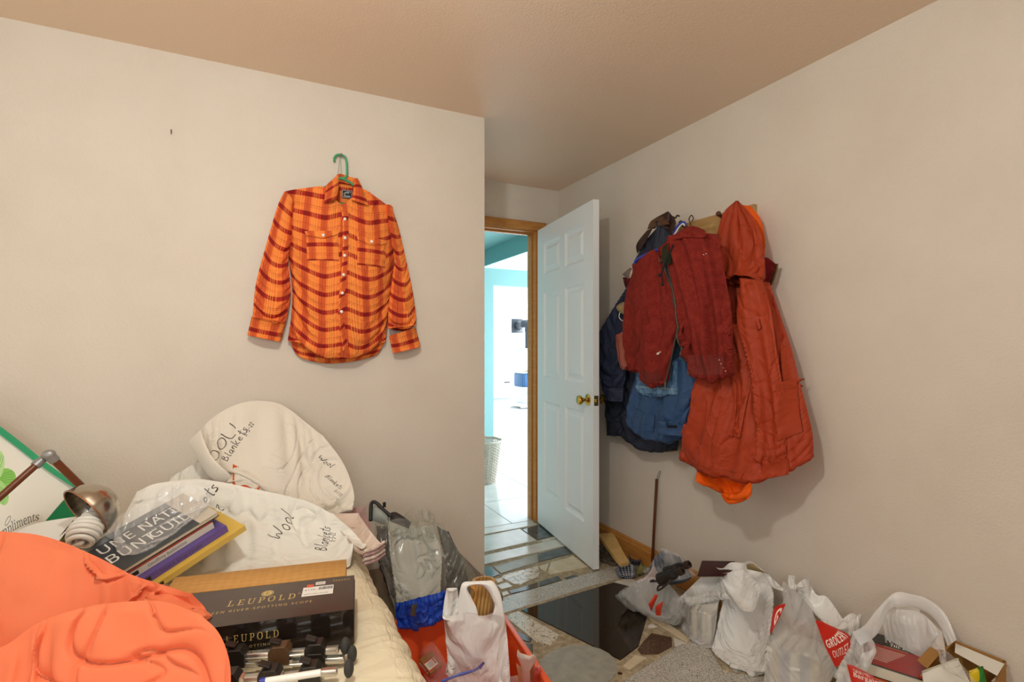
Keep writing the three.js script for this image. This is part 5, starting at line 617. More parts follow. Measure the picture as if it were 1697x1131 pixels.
// ---- books under clear plastic on the lower pillow
{ const A = [[-.417,.676,-1.826]][0], B = [[-.193,.77,-1.949]][0], D = [[-.283,.661,-1.67]][0];
  const u = V(B).sub(V(A)), len = u.length(); u.normalize(); const v0 = V(D).sub(V(A)), n = u.clone().cross(v0).normalize(); if (n.y < 0) n.negate(); const v = n.clone().cross(u).normalize(); if (v.dot(v0) < 0) v.negate();
  const wid = v0.dot(v), M = new THREE.Matrix4().makeBasis(u, n, u.clone().cross(n)); const flipV = u.clone().cross(n).dot(v) < 0 ? -1 : 1;
  const cover = canvasTex(700, 500, (x, w, h) => { x.fillStyle = '#3b4146'; x.fillRect(0, 0, w, h); x.fillStyle = '#767d80'; x.fillRect(0, 0, w, h * 0.16); x.fillStyle = '#e9e7e0'; x.font = '120px sans-serif'; x.save(); x.scale(1, 1.25); x.fillText('UNE', 30, 165); x.fillText('NATIO', 300, 165); x.fillText('GUIDE', 300, 290); x.fillText('BUNT', 24, 290); x.restore(); x.fillStyle = '#c9bfae'; x.fillRect(w * 0.8, 0, w * 0.2, h); });
  const kinds = [[len, wid, 0.012, 0x3b4146, 'dark magazine with large white lettering, topmost of the bagged books', cover], [len * 0.86, wid * 0.95, 0.02, 0x8f3a2a, 'paperback with a pale printed spine, second of the bagged books', 0, '#d9d2c2', 'Geoffrey Ballantine'], [len * 0.9, wid * 0.98, 0.02, 0x5d4a8c, 'purple paperback, third of the bagged books', 0, '#6a55a0', 'French Kings Crosby'], [len, wid, 0.016, 0xd9b44c, 'thick yellow-edged book at the bottom of the bagged books', 0, '#d9b65a', '']];
  let down = 0;
  kinds.forEach(([L, W, T, col, label, tx, spine, word], k) => {
    const o = new THREE.Group(); o.name = numbered('book'); tag(o, label, 'book'); o.matrix.copy(M); const p = V(A).addScaledVector(n, -down).addScaledVector(v, k * 0.018).addScaledVector(u, k * 0.012 + 0.004); o.position.copy(p); o.quaternion.setFromRotationMatrix(M); scene.add(o); o.updateMatrixWorld(true); down += T + 0.001;
    const s = flipV, z0 = 0, z1 = W * s, b = (x0, x1, y0, y1, za, zb) => span(x0, x1, y0, y1, Math.min(za, zb), Math.max(za, zb));
    part('pages', b(0.003, L - 0.003, -T + 0.002, -0.002, s * 0.003, z1 - s * 0.002), phys(0xffffff, 0.8, { map: tex([8, 64], (uu, vv, x, y) => (y & 1 ? [226, 216, 190] : [206, 194, 164]), true, 90) }), o);
    const cm = phys(col, 0.3); part('cover', b(0, L, -T, -T + 0.0015, 0, z1), cm, o);
    if (tx) { const g = gridGeo((a, c) => [a * L, 0, c * z1], 4, 4); const uv = g.attributes.uv; for (let i = 0; i < uv.count; i++) { uv.setY(i, 1 + uv.getY(i)); } part('cover', g, phys(0xffffff, 0.25, { map: tx }), o); } else part('cover', b(0, L, -0.0015, 0, 0, z1), cm, o);
    if (spine) { const st = canvasTex(512, 40, (x, w, h) => { x.fillStyle = spine; x.fillRect(0, 0, w, h); x.fillStyle = '#2a2420'; x.font = '24px serif'; x.fillText(word, 120, 28); x.fillRect(20, 8, 50, 24); }); const g = gridGeo((a, c) => [a * L, -c * T, z1 + s * 0.0012], 2, 1); const uv = g.attributes.uv; for (let i = 0; i < uv.count; i++) uv.setY(i, 1 + uv.getY(i)); part('spine', g, phys(0xffffff, 0.4, { map: st }), o); }
  });
  const o = thing('plastic_bag', 'crinkled clear plastic bag half covering the books on the bed', 'plastic bag', B);
  const lift = (P, k) => P.map((p) => V(p).addScaledVector(n, k).toArray());
  const c = pouch({ L: lift([A, V(A).lerp(V(D), 0.5).toArray(), D].map((p) => V(p).addScaledVector(u, 0.05).toArray()), 0.012), R: lift([[-.154,.794,-1.885],[-.097,.768,-1.857],[-.092,.621,-1.854]], 0.012), nrm: n.toArray(), single: true, n: 40, m: 30, thick: 0.03, slackU: 1.2, slackV: 1.2, pressure: 0.2, bend: 0.03, steps: 120, holdK: 0.5, jitter: 0.02, collide: (x, y, z) => { const q = new THREE.Vector3(x, y, z).sub(V(A)).dot(n); if (q < 0.006) { const r = new THREE.Vector3(x, y, z).addScaledVector(n, 0.006 - q); return [r.x, r.y, r.z]; } return null; } });
  at0(o, 'film', finer(c, { amp: 0.006, kind: 'film' }), clearFilm());
  const c2 = pouch({ L: lift([[-.253,.746,-1.934],[-.273,.69,-1.944],[-.253,.621,-1.934]], 0.02), R: lift([[-.114,.777,-1.843],[-.093,.711,-1.832],[-.099,.642,-1.836]], 0.02), nrm: n.toArray(), n: 26, m: 26, thick: 0.05, slackU: 1.3, slackV: 1.3, pressure: 0.5, bend: 0.02, steps: 100, jitter: 0.03 }); at0(o, 'film_bunch', finer(c2, { amp: 0.012, kind: 'film', scale: 1.6 }), clearFilm());
}
// ---- green-edged shopping bag, lamp, papers at the left
{ const o = thing('tote_bag', 'white shopping bag with green binding and flower print leaning on the left wall', 'bag', [[-.643,.687,-2.189]][0]);
  const art = canvasTex(800, 700, (x, w, h) => { x.fillStyle = '#e6e2d6'; x.fillRect(0, 0, w, h); const petal = (cx, cy, r, a, c) => { const g = x.createRadialGradient(cx, cy, 2, cx, cy, r * 2); x.save(); x.translate(cx, cy); x.rotate(a); x.fillStyle = c; x.beginPath(); x.ellipse(r, 0, r, r * 0.62, 0, 0, 7); x.fill(); x.strokeStyle = 'rgba(60,130,30,.5)'; x.lineWidth = 3; for (let k = -2; k < 3; k++) { x.beginPath(); x.moveTo(6, 0); x.quadraticCurveTo(r, k * r * 0.2, r * 1.8, k * r * 0.16); x.stroke(); } x.restore(); }; const cx = 372, cy = 250; ['#7fc24a', '#a4d67c', '#8fcb5e', '#c3e2a6', '#6fb83e', '#b3dc90'].forEach((c, k) => petal(cx, cy, 74, k * 1.047 - 0.6, c)); x.fillStyle = '#d4e9bd'; x.beginPath(); x.arc(cx, cy, 26, 0, 7); x.fill(); x.fillStyle = '#40443a'; x.save(); x.translate(420, 545); x.rotate(-0.6); x.font = 'italic 66px serif'; x.fillText('compliments', 0, 0); x.strokeStyle = '#40443a'; x.lineWidth = 3; x.beginPath(); x.ellipse(165, -62, 34, 10, -0.4, 0, 7); x.stroke(); x.restore(); });
  const q = [[-.869,1.108,-2.308],[-.518,.773,-2.224],[-.592,.669,-2.186],[-.598,.508,-2.135],[-.804,.548,-2.135]], tm = phys(0xffffff, 0.5, { map: art }), gr = phys(0x1f8a57, 0.5);
  at0(o, 'front_panel', panel3([q[0], q[4]], [q[1], q[2], q[3]], { n: 24, m: 24, unit: true, nrm: [0.06, 0.3, 0.95], puff: 0.02, smooth: false }), tm);
  const g = [[-.869,1.108,-2.308],[-.696,.944,-2.267],[-.598,.846,-2.242],[-.517,.77,-2.223]].map((p) => [p[0] + 0.002, p[1] + 0.008, p[2] + 0.022]); at0(o, 'binding', (() => { const n = [0.06, 0.3, 0.95]; return panel3([g[0], [g[0][0] - 0.005, g[0][1] - 0.02, g[0][2] + 0.004]], [g[3], [g[3][0] - 0.004, g[3][1] - 0.012, g[3][2]]], { n: 20, m: 3, T: [g[1], g[2]], B: [[g[1][0] - 0.005, g[1][1] - 0.021, g[1][2]], [g[2][0] - 0.005, g[2][1] - 0.018, g[2][2]]], nrm: n, thick: 0.012 }); })(), phys(0x2aa06c, 0.45), 'green binding');
  const s = [[-.52,.764,-2.221],[-.592,.669,-2.186],[-.598,.508,-2.135],[-.463,.481,-2.135],[-.488,.627,-2.18]]; at0(o, 'side_panel', panel3([s[0], s[1], s[2]], [[s[0][0] + 0.01, s[0][1], s[0][2] - 0.02], [s[4][0], s[4][1], s[4][2] - 0.07], [s[3][0], s[3][1], s[3][2] - 0.08]], { n: 8, m: 14, smooth: false, nrm: [0.6, 0.2, 0.7] }), gr, 'dark green side panel'); }
{ const q = [[-.642,.671,-2.083],[-.574,.704,-2.049],[-.464,.725,-1.994]], r = [[-.661,.669,-1.947],[-.586,.644,-1.91],[-.479,.686,-1.857]], o = thing('paper_sheet', 'white sheet of paper curving below the shopping bag', 'paper', q[1]); at0(o, 'sheet', panel3([q[0], r[0]], [q[2], r[2]], { T: [q[1]], n: 14, m: 10, nrm: [0, 0.9, 0.4], thick: 0.002 }), std(0xf2f0ea, 0.7));
  const m = thing('magazine', 'small magazine with a dark green and brown cover under the bulb', 'magazine', [[-.483,.657,-2.026]][0]), a = [[-.465,.724,-1.961],[-.439,.657,-1.949]], b = [[-.486,.693,-1.894],[-.432,.632,-1.867]]; at0(m, 'cover', panel3([a[0], b[0]], [a[1], b[1]], { n: 6, m: 6, smooth: false, nrm: [0, 0.9, 0.4], thick: 0.012 }), phys(0xffffff, 0.3, { map: tex(128, (u, v) => mixc([40, 30, 22], [128, 124, 40], 0.4 + 1.4 * fbm(u * 3, v * 3, 77, 3)), true, 6) })); }
{ const o = thing('desk_lamp', 'toppled desk lamp with steel dome shade, brown arms and a spiral bulb', 'lamp', [[-.401,.768,-1.852]][0]), arm = phys(0x6e3a1f, 0.3), grey = std(0x9a9a98, 0.4, { metalness: 0.5 }), steel = std(0xb9b2a6, 0.24, { metalness: 1 });
  const [a0] = [[-.634,.79,-1.833]], [j1] = [[-.526,.914,-1.925]], [j2] = [[-.509,.928,-1.916]], [e2] = [[-.439,.81,-1.96]];
  at0(o, 'arm', rod(a0, j1, 0.0092, 0.0092, 18), arm, 'brown lower arm'); at0(o, 'arm', rod(j2, e2, 0.0105, 0.0105, 18), arm, 'brown upper arm');
  const d1 = V(j1).sub(V(a0)).normalize(), d2 = V(e2).sub(V(j2)).normalize(), P = (p, d, k) => V(p).addScaledVector(d, k).toArray();
  at0(o, 'joint', merge([rod(P(j1, d1, -0.022), P(j1, d1, -0.006), 0.0125, 0.0125, 20), rod(P(j1, d1, -0.006), P(j1, d1, 0.006), 0.0105, 0.0105, 20), rod(P(j2, d2, 0.006), P(j2, d2, 0.024), 0.0135, 0.0135, 20), rod(P(j2, d2, -0.004), P(j2, d2, 0.012), 0.011, 0.011, 20), (() => { const s = new THREE.SphereGeometry(0.0165, 22, 16); s.scale(1, 0.9, 0.8); s.translate(...j2); return s; })()]), grey, 'grey plastic joint');
  const C = V([[-.414,.768,-1.858]][0]), right = new THREE.Vector3(0.8957, 0, 0.4446), fwd = new THREE.Vector3(0.4446, 0, -0.8957), up = new THREE.Vector3(0, 1, 0), side = right.clone().multiplyScalar(0.777).addScaledVector(fwd, 0.63), away = fwd.clone().multiplyScalar(0.777).addScaledVector(right, -0.63), ax = side.clone().multiplyScalar(0.8).addScaledVector(up, 0.47).addScaledVector(away, 0.37).normalize(), Q = new THREE.Quaternion().setFromUnitVectors(up, ax);
  const dome = (g) => { g.applyQuaternion(Q); g.translate(C.x, C.y, C.z); return g; }, R = 0.0775, out = [], inn = []; for (let k = 0; k <= 16; k++) { const a = k / 16 * PI / 2; out.push([R * Math.cos(a) + 0.0001, R * 1.02 * Math.sin(a)]); inn.unshift([(R - 0.0025) * Math.cos(a) + 0.0001, (R - 0.0025) * 1.02 * Math.sin(a)]); }
  at0(o, 'shade', dome(lathe([...inn.slice(1).reverse().reverse(), [R - 0.0025, 0], [R, 0], ...out.slice(1)], 56)), steel, 'brushed steel dome shade'); at0(o, 'shade_rim', dome((() => { const g = new THREE.TorusGeometry(R, 0.0022, 10, 64); g.rotateX(PI / 2); return g; })()), std(0xb98a6c, 0.3, { metalness: 1 }), 'copper-toned rim');
  at0(o, 'socket', dome(lathe([[0.0001, 0.07], [0.02, 0.07], [0.022, 0.03], [0.018, 0.012], [0.0001, 0.012]], 24)), phys(0x2a1512, 0.4));
  // spiral bulb hanging out of the shade
  const b0 = V([[-.396,.751,-1.827]][0]), b1 = V([[-.408,.711,-1.777]][0]), bd = b1.clone().sub(b0), bl = bd.length(), BQ = new THREE.Quaternion().setFromUnitVectors(new THREE.Vector3(0, -1, 0), bd.clone().normalize()), pts = []; for (let k = 0; k <= 90; k++) { const t = k / 90, a = t * 4.6 * 2 * PI, r = 0.0215 + 0.013 * Math.sin(PI * Math.min(1, t * 0.85 + 0.12)); pts.push([r * Math.cos(a), -0.006 - t * (bl * 0.98), r * Math.sin(a)]); } pts.push([0.008, -bl - 0.004, 0.006], [0, -bl - 0.005, 0], [-0.006, -bl + 0.004, 0]);
  const bp = (g) => { g.applyQuaternion(BQ); g.translate(b0.x, b0.y, b0.z); return g; }; at0(o, 'spiral_bulb', bp(tube(pts, 0.0068, 260, 10)), phys(0xe6e2d8, 0.25), 'white spiral bulb'); at0(o, 'bulb_base', bp(lathe([[0.0001, 0.045], [0.014, 0.045], [0.016, 0.02], [0.026, 0.012], [0.028, -0.004], [0.0001, -0.004]], 28)), phys(0xe0dcd2, 0.35));
}
// ---- the orange comforter heaped in the foreground
{ const o = thing('comforter', 'puffy orange comforter heaped at the near left end of the bed', 'comforter', [-0.55, BED, -0.95]), orangeC = phys(0xf0825a, 0.72, { bumpMap: weaveBump, bumpScale: 0.0004, sheen: 0.25, sheenColor: new THREE.Color(0xff9c70), sheenRoughness: 0.6, specularIntensity: 0.3 });
  soft(o, 'upper_lobe', orangeC, { L: [[-.657,.811,-1.744],[-.6,.696,-1.593],[-.543,.591,-1.442]], R: [[-.119,.672,-1.399],[-.088,.646,-1.361],[-.074,.606,-1.332]], T: [[-.531,.802,-1.659],[-.454,.794,-1.621],[-.388,.772,-1.588],[-.313,.734,-1.551],[-.247,.694,-1.518],[-.167,.663,-1.479]], B: [[-.455,.579,-1.42],[-.323,.597,-1.355],[-.192,.616,-1.29]], n: 76, m: 46, thick: 0.09, backThick: 0.05, slackU: (u, v) => 1 + 0.1 * Math.sin(PI * v), slackV: (u, v) => 1 + 0.12 * Math.sin(PI * u), pressure: 0.7, steps: 100, bend: 0.35, holdK: 0.5, fine: { amp: 0.016, kind: 'puff' } });
  soft(o, 'lower_lobe', orangeC, { L: [[-.517,.656,-1.373],[-.465,.601,-1.236],[-.424,.554,-1.126]], R: [[-.089,.712,-1.194],[-.055,.684,-1.166],[-.036,.647,-1.134],[-.03,.62,-1.075],[-.033,.537,-.954]], T: [[-.425,.667,-1.327],[-.369,.703,-1.322],[-.3,.726,-1.299],[-.229,.734,-1.275],[-.154,.735,-1.238]], B: [[-.348,.535,-1.088],[-.18,.526,-1.005]], n: 76, m: 56, thick: 0.08, backThick: 0.05, slackU: (u, v) => 1 + 0.1 * Math.sin(PI * v), slackV: (u, v) => 1 + 0.1 * Math.sin(PI * u), pressure: 0.7, steps: 100, bend: 0.35, holdK: 0.5, fine: { amp: 0.016, kind: 'puff' } });
}

// ---------------------------------------------------------------- things on the floor
const ff = new Field([0, 2, 1], 0.3, XR, -3.25, -0.4, 0.012, 0);
const onFloor = (eps = 0.003) => (x, y, z) => { let c = 0; const h = ff.at(x, z) + eps; if (y < h) { y = h; c = 1; } if (x > XR - 0.006) { x = XR - 0.006; c = 1; } return c ? [x, y, z] : null; };
function floorSoft(o, name, mat, opt, label) { const c = pouch({ nrm: opt.nrm || normalOf(opt.L, opt.R), sew: 'lrtb', collide: onFloor(), steps: 110, pressure: 0.6, slackU: 1.1, slackV: 1.1, bend: 0.1, gravity: [0, -0.0006, 0], jitter: 0.008, holdK: 0.4, ...opt }); if (opt.add !== false) ff.add(c.geo()); at0(o, name, finer(c, { amp: 0.006, kind: 'cloth', scale: 1.3, ...opt.fine }), mat, label); return c; }
const filmGeo = (o, f) => finer(pouch(o), { amp: 0.035, kind: 'film', ...f });
const bagWhite = phys(0xfbfaf7, 0.24, { transmission: 0.14, thickness: 0, bumpMap: crumpleBump, bumpScale: 0.016, specularIntensity: 1 });
const bagThin = phys(0xffffff, 0.22, { transmission: 0.52, thickness: 0, bumpMap: crumpleBump, bumpScale: 0.012 });
const plain = (c, r = 0.6) => phys(c, r);
// a leaf-through of paper: stacked pages as fine stripes
const pageTex = tex([8, 64], (u, v, x, y) => (y & 1 ? [232, 226, 210] : [214, 206, 186]), true, 90);
function bookAt(name, label, C, ry, w, h, d, cover, o = {}) {                 // w along x (spine at -x), h thick, d along z
  const b = thing(o.name || 'book', label, 'book', C, ry, o.group); if (o.tilt) b.rotation.set(o.tilt[0], ry, o.tilt[1], 'YXZ'); b.updateMatrixWorld(true);
  part('pages', span(-w / 2 + 0.003, w / 2 - 0.003, 0.0015, h - 0.0015, -d / 2 + 0.003, d / 2 - 0.003), phys(0xffffff, 0.85, { map: pageTex }), b);
  const m = phys(cover, 0.28); part('cover', span(-w / 2, w / 2, 0, 0.0015, -d / 2, d / 2), m, b); part('spine', span(-w / 2, -w / 2 + 0.0015, 0, h, -d / 2, d / 2), m, b);
  if (o.art) { const g = gridGeo((u, v) => [lerp(-w / 2, w / 2, u), h, lerp(-d / 2, d / 2, v)], 2, 2), uv = g.attributes.uv; for (let i = 0; i < uv.count; i++) uv.setY(i, 1 + uv.getY(i)); part('cover', g, phys(0xffffff, 0.22, { map: o.art }), b); } else part('cover', span(-w / 2, w / 2, h - 0.0015, h, -d / 2, d / 2), m, b);
  return b;
}
// ---- by the bed: clothes in a clear bag, blue nylon, orange tub
{ const rimY = 0.3, cx = 0.565, cz = -1.36, o = thing('storage_tub', 'open orange plastic tub on the floor beside the bed', 'tub', [cx, 0, cz], -0.11), m = phys(0xe8602e, 0.38), w = 0.37, d = 0.8, t = 0.004, k = 0.9;
  const wall = (x0, z0, x1, z1) => panel3([[x0, rimY, z0], [x0 * k, 0.006, z0 * k]], [[x1, rimY, z1], [x1 * k, 0.006, z1 * k]], { n: 10, m: 8, smooth: false, nrm: V([(x0 + x1), 0, (z0 + z1)]).normalize().toArray(), thick: t });
  const a = w / 2, b = d / 2; part('tub_wall', wall(-a, -b, a, -b), m, o); part('tub_wall', wall(a, -b, a, b), m, o); part('tub_wall', wall(a, b, -a, b), m, o); part('tub_wall', wall(-a, b, -a, -b), m, o); part('tub_floor', span(-a * k, a * k, 0.002, 0.008, -b * k, b * k), m, o);
  const r = []; for (const [x, z] of [[-a, -b], [a, -b], [a, b], [-a, b]]) r.push([x, rimY, z]); part('rim', merge([[0, 1], [1, 2], [2, 3], [3, 0]].map(([i, j]) => { const A = r[i], B = r[j], g = box(Math.abs(A[0] - B[0]) + 0.018, 0.012, Math.abs(A[2] - B[2]) + 0.018, (A[0] + B[0]) / 2, rimY, (A[2] + B[2]) / 2, 0.004); return g; })), m, o);
  ff.add((() => { const g = span(-a * 0.86, a * 0.86, 0, 0.03, -b * 0.86, b * 0.86); g.rotateY(-0.11); g.translate(cx, 0, cz); return g; })());
}
{ const m = thing('storage_box', 'plain lidded box under the bagged clothes beside the bed', 'box', [0.66, 0, -2.02]); part('carton', span(-0.26, 0.2, 0, 0.26, -0.25, 0.2, 0.01), phys(0x7a6a55, 0.7), m); part('lid', span(-0.265, 0.205, 0.26, 0.285, -0.255, 0.205, 0.006), phys(0x6b5c49, 0.7), m); ff.add((() => { const g = span(-0.26, 0.2, 0, 0.285, -0.25, 0.2); g.translate(0.66, 0, -2.02); return g; })()); }
{ const o = thing('nylon_sack', 'bright blue nylon sack crumpled under the bagged clothes', 'sack', [0.6, 0.29, -1.82]); floorSoft(o, 'sack_body', phys(0x1546b4, 0.42, { bumpMap: again(softBump, 2), bumpScale: 0.006 }), { L: [[.442,.36,-1.785],[.441,.3,-1.739]], R: [[.602,.4,-1.718],[.598,.33,-1.692]], T: [[.495,.4,-1.713]], n: 34, m: 20, thick: 0.06, slackU: 1.35, slackV: 1.3, bend: 0.04, pressure: 0.15, jitter: 0.03, fine: { amp: 0.014 } });
  at0(o, 'strap', panel3([[.466,.4,-1.668],[.445,.4,-1.606]], [[.487,.4,-1.671],[.456,.4,-1.592]], { n: 4, m: 6, puff: 0.012, nrm: [0, 0.6, 0.8], thick: 0.004 }), plain(0x3a2c22), 'dark strap'); }
{ const q = thing('sleeping_bag', 'light grey quilted sleeping bag inside the clear bag beside the bed', 'sleeping bag', [0.66, 0.4, -1.95]);
  const inBag = (x, y, z) => { let c = 0; if (y < 0.292) { y = 0.292; c = 1; } if (z < ZL + 0.02) { z = ZL + 0.02; c = 1; } return c ? [x, y, z] : null; };
  floorSoft(q, 'quilt', cloth(0xc9c5bf, { bumpMap: creaseBump, bumpScale: 0.008 }), { L: [[.469,.558,-2.015],[.462,.448,-1.928],[.462,.336,-1.839]], R: [[.639,.529,-1.993],[.657,.447,-1.928],[.621,.332,-1.836]], n: 34, m: 44, thick: 0.1, slackU: 1.08, slackV: 1.12, pressure: 0.9, bend: 0.1, collide: inBag, add: false, fine: { amp: 0.02, kind: 'pillow', scale: 2 } });
  const d = thing('dark_clothes', 'dark brown clothes folded behind the grey sleeping bag in the clear bag', 'clothes', [0.75, 0.4, -2.05]); floorSoft(d, 'bundle', cloth(0x4a443c), { L: [[.658,.527,-1.991],[.663,.42,-1.906],[.636,.321,-1.828]], R: [[.701,.503,-1.972],[.734,.41,-1.898],[.736,.353,-1.853]], n: 26, m: 30, thick: 0.07, slackU: 1.15, slackV: 1.15, collide: inBag, add: false, fine: { amp: 0.01 } }); floorSoft(d, 'bundle', cloth(0x40342e), { L: [[.428,.555,-2.014],[.419,.454,-1.933],[.441,.36,-1.858]], R: [[.468,.55,-2.01],[.462,.448,-1.928],[.458,.349,-1.85]], n: 20, m: 30, thick: 0.06, slackU: 1.15, slackV: 1.15, collide: inBag, add: false, fine: { amp: 0.01 } });
  const j = thing('zip_jacket', 'dark zip edge of a folded jacket sticking up at the top of the clear bag', 'jacket', [0.5, 0.58, -2.1]); at0(j, 'lining', panel3([[.419,.612,-2.059],[.409,.576,-2.03]], [[.482,.578,-2.032],[.472,.55,-2.009]], { n: 10, m: 6, T: [[.434,.618,-2.064],[.459,.6,-2.049]], puff: 0.03, nrm: [0, 0.5, 0.8] }), cloth(0x9aa09a)); at0(j, 'zip', tube([[.405,.569,-2.025],[.416,.62,-2.065],[.434,.622,-2.067],[.458,.597,-2.046],[.482,.575,-2.029]].map(([x, y, z]) => [x, y + 0.01, z + 0.015]), 0.007, 40, 8), plain(0x1c1a18, 0.5), 'black zip edge'); at0(j, 'collar', panel3([[.489,.589,-2.041],[.48,.564,-2.02]], [[.562,.55,-2.01],[.548,.533,-1.996]], { T: [[.508,.589,-2.04],[.533,.573,-2.027]], n: 8, m: 6, puff: 0.02, nrm: [0, 0.5, 0.8] }), plain(0x2b2422, 0.6)); at0(j, 'zip_pull', box(0.012, 0.02, 0.005, ...V([[.46,.608,-2.055]][0]).add(new THREE.Vector3(0, 0.02, 0.03)).toArray(), 0.002), plain(0x1c1a18, 0.4));
  const o = thing('plastic_bag', 'large clear plastic bag around grey bedding between bed and wall corner', 'plastic bag', [0.68, 0.3, -1.92]);
  const film = phys(0xf2f4f0, 0.17, { transmission: 0.95, specularIntensity: 0.7, thickness: 0, bumpMap: crumpleBump, bumpScale: 0.006 });
  const off = (P) => P.map((p) => [p[0], p[1] + 0.02, p[2] + 0.035]), c = pouch({ L: off([[.415,.557,-2.015],[.421,.437,-1.919],[.442,.321,-1.827]]), R: off([[.668,.526,-1.99],[.706,.45,-1.93],[.757,.357,-1.856],[.703,.311,-1.819]]), T: off([[.512,.564,-2.02],[.604,.545,-2.006]]), B: off([[.523,.298,-1.809],[.625,.307,-1.816]]), nrm: [0, 0.62, 0.78], sew: 'lrtb', n: 44, m: 50, thick: 0.24, backThick: 0.05, slackU: 1.16, slackV: 1.16, pressure: 0.8, bend: 0.04, steps: 100, holdK: 0.5, jitter: 0.02, collide: inBag }); at0(o, 'film', finer(c, { amp: 0.02, kind: 'film' }), film);
  at0(o, 'bag_mouth', filmGeo({ L: [[.533,.573,-2.027],[.546,.545,-2.005]], R: [[.658,.546,-2.007],[.672,.522,-1.987]], T: [[.575,.587,-2.039],[.616,.575,-2.029]], nrm: [0, 0.6, 0.8], single: true, n: 26, m: 10, thick: 0.05, slackU: 1.4, slackV: 1.3, pressure: 0.3, bend: 0.02, jitter: 0.04, steps: 80 }), film); }
// ---- in the tub: shopping bag with a bamboo mat, zip bags, torn packets
{ const o = thing('shopping_bag', 'white plastic carrier bag with loop handles standing in the orange tub', 'bag', [0.6, 0.05, -1.42]), nrm = [-0.42, 0.2, 0.89], front = (P, k) => P.map((p) => [p[0] + nrm[0] * k, p[1] + nrm[1] * k, p[2] + nrm[2] * k]);
  const body = pouch({ L: [[.513,.442,-1.493],[.514,.395,-1.482],[.516,.333,-1.467],[.513,.253,-1.45],[.51,.194,-1.439]], R: [[.674,.477,-1.425],[.679,.41,-1.407],[.68,.352,-1.394],[.678,.279,-1.378],[.671,.192,-1.362]], T: [[.535,.448,-1.484],[.561,.458,-1.474],[.595,.461,-1.459],[.619,.454,-1.446],[.649,.458,-1.432]], nrm, sew: 'lrb', n: 44, m: 64, thick: 0.07, backThick: 0.05, slackU: 1.09, slackV: 1.06, pressure: 0.5, bend: 0.05, steps: 130, holdK: 0.55, jitter: 0.014 }); at0(o, 'bag_body', finer(body, { amp: 0.05, kind: 'film' }), bagWhite);
  const loop = (out, inn, k, name = 'handle') => at0(o, name, panel3(front(out, k), front(inn, k), { n: 6, m: 50, puff: 0.012, nrm, thick: 0.0012 }), bagWhite);
  loop([[.559,.44,-1.471],[.558,.47,-1.478],[.564,.503,-1.483],[.575,.535,-1.484],[.601,.539,-1.473],[.635,.54,-1.458],[.656,.538,-1.447],[.671,.507,-1.433],[.675,.477,-1.424],[.675,.443,-1.417]], [[.61,.444,-1.448],[.606,.469,-1.455],[.596,.495,-1.466],[.587,.52,-1.476],[.603,.529,-1.47],[.625,.528,-1.459],[.642,.511,-1.448],[.652,.486,-1.437],[.655,.473,-1.433],[.648,.452,-1.431]], 0.05);
  at0(o, 'handle', filmGeo({ L: front([[.512,.437,-1.492],[.519,.474,-1.497],[.528,.514,-1.502]], 0.02), R: front([[.555,.436,-1.472],[.558,.474,-1.479],[.559,.515,-1.487]], 0.02), nrm, n: 14, m: 26, sew: 'lr', thick: 0.03, slackU: 1.25, slackV: 1.03, pressure: 0.3, bend: 0.05, jitter: 0.012, steps: 90, collide: null }), bagWhite);
  const b = thing('bamboo_mat', 'rolled bamboo mat showing through the handle of the white carrier bag', 'mat', [[.614,.494,-1.457]][0]), bm = phys(0xb98d50, 0.5), X = new THREE.Vector3(0.9, 0, 0.42).normalize();
  const c = V([[.618,.488,-1.454]][0]).addScaledVector(V(nrm), -0.01); for (let k = 0; k < 17; k++) { const a = k / 17 * 2 * PI, r = 0.028, p = c.clone().addScaledVector(X, Math.cos(a) * r * 1.1).add(new THREE.Vector3(0, 0, 0)).addScaledVector(new THREE.Vector3(-0.42, 0, 0.9), Math.sin(a) * r); at0(b, 'bamboo_slat', rod([p.x - 0.008, p.y - 0.085, p.z], [p.x + 0.01, p.y + 0.042, p.z], 0.0058, 0.0058, 8), bm); }
  for (let k = 0; k < 4; k++) { const P = [[.596,.52,-1.471],[.607,.512,-1.464],[.616,.497,-1.457],[.611,.478,-1.455],[.607,.464,-1.454]].map((p) => [p[0] - k * 0.006, p[1] + k * 0.003, p[2] + k * 0.004]); at0(b, 'cord', tube(P, 0.0035, 24, 6), phys(0xd08a34, 0.45), 'orange-brown cord'); } }
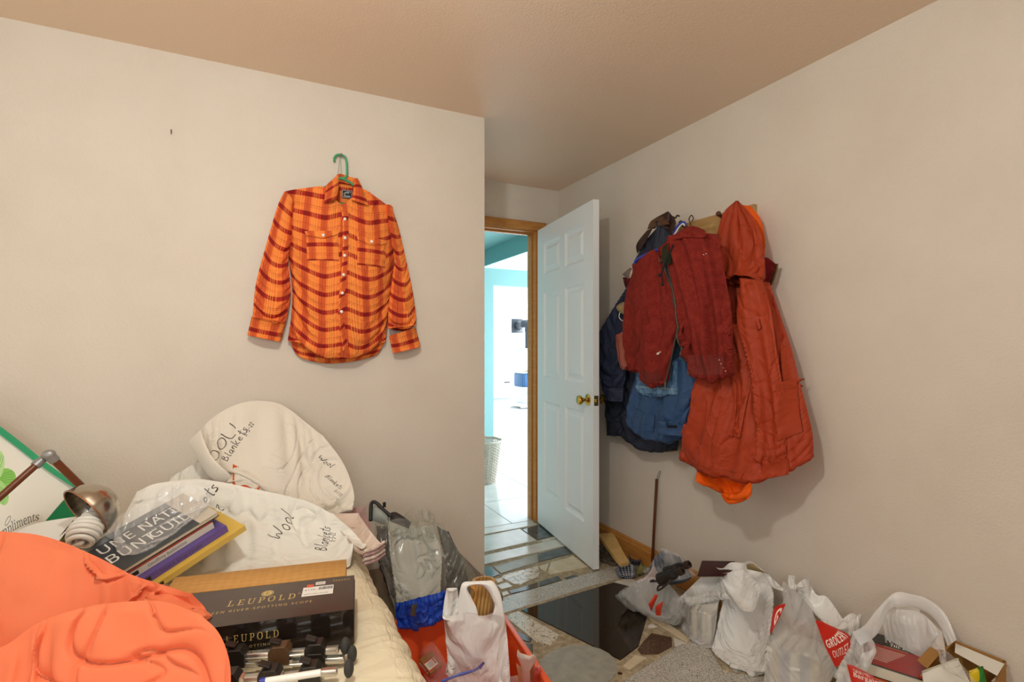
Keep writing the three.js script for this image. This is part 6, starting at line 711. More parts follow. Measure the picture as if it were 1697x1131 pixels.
{ const zip = (name, label, at) => thing(name, label, 'bag', at);
  const a = [[.515,.2,-1.742],[.517,.16,-1.728],[.522,.14,-1.662]], b = [[.553,.24,-1.7],[.576,.2,-1.664],[.584,.16,-1.623]], o = zip('zip_bag', 'clear zip bag holding a small red and brown box in the tub', a[0]);
  const c = pouch({ L: a, R: b, nrm: [0, 0.7, 0.7], sew: 'lrb', n: 26, m: 34, thick: 0.05, slackU: 1.15, slackV: 1.1, pressure: 0.5, bend: 0.03, jitter: 0.02, steps: 90, holdK: 0.5 }); at0(o, 'film', finer(c, { amp: 0.008, kind: 'film' }), clearFilm());
  const k = thing('small_box', 'small brown and white box with red print inside the clear zip bag', 'box', [[.541,.17,-1.703]][0], 0.6), art = canvasTex(200, 200, (x) => { x.fillStyle = '#9a6b34'; x.fillRect(0, 0, 200, 200); x.fillStyle = '#e6e2d8'; x.fillRect(10, 70, 150, 90); x.fillStyle = '#c8261c'; x.fillRect(20, 48, 120, 24); x.fillRect(130, 60, 20, 80); x.fillRect(10, 160, 140, 14); x.fillStyle = '#8a8880'; for (let q = 0; q < 4; q++) x.fillRect(24, 86 + q * 16, 100, 7); }), km = phys(0xffffff, 0.4, { map: art }); k.rotation.set(0.5, 0.5, 0.1, 'YXZ'); k.updateMatrixWorld(true); part('carton', (() => { const g = new RoundedBoxGeometry(0.055, 0.02, 0.06, 2, 0.002); return g; })(), km, k); part('lid_flap', span(-0.028, 0.028, 0.01, 0.0115, -0.031, -0.012), phys(0x9a6b34, 0.5), k);
  const z = zip('zip_bag', 'clear zip bag with a blue slider strip at the bottom edge of the tub', [[.545,.3,-1.412]][0]), za = [[.486,.3,-1.402],[.492,.24,-1.437]], zb = [[.594,.34,-1.37],[.614,.28,-1.367]]; at0(z, 'film', filmGeo({ L: za, R: zb, nrm: [0, 0.75, 0.65], sew: 'lrb', n: 34, m: 26, thick: 0.04, slackU: 1.12, slackV: 1.1, pressure: 0.5, bend: 0.03, jitter: 0.02, steps: 80, holdK: 0.5 }), clearFilm());
  at0(z, 'zip_strip', panel3([[.478,.3,-1.403],[.513,.305,-1.402],[.539,.31,-1.397],[.569,.32,-1.381],[.589,.34,-1.37]].map(([x, y, z]) => [x, y + 0.004, z]), [[.48,.295,-1.4],[.514,.3,-1.398],[.542,.305,-1.39],[.573,.315,-1.378],[.594,.335,-1.369]].map(([x, y, z]) => [x, y + 0.004, z]), { n: 4, m: 40, puff: 0.004, nrm: [0, 0.75, 0.65], thick: 0.003 }), phys(0x1f57c4, 0.25), 'blue zip strip'); at0(z, 'slider', panel3([[.578,.33,-1.37],[.586,.345,-1.364]], [[.582,.33,-1.365],[.592,.345,-1.362]], { n: 4, m: 4, nrm: [0, 0.75, 0.65], thick: 0.008 }), phys(0x3a2a8a, 0.25), 'purple slider');
  const t = thing('torn_packet', 'torn white cardboard packet sticking up at the right rim of the tub', 'packet', [[.714,.3,-1.347]][0]), wt = phys(0xe9e4d8, 0.7), tn = phys(0xb98f58, 0.8);
  at0(t, 'front', panel3([[.66,.4,-1.292],[.66,.38,-1.298],[.689,.33,-1.329],[.721,.24,-1.379]], [[.711,.37,-1.277],[.716,.34,-1.302],[.711,.31,-1.321],[.733,.25,-1.355]], { T: [[.67,.385,-1.298],[.686,.375,-1.302],[.698,.37,-1.296],[.702,.385,-1.277]], n: 18, m: 20, puff: 0.012, nrm: [0, 0.4, 0.9], smooth: false }), wt); at0(t, 'inside', panel3([[.713,.31,-1.325],[.728,.24,-1.375]], [[.722,.34,-1.308],[.741,.24,-1.364]], { n: 6, m: 8, nrm: [0, 0.4, 0.9] }), tn, 'bare brown inside'); at0(t, 'side', panel3([[.68,.33,-1.343],[.688,.3,-1.35],[.711,.24,-1.383]], [[.691,.32,-1.332],[.708,.28,-1.357],[.721,.24,-1.379]], { n: 6, m: 8, nrm: [-0.3, 0.4, 0.8] }), phys(0xd6b27c, 0.8));
  const p = thing('plastic_wrap', 'pink tinted clear wrap at the right rim of the tub', 'wrap', [[.747,.28,-1.343]][0]); at0(p, 'film', filmGeo({ L: [[.712,.33,-1.303],[.75,.22,-1.375]], R: [[.733,.33,-1.302],[.777,.22,-1.362]], nrm: [0, 0.5, 0.86], n: 16, m: 24, thick: 0.03, slackU: 1.2, slackV: 1.1, pressure: 0.4, bend: 0.03, jitter: 0.02, steps: 80 }), clearFilm({ color: new THREE.Color(0xf0c4c0) }));
  const e = thing('paper_scrap', 'pale scrap of paper at the bottom right of the tub', 'paper', [[.695,.25,-1.393]][0]); at0(e, 'sheet', panel3([[.676,.27,-1.381],[.692,.2,-1.438]], [[.695,.28,-1.364],[.735,.2,-1.417]], { n: 10, m: 10, puff: 0.015, nrm: [0, 0.6, 0.8] }), wt);
  const g = thing('green_bottle', 'small pale green bottle lying in the tub behind the carrier bag', 'bottle', [[.621,.14,-1.774]][0]); const [q0, q1] = [[.608,.14,-1.756],[.624,.17,-1.758]]; at0(g, 'body', rod(q0, q1, 0.014, 0.014, 18), phys(0x8fb89a, 0.2, { transmission: 0.4, thickness: 0 })); at0(g, 'neck', rod(q1, V(q1).add(V(q1).sub(V(q0)).multiplyScalar(0.25)).toArray(), 0.014, 0.006, 18), phys(0x8fb89a, 0.2, { transmission: 0.4, thickness: 0 })); }

// ---- behind the door and along the right wall
{ const [A] = [[-2.221,.083,.03]], o = thing('wooden_stick', 'thin dark wooden stick with a wire loop leaning on the right wall', 'stick', [XR - 0.03, 0, A[0]]); const b = [[-2.206,.091,.045]][0], t = [[-2.21,.516,.012]][0], k = (b[1] - 0.003) / (t[1] - b[1]), S = [b[0] - (t[0] - b[0]) * k, 0.003, b[2] - (t[2] - b[2]) * k], W3 = (p) => [XR - p[2], p[1], p[0]];
  const a = W3(S), c = W3(t), g = box(0.011, V(a).distanceTo(V(c)), 0.013, 0, 0, 0, 0.002); g.applyQuaternion(new THREE.Quaternion().setFromUnitVectors(new THREE.Vector3(0, 1, 0), V(c).sub(V(a)).normalize())); g.translate((a[0] + c[0]) / 2, (a[1] + c[1]) / 2, (a[2] + c[2]) / 2); at0(o, 'shaft', g, phys(0x5e2c12, 0.4)); at0(o, 'wire_loop', tube([[-2.21,.515,.012],[-2.204,.536,.012],[-2.192,.56,.012],[-2.183,.565,.012],[-2.181,.559,.012],[-2.187,.543,.012],[-2.202,.517,.012]].map(W3), 0.0011, 40, 6), std(0x6a625a, 0.4, { metalness: 0.8 }), 'thin wire loop'); }
{ const o = thing('fuzzy_rag', 'grey-brown fluffy rag lying in the corner behind the door', 'rag', [[1.849,.03,-2.505]][0]); floorSoft(o, 'rag_body', cloth(0xffffff, { map: tex(256, (u, v) => mixc([150, 138, 118], [92, 78, 62], 0.5 + 1.2 * fbm(u * 22, v * 22, 9, 4)), true, 5), bumpMap: again(plasterBump, 5), bumpScale: 0.012 }), { L: [[1.925,.02,-2.7],[1.825,.02,-2.557],[1.792,.02,-2.468]], R: [[1.897,.02,-2.534],[1.866,.02,-2.432],[1.844,.02,-2.365]], T: [[1.915,.02,-2.638]], nrm: [0, 1, 0], n: 30, m: 26, thick: 0.05, slackU: 1.3, slackV: 1.3, bend: 0.03, jitter: 0.03 }); }
{ const o = thing('pine_offcut', 'pale yellow wooden offcut lying behind the door', 'board', [[1.909,.05,-2.515]][0]); at0(o, 'board', panel3([[1.913,.085,-2.665],[1.816,.06,-2.368],[1.808,.05,-2.308]], [[1.977,.1,-2.597],[1.893,.075,-2.402],[1.861,.05,-2.303]], { n: 8, m: 16, smooth: false, nrm: [0, 0.95, 0.2], thick: 0.02 }), phys(0xffffff, 0.55, { map: woodTex([226, 190, 126], [206, 166, 100], 2, 4) })); }
const check = (a, b, c) => tex(64, (u, v, x, y) => { const p = (x >> 3) & 1, q = (y >> 3) & 1; return p && q ? a : p || q ? b : c; }, true, 22);
{ const o = thing('checked_cloth', 'dark blue checked cloth bundled against the pine baseboard', 'cloth', [[1.946,.04,-2.359]][0]); floorSoft(o, 'bundle', cloth(0xffffff, { map: check([34, 34, 46], [66, 66, 82], [128, 126, 136]) }), { L: [[1.977,.04,-2.457],[1.897,.04,-2.349]], R: [[2.023,.04,-2.433],[1.941,.04,-2.295]], nrm: [0, 1, 0], n: 22, m: 20, thick: 0.05, slackU: 1.14, slackV: 1.12, bend: 0.1, jitter: 0.01 }); }
{ const o = thing('checked_cloth', 'blue and white gingham pouch lying on the stone strip by the door', 'cloth', [[1.809,.03,-2.271]][0]); floorSoft(o, 'bundle', cloth(0xffffff, { map: check([44, 54, 84], [110, 118, 142], [214, 212, 208]) }), { L: [[1.778,.02,-2.323],[1.753,.02,-2.27]], R: [[1.893,.02,-2.291],[1.828,.02,-2.213]], T: [[1.834,.02,-2.358],[1.881,.02,-2.348],[1.9,.02,-2.315]], B: [[1.775,.02,-2.228]], nrm: [0, 1, 0], n: 26, m: 20, thick: 0.035, slackU: 1.08, slackV: 1.08 }); }
{ const o = thing('olive_cloth', 'olive green cloth between the gingham pouch and the bagged clothing', 'cloth', [[1.917,.03,-2.269]][0]); floorSoft(o, 'bundle', cloth(0x8b8a5e), { L: [[1.9,.02,-2.294],[1.845,.02,-2.219]], R: [[2.043,.02,-2.332],[1.963,.02,-2.252]], nrm: [0, 1, 0], n: 20, m: 16, thick: 0.04, slackU: 1.2, slackV: 1.2 }); }
// clothing bundles in clear bags
{ const o = thing('grey_clothing', 'grey clothing with pink and white folds inside the clear bags by the wall', 'clothes', [[1.835,.1,-1.99]][0]);
  floorSoft(o, 'bundle', cloth(0x6c7078), { L: [[1.78,.1,-2.063],[1.804,.05,-2.059]], R: [[1.78,.26,-1.844],[1.847,.16,-1.831]], T: [[1.756,.18,-2.005],[1.746,.27,-1.923]], nrm: [0, 0.8, 0.5], n: 30, m: 26, thick: 0.05, slackU: 1.2, slackV: 1.15 });
  floorSoft(o, 'bundle', cloth(0xcbb8b6), { L: [[1.678,.09,-2.039],[1.707,.05,-2.053]], R: [[1.798,.14,-1.96],[1.771,.1,-1.883]], nrm: [0, 0.9, 0.4], n: 24, m: 18, thick: 0.03, slackU: 1.2, slackV: 1.2 });
  floorSoft(o, 'bundle', cloth(0x9a9a92), { L: [[1.535,.07,-1.988],[1.604,.02,-2.002]], R: [[1.68,.13,-1.732],[1.691,.02,-1.74]], T: [[1.583,.13,-1.944],[1.665,.15,-1.92],[1.722,.15,-1.867]], B: [[1.631,.02,-1.881],[1.657,.02,-1.797]], nrm: [0, 0.8, 0.6], n: 40, m: 26, thick: 0.05, slackU: 1.15, slackV: 1.2 });
  const red = phys(0xd23a1e, 0.5); for (const [L, R] of [[[[1.516,.14,-1.748],[1.538,.1,-1.757]], [[1.552,.17,-1.753],[1.572,.165,-1.751]]], [[[1.529,.14,-1.72],[1.547,.09,-1.737]], [[1.574,.15,-1.724],[1.562,.09,-1.727]]]]) at0(o, 'red_stripe', panel3(L, R, { n: 8, m: 8, nrm: [0, 0.75, 0.65], puff: 0.01 }), red, 'red stripe');
  const film = clearFilm(), b1 = thing('plastic_bag', 'clear plastic bag of clothing with red stripes lying on the black slab', 'plastic bag', [[1.631,.05,-1.881]][0]);
  at0(b1, 'film', filmGeo({ L: [[1.541,.06,-2.011],[1.598,.015,-1.995],[1.63,.012,-1.89]], R: [[1.663,.19,-1.812],[1.638,.17,-1.689],[1.671,.12,-1.688],[1.7,.012,-1.743]], T: [[1.548,.16,-1.902],[1.613,.19,-1.87]], B: [[1.649,.012,-1.825]], nrm: [0, 0.8, 0.6], sew: 'lrtb', n: 44, m: 34, thick: 0.09, backThick: 0.02, slackU: 1.12, slackV: 1.14, pressure: 0.8, bend: 0.03, jitter: 0.02, steps: 110, holdK: 0.5, collide: onFloor() }), film);
  const b2 = thing('plastic_bag', 'clear plastic bag of grey clothing heaped against the wall under the stick', 'plastic bag', [[1.945,.1,-2.088]][0]);
  at0(b2, 'film', filmGeo({ L: [[1.777,.1,-2.093],[1.774,.14,-2.046],[1.752,.22,-1.974],[1.71,.3,-1.883]], R: [[1.733,.1,-1.918],[1.765,.15,-1.829],[1.826,.17,-1.815],[1.894,.15,-1.859]], T: [[1.767,.08,-2.038]], B: [[1.745,.29,-1.809],[1.836,.22,-1.838]], nrm: [0, 0.8, 0.6], sew: 'lrtb', n: 34, m: 34, thick: 0.06, slackU: 1.15, slackV: 1.15, pressure: 0.8, bend: 0.03, jitter: 0.02, steps: 110, holdK: 0.5, collide: onFloor() }), film); }
{ const C = [[1.637,.26,-1.727]][0], o = thing('binoculars', 'dark brown binoculars with strap lying on the clear bags', 'binoculars', C), bk = phys(0x1c120d, 0.4, { bumpMap: again(plasterBump, 6), bumpScale: 0.0008 }), br = phys(0x33201a, 0.5), r = 0.0215;
  const barrel = (dx) => { const g = lathe([[0.0001, -0.062], [0.013, -0.062], [0.015, -0.05], [0.0135, -0.034], [0.02, -0.026], [0.0225, -0.008], [0.0225, 0.028], [0.026, 0.036], [0.0275, 0.062], [0.0255, 0.064], [0.024, 0.054], [0.0001, 0.052]], 28); g.translate(dx, 0, 0); return g; };
  o.rotation.set(0.95, 0.55, 0.25, 'YXZ'); o.updateMatrixWorld(true); const t = (g) => { g.rotateX(PI); return g; };
  for (const s of [-1, 1]) { const b = part('barrel', t(barrel(s * 0.031)), bk, o); part('eyecup', t(lathe([[0.009, -0.07], [0.0155, -0.07], [0.017, -0.052], [0.009, -0.052]], 24).translate(s * 0.031, 0, 0)), br, b); part('objective_lens', t(lathe([[0.0001, 0.0535], [0.0235, 0.053]], 24).translate(s * 0.031, 0, 0)), phys(0x16202a, 0.05, { clearcoat: 1 }), b, 'dark lens'); }
  part('bridge', t(merge([box(0.045, 0.05, 0.02, 0, 0.0, 0, 0.006), rod([0, -0.04, 0.004], [0, 0.03, 0.004], 0.008, 0.008, 18)])), bk, o); part('focus_wheel', t(rod([0, -0.03, 0.006], [0, -0.008, 0.006], 0.0125, 0.0125, 24)), br, o);
  part('strap', (() => { const P = [[-0.055, 0.01, 0.01], [-0.07, -0.02, 0.02], [-0.06, -0.08, 0.03], [-0.02, -0.1, 0.025], [0.01, -0.085, 0.03], [0.03, -0.12, 0.02], [0.005, -0.15, 0.0], [0.04, -0.13, 0.01], [0.06, -0.06, 0.015], [0.055, 0.0, 0.005]]; return tube(P, 0.0042, 90, 6); })(), br, o, 'dark leather strap'); }
{ const o = thing('dark_folder', 'dark maroon folder standing behind the white carrier bags', 'folder', [[1.868,.25,-1.705]][0]), m = phys(0x3a1210, 0.5), q = [[1.761,.221,-1.716],[1.796,.283,-1.721],[1.851,.317,-1.593],[1.854,.299,-1.58],[1.786,.265,-1.592]]; at0(o, 'cover', panel3([q[1], q[0]], [q[2], q[3], q[4]], { n: 10, m: 6, smooth: false, nrm: [-0.5, 0.4, 0.7], thick: 0.012 }), m); at0(o, 'pages', panel3([q[1], q[0]].map((p) => [p[0] + 0.004, p[1] - 0.006, p[2] - 0.008]), [q[2], q[3], q[4]].map((p) => [p[0] - 0.004, p[1] - 0.006, p[2] - 0.008]), { n: 6, m: 4, smooth: false, nrm: [-0.5, 0.4, 0.7], thick: 0.01 }), phys(0xcabba0, 0.8)); }
const bagSheer = phys(0xffffff, 0.22, { transmission: 0.75, thickness: 0, bumpMap: crumpleBump, bumpScale: 0.012, specularIntensity: 1 });
const overBooks = (A, d, n, top) => { const L = d.length(), u = d.clone().normalize(), q = new THREE.Vector3(), floor = onFloor(); return (x, y, z) => { q.set(x, y, z).sub(A); const s = q.dot(u), t = -(q.dot(n)) + 0.0175; if (y < top + 0.008 && s > -0.006 && s < L + 0.006 && t < 0.008 && t > -0.028) { const k = 0.008 - t; return [x - n.x * k, Math.max(y, 0.003), z - n.z * k]; } return floor(x, y, z); }; };
let bag1, bag3;
// books standing in the first carrier bag, seen through it
{ const cols = [0xcfbf98, 0x8d8a84, 0xddd2b4, 0xe8dfc4, 0xded6c4]; const A = V([[1.652,-1.641]].map(([x, z]) => [x, 0.004, z])[0]), B = V([[1.689,-1.576]].map(([x, z]) => [x, 0.004, z])[0]), d = B.clone().sub(A), L = d.length(), ry = -Math.atan2(d.z, d.x); bag1 = overBooks(A, d, new THREE.Vector3(d.z, 0, -d.x).normalize(), 0.123);
  for (let k = 0; k < 4; k++) { const p = A.clone().addScaledVector(d, (k + 0.5) / 4).add(new THREE.Vector3(Math.sin(-ry) * -0.0, 0, 0)), n = new THREE.Vector3(d.z, 0, -d.x).normalize(), b = thing('book', ['cream paperback at the left end of the row in the first white carrier bag', 'grey paperback second from the left in the first white carrier bag', 'pale paperback third from the left in the first white carrier bag', 'ivory paperback at the right end of the row in the first white bag'][k], 'book', p.clone().addScaledVector(n, 0.088).toArray(), ry), w = L / 4 - 0.002; part('pages', span(-w / 2 + 0.002, w / 2 - 0.002, 0.002, 0.12, -0.07, 0.069), phys(0xffffff, 0.8, { map: pageTex }), b); const m = phys(cols[k], 0.5); part('cover', span(-w / 2, -w / 2 + 0.0015, 0, 0.123, -0.07, 0.07), m, b); part('cover', span(w / 2 - 0.0015, w / 2, 0, 0.123, -0.07, 0.07), m, b); part('spine', span(-w / 2, w / 2, 0, 0.123, 0.069, 0.0705), m, b); } }
const wrap = (label, opt, mat = bagWhite, at, extra) => { const o = thing('carrier_bag', label, 'bag', at); at0(o, 'bag_body', filmGeo({ nrm: normalOf(opt.L, opt.R), sew: 'lrb', n: 44, m: 46, thick: 0.05, backThick: 0.04, slackU: 1.12, slackV: 1.1, pressure: 0.12, bend: 0.06, jitter: 0.03, steps: 90, holdK: 0.5, collide: onFloor(), ...opt }), mat); if (extra) extra(o); return o; };
wrap('white carrier bag stuffed with books, between the binoculars and the wall', { L: [[1.717,.1,-1.76],[1.721,.054,-1.769],[1.732,-.004,-1.775]], R: [[1.749,.168,-1.588],[1.726,.091,-1.577],[1.686,.002,-1.563]], T: [[1.737,.132,-1.705]], B: [[1.685,-.013,-1.687],[1.658,-.001,-1.588]], thick: 0.03, backThick: 0.1, slackU: 1.05, slackV: 1.05, collide: bag1 }, bagSheer, [[1.668,0,-1.598]][0], (o) => {
  at0(o, 'bag_mouth', filmGeo({ L: [[1.699,.124,-1.758],[1.765,.159,-1.759],[1.827,.198,-1.75],[1.869,.229,-1.707]], R: [[1.668,.156,-1.695],[1.708,.178,-1.653],[1.753,.209,-1.608],[1.759,.197,-1.538]], nrm: [-0.4, 0.7, 0.6], sew: 'lrtb', n: 24, m: 36, thick: 0.05, slackU: 1.25, slackV: 1.15, pressure: 0.15, bend: 0.05, jitter: 0.03, steps: 80 }, { amp: 0.03 }), bagWhite); });
wrap('large crumpled white carrier bag leaning on the wall, second from the left', { L: [[1.85,.239,-1.683],[1.818,.173,-1.621],[1.754,.117,-1.586],[1.681,.007,-1.555]], R: [[1.926,.292,-1.5],[1.867,.248,-1.418],[1.785,.153,-1.369],[1.722,.011,-1.345]], T: [[1.873,.233,-1.638],[1.901,.267,-1.602],[1.912,.29,-1.552]], B: [[1.669,-.005,-1.516],[1.665,-.002,-1.429],[1.689,-.001,-1.383]], n: 56, m: 60, thick: 0.09, slackU: 1.22, slackV: 1.2, bend: 0.05, foldAmp: 0.03, foldN: 1.3 }, bagWhite, [[1.682,0,-1.417]][0], (o) => {
  at0(o, 'bag_fold', filmGeo({ L: [[1.804,.256,-1.639],[1.751,.225,-1.531],[1.718,.204,-1.447]], R: [[1.857,.296,-1.557],[1.801,.281,-1.428],[1.741,.21,-1.413]], nrm: [-0.6, 0.3, 0.7], single: true, n: 24, m: 30, thick: 0.03, slackU: 1.15, slackV: 1.1, pressure: 0.1, bend: 0.06, jitter: 0.03, steps: 60 }, { amp: 0.03 }), bagWhite);
  at0(o, 'handle', panel3([[1.859,.268,-1.689],[1.838,.243,-1.678]], [[1.882,.289,-1.578],[1.86,.27,-1.567]], { T: [[1.866,.274,-1.664],[1.868,.284,-1.618]], n: 16, m: 6, puff: 0.02, nrm: [-0.6, 0.3, 0.7] }), bagWhite); at0(o, 'handle', filmGeo({ L: [[1.897,.304,-1.481],[1.865,.272,-1.419]], R: [[1.899,.303,-1.469],[1.876,.274,-1.369]], nrm: [-0.6, 0.3, 0.7], single: true, n: 10, m: 20, thick: 0.02, slackU: 1.3, slackV: 1.1, pressure: 0.3, bend: 0.04, jitter: 0.02, steps: 60 }), bagWhite); });
{ const o = thing('brown_paper', 'crumpled khaki paper peeking out behind the second white carrier bag', 'paper', [[1.792,.355,-1.455]][0]); at0(o, 'sheet', panel3([[1.786,.356,-1.48],[1.789,.338,-1.479]], [[1.796,.358,-1.431],[1.826,.338,-1.416]], { T: [[1.785,.371,-1.459],[1.798,.365,-1.452]], n: 12, m: 8, puff: 0.02, nrm: [-0.6, 0.3, 0.7] }), phys(0x9c8a62, 0.8)); }
// third bag with the red print
const redSign = (lines, w, h, rot, font = 'bold 84px sans-serif') => canvasTex(w, h, (x) => { x.fillStyle = '#cc2a1c'; x.fillRect(0, 0, w, h); x.fillStyle = '#f4efe6'; x.translate(w / 2, h / 2); x.rotate(rot); x.textAlign = 'center'; lines.forEach(([s, y, f]) => { x.font = f || font; x.fillText(s, 0, y); }); });
{ const F = [[1.645,.174,-1.271],[1.707,.18,-1.09]];
  const cols = [0xcdbb94, 0x84767e, 0xe3d9bc, 0x8e9698, 0xd6c69c, 0xa88f66], lab = ['cream', 'mauve', 'ivory', 'pale grey', 'sand coloured', 'tan']; const a = V(F[0]), b = V(F[1]), d = b.clone().sub(a), ry = -Math.atan2(d.z, d.x), L = Math.hypot(d.x, d.z), top = V(F[0]).y, n = new THREE.Vector3(d.z, 0, -d.x).normalize(); d.y = 0; bag3 = overBooks(new THREE.Vector3(a.x, 0, a.z), d, n, top);
  for (let k = 0; k < 6; k++) { const p = a.clone().lerp(b, (k + 0.5) / 6).addScaledVector(n, 0.088); const w = L / 6 - 0.002, hgt = a.y - 0.004 - 0.004 * (k % 3), bk = thing('book', lab[k] + ' book in the bag with the red print, ' + ['left end', 'second from left', 'third from left', 'fourth from left', 'fifth from left', 'right end'][k], 'book', [p.x, 0.004, p.z], ry); part('pages', span(-w / 2 + 0.002, w / 2 - 0.002, 0.002, hgt - 0.003, -0.07, 0.069), phys(0xffffff, 0.8, { map: pageTex }), bk); const m = phys(cols[k], 0.5); part('cover', span(-w / 2, -w / 2 + 0.0015, 0, hgt, -0.07, 0.07), m, bk); part('cover', span(w / 2 - 0.0015, w / 2, 0, hgt, -0.07, 0.07), m, bk); part('spine', span(-w / 2, w / 2, 0, hgt, 0.069, 0.0705), m, bk); }
  wrap('white carrier bag with a red GROCERY OUTLET print and knotted top, third along the wall', { L: [[1.872,.303,-1.359],[1.728,.245,-1.297],[1.615,.189,-1.252],[1.598,.116,-1.25],[1.586,.032,-1.245]], R: [[1.874,.301,-1.303],[1.808,.259,-1.201],[1.687,.216,-1.061],[1.662,.173,-1.056],[1.643,.128,-1.054]], n: 50, m: 60, thick: 0.035, backThick: 0.11, slackU: 1.08, slackV: 1.05, foldAmp: 0.012, foldN: 1.5, nrm: [-0.55, 0.15, 0.8], collide: bag3 }, bagSheer, [[1.792,0,-1.278]][0], (o) => {
    at0(o, 'handle', filmGeo({ L: [[1.873,.297,-1.359],[1.891,.335,-1.372]], R: [[1.87,.308,-1.327],[1.896,.341,-1.348]], nrm: [-0.55, 0.15, 0.8], n: 12, m: 20, thick: 0.03, slackU: 1.3, pressure: 0.4, jitter: 0.02, steps: 60 }), bagWhite);
    at0(o, 'handle', filmGeo({ L: [[1.87,.311,-1.327],[1.855,.27,-1.245],[1.82,.241,-1.173]], R: [[1.92,.343,-1.313],[1.904,.305,-1.265],[1.923,.301,-1.234],[1.861,.268,-1.13]], nrm: [-0.55, 0.3, 0.8], n: 20, m: 40, thick: 0.06, slackU: 1.3, slackV: 1.15, pressure: 0.5, bend: 0.04, jitter: 0.03, steps: 90 }), bagWhite);
    at0(o, 'bag_side', filmGeo({ L: [[1.824,.241,-1.182],[1.731,.208,-1.094],[1.687,.164,-1.061]], R: [[1.907,.288,-1.108],[1.845,.262,-1.093],[1.755,.246,-1.071],[1.691,.201,-1.047]], T: [[1.861,.258,-1.153],[1.902,.292,-1.132]], nrm: [-0.4, 0.4, 0.8], n: 26, m: 34, thick: 0.05, slackU: 1.25, slackV: 1.15, pressure: 0.5, bend: 0.04, jitter: 0.03, steps: 90 }), bagWhite);
    at0(o, 'shop_print', panel3([[1.757,.28,-1.171],[1.698,.246,-1.1],[1.629,.237,-1.022]], [[1.768,.284,-1.165],[1.782,.277,-1.069],[1.735,.256,-1.037],[1.641,.242,-1.016]], { n: 16, m: 20, unit: true, smooth: false, nrm: [-0.55, 0.25, 0.8], puff: 0.012, thick: 0.001 }), phys(0xffffff, 0.35, { map: redSign([['GROCERY', -10, 'bold 78px sans-serif'], ['OUTLET', 80, '86px sans-serif']], 400, 360, -0.15) }), 'red panel with white lettering');
    at0(o, 'shop_print', panel3([[1.761,.288,-1.291],[1.718,.275,-1.302],[1.659,.213,-1.275]], [[1.754,.287,-1.284],[1.704,.249,-1.275],[1.653,.215,-1.267]], { n: 10, m: 14, unit: true, smooth: true, nrm: [-0.55, 0.25, 0.8], puff: 0.01, thick: 0.001 }), phys(0xffffff, 0.35, { map: redSign([['G', 40, 'bold 150px sans-serif']], 200, 200, 0.3) }), 'red panel with part of a letter'); }); }
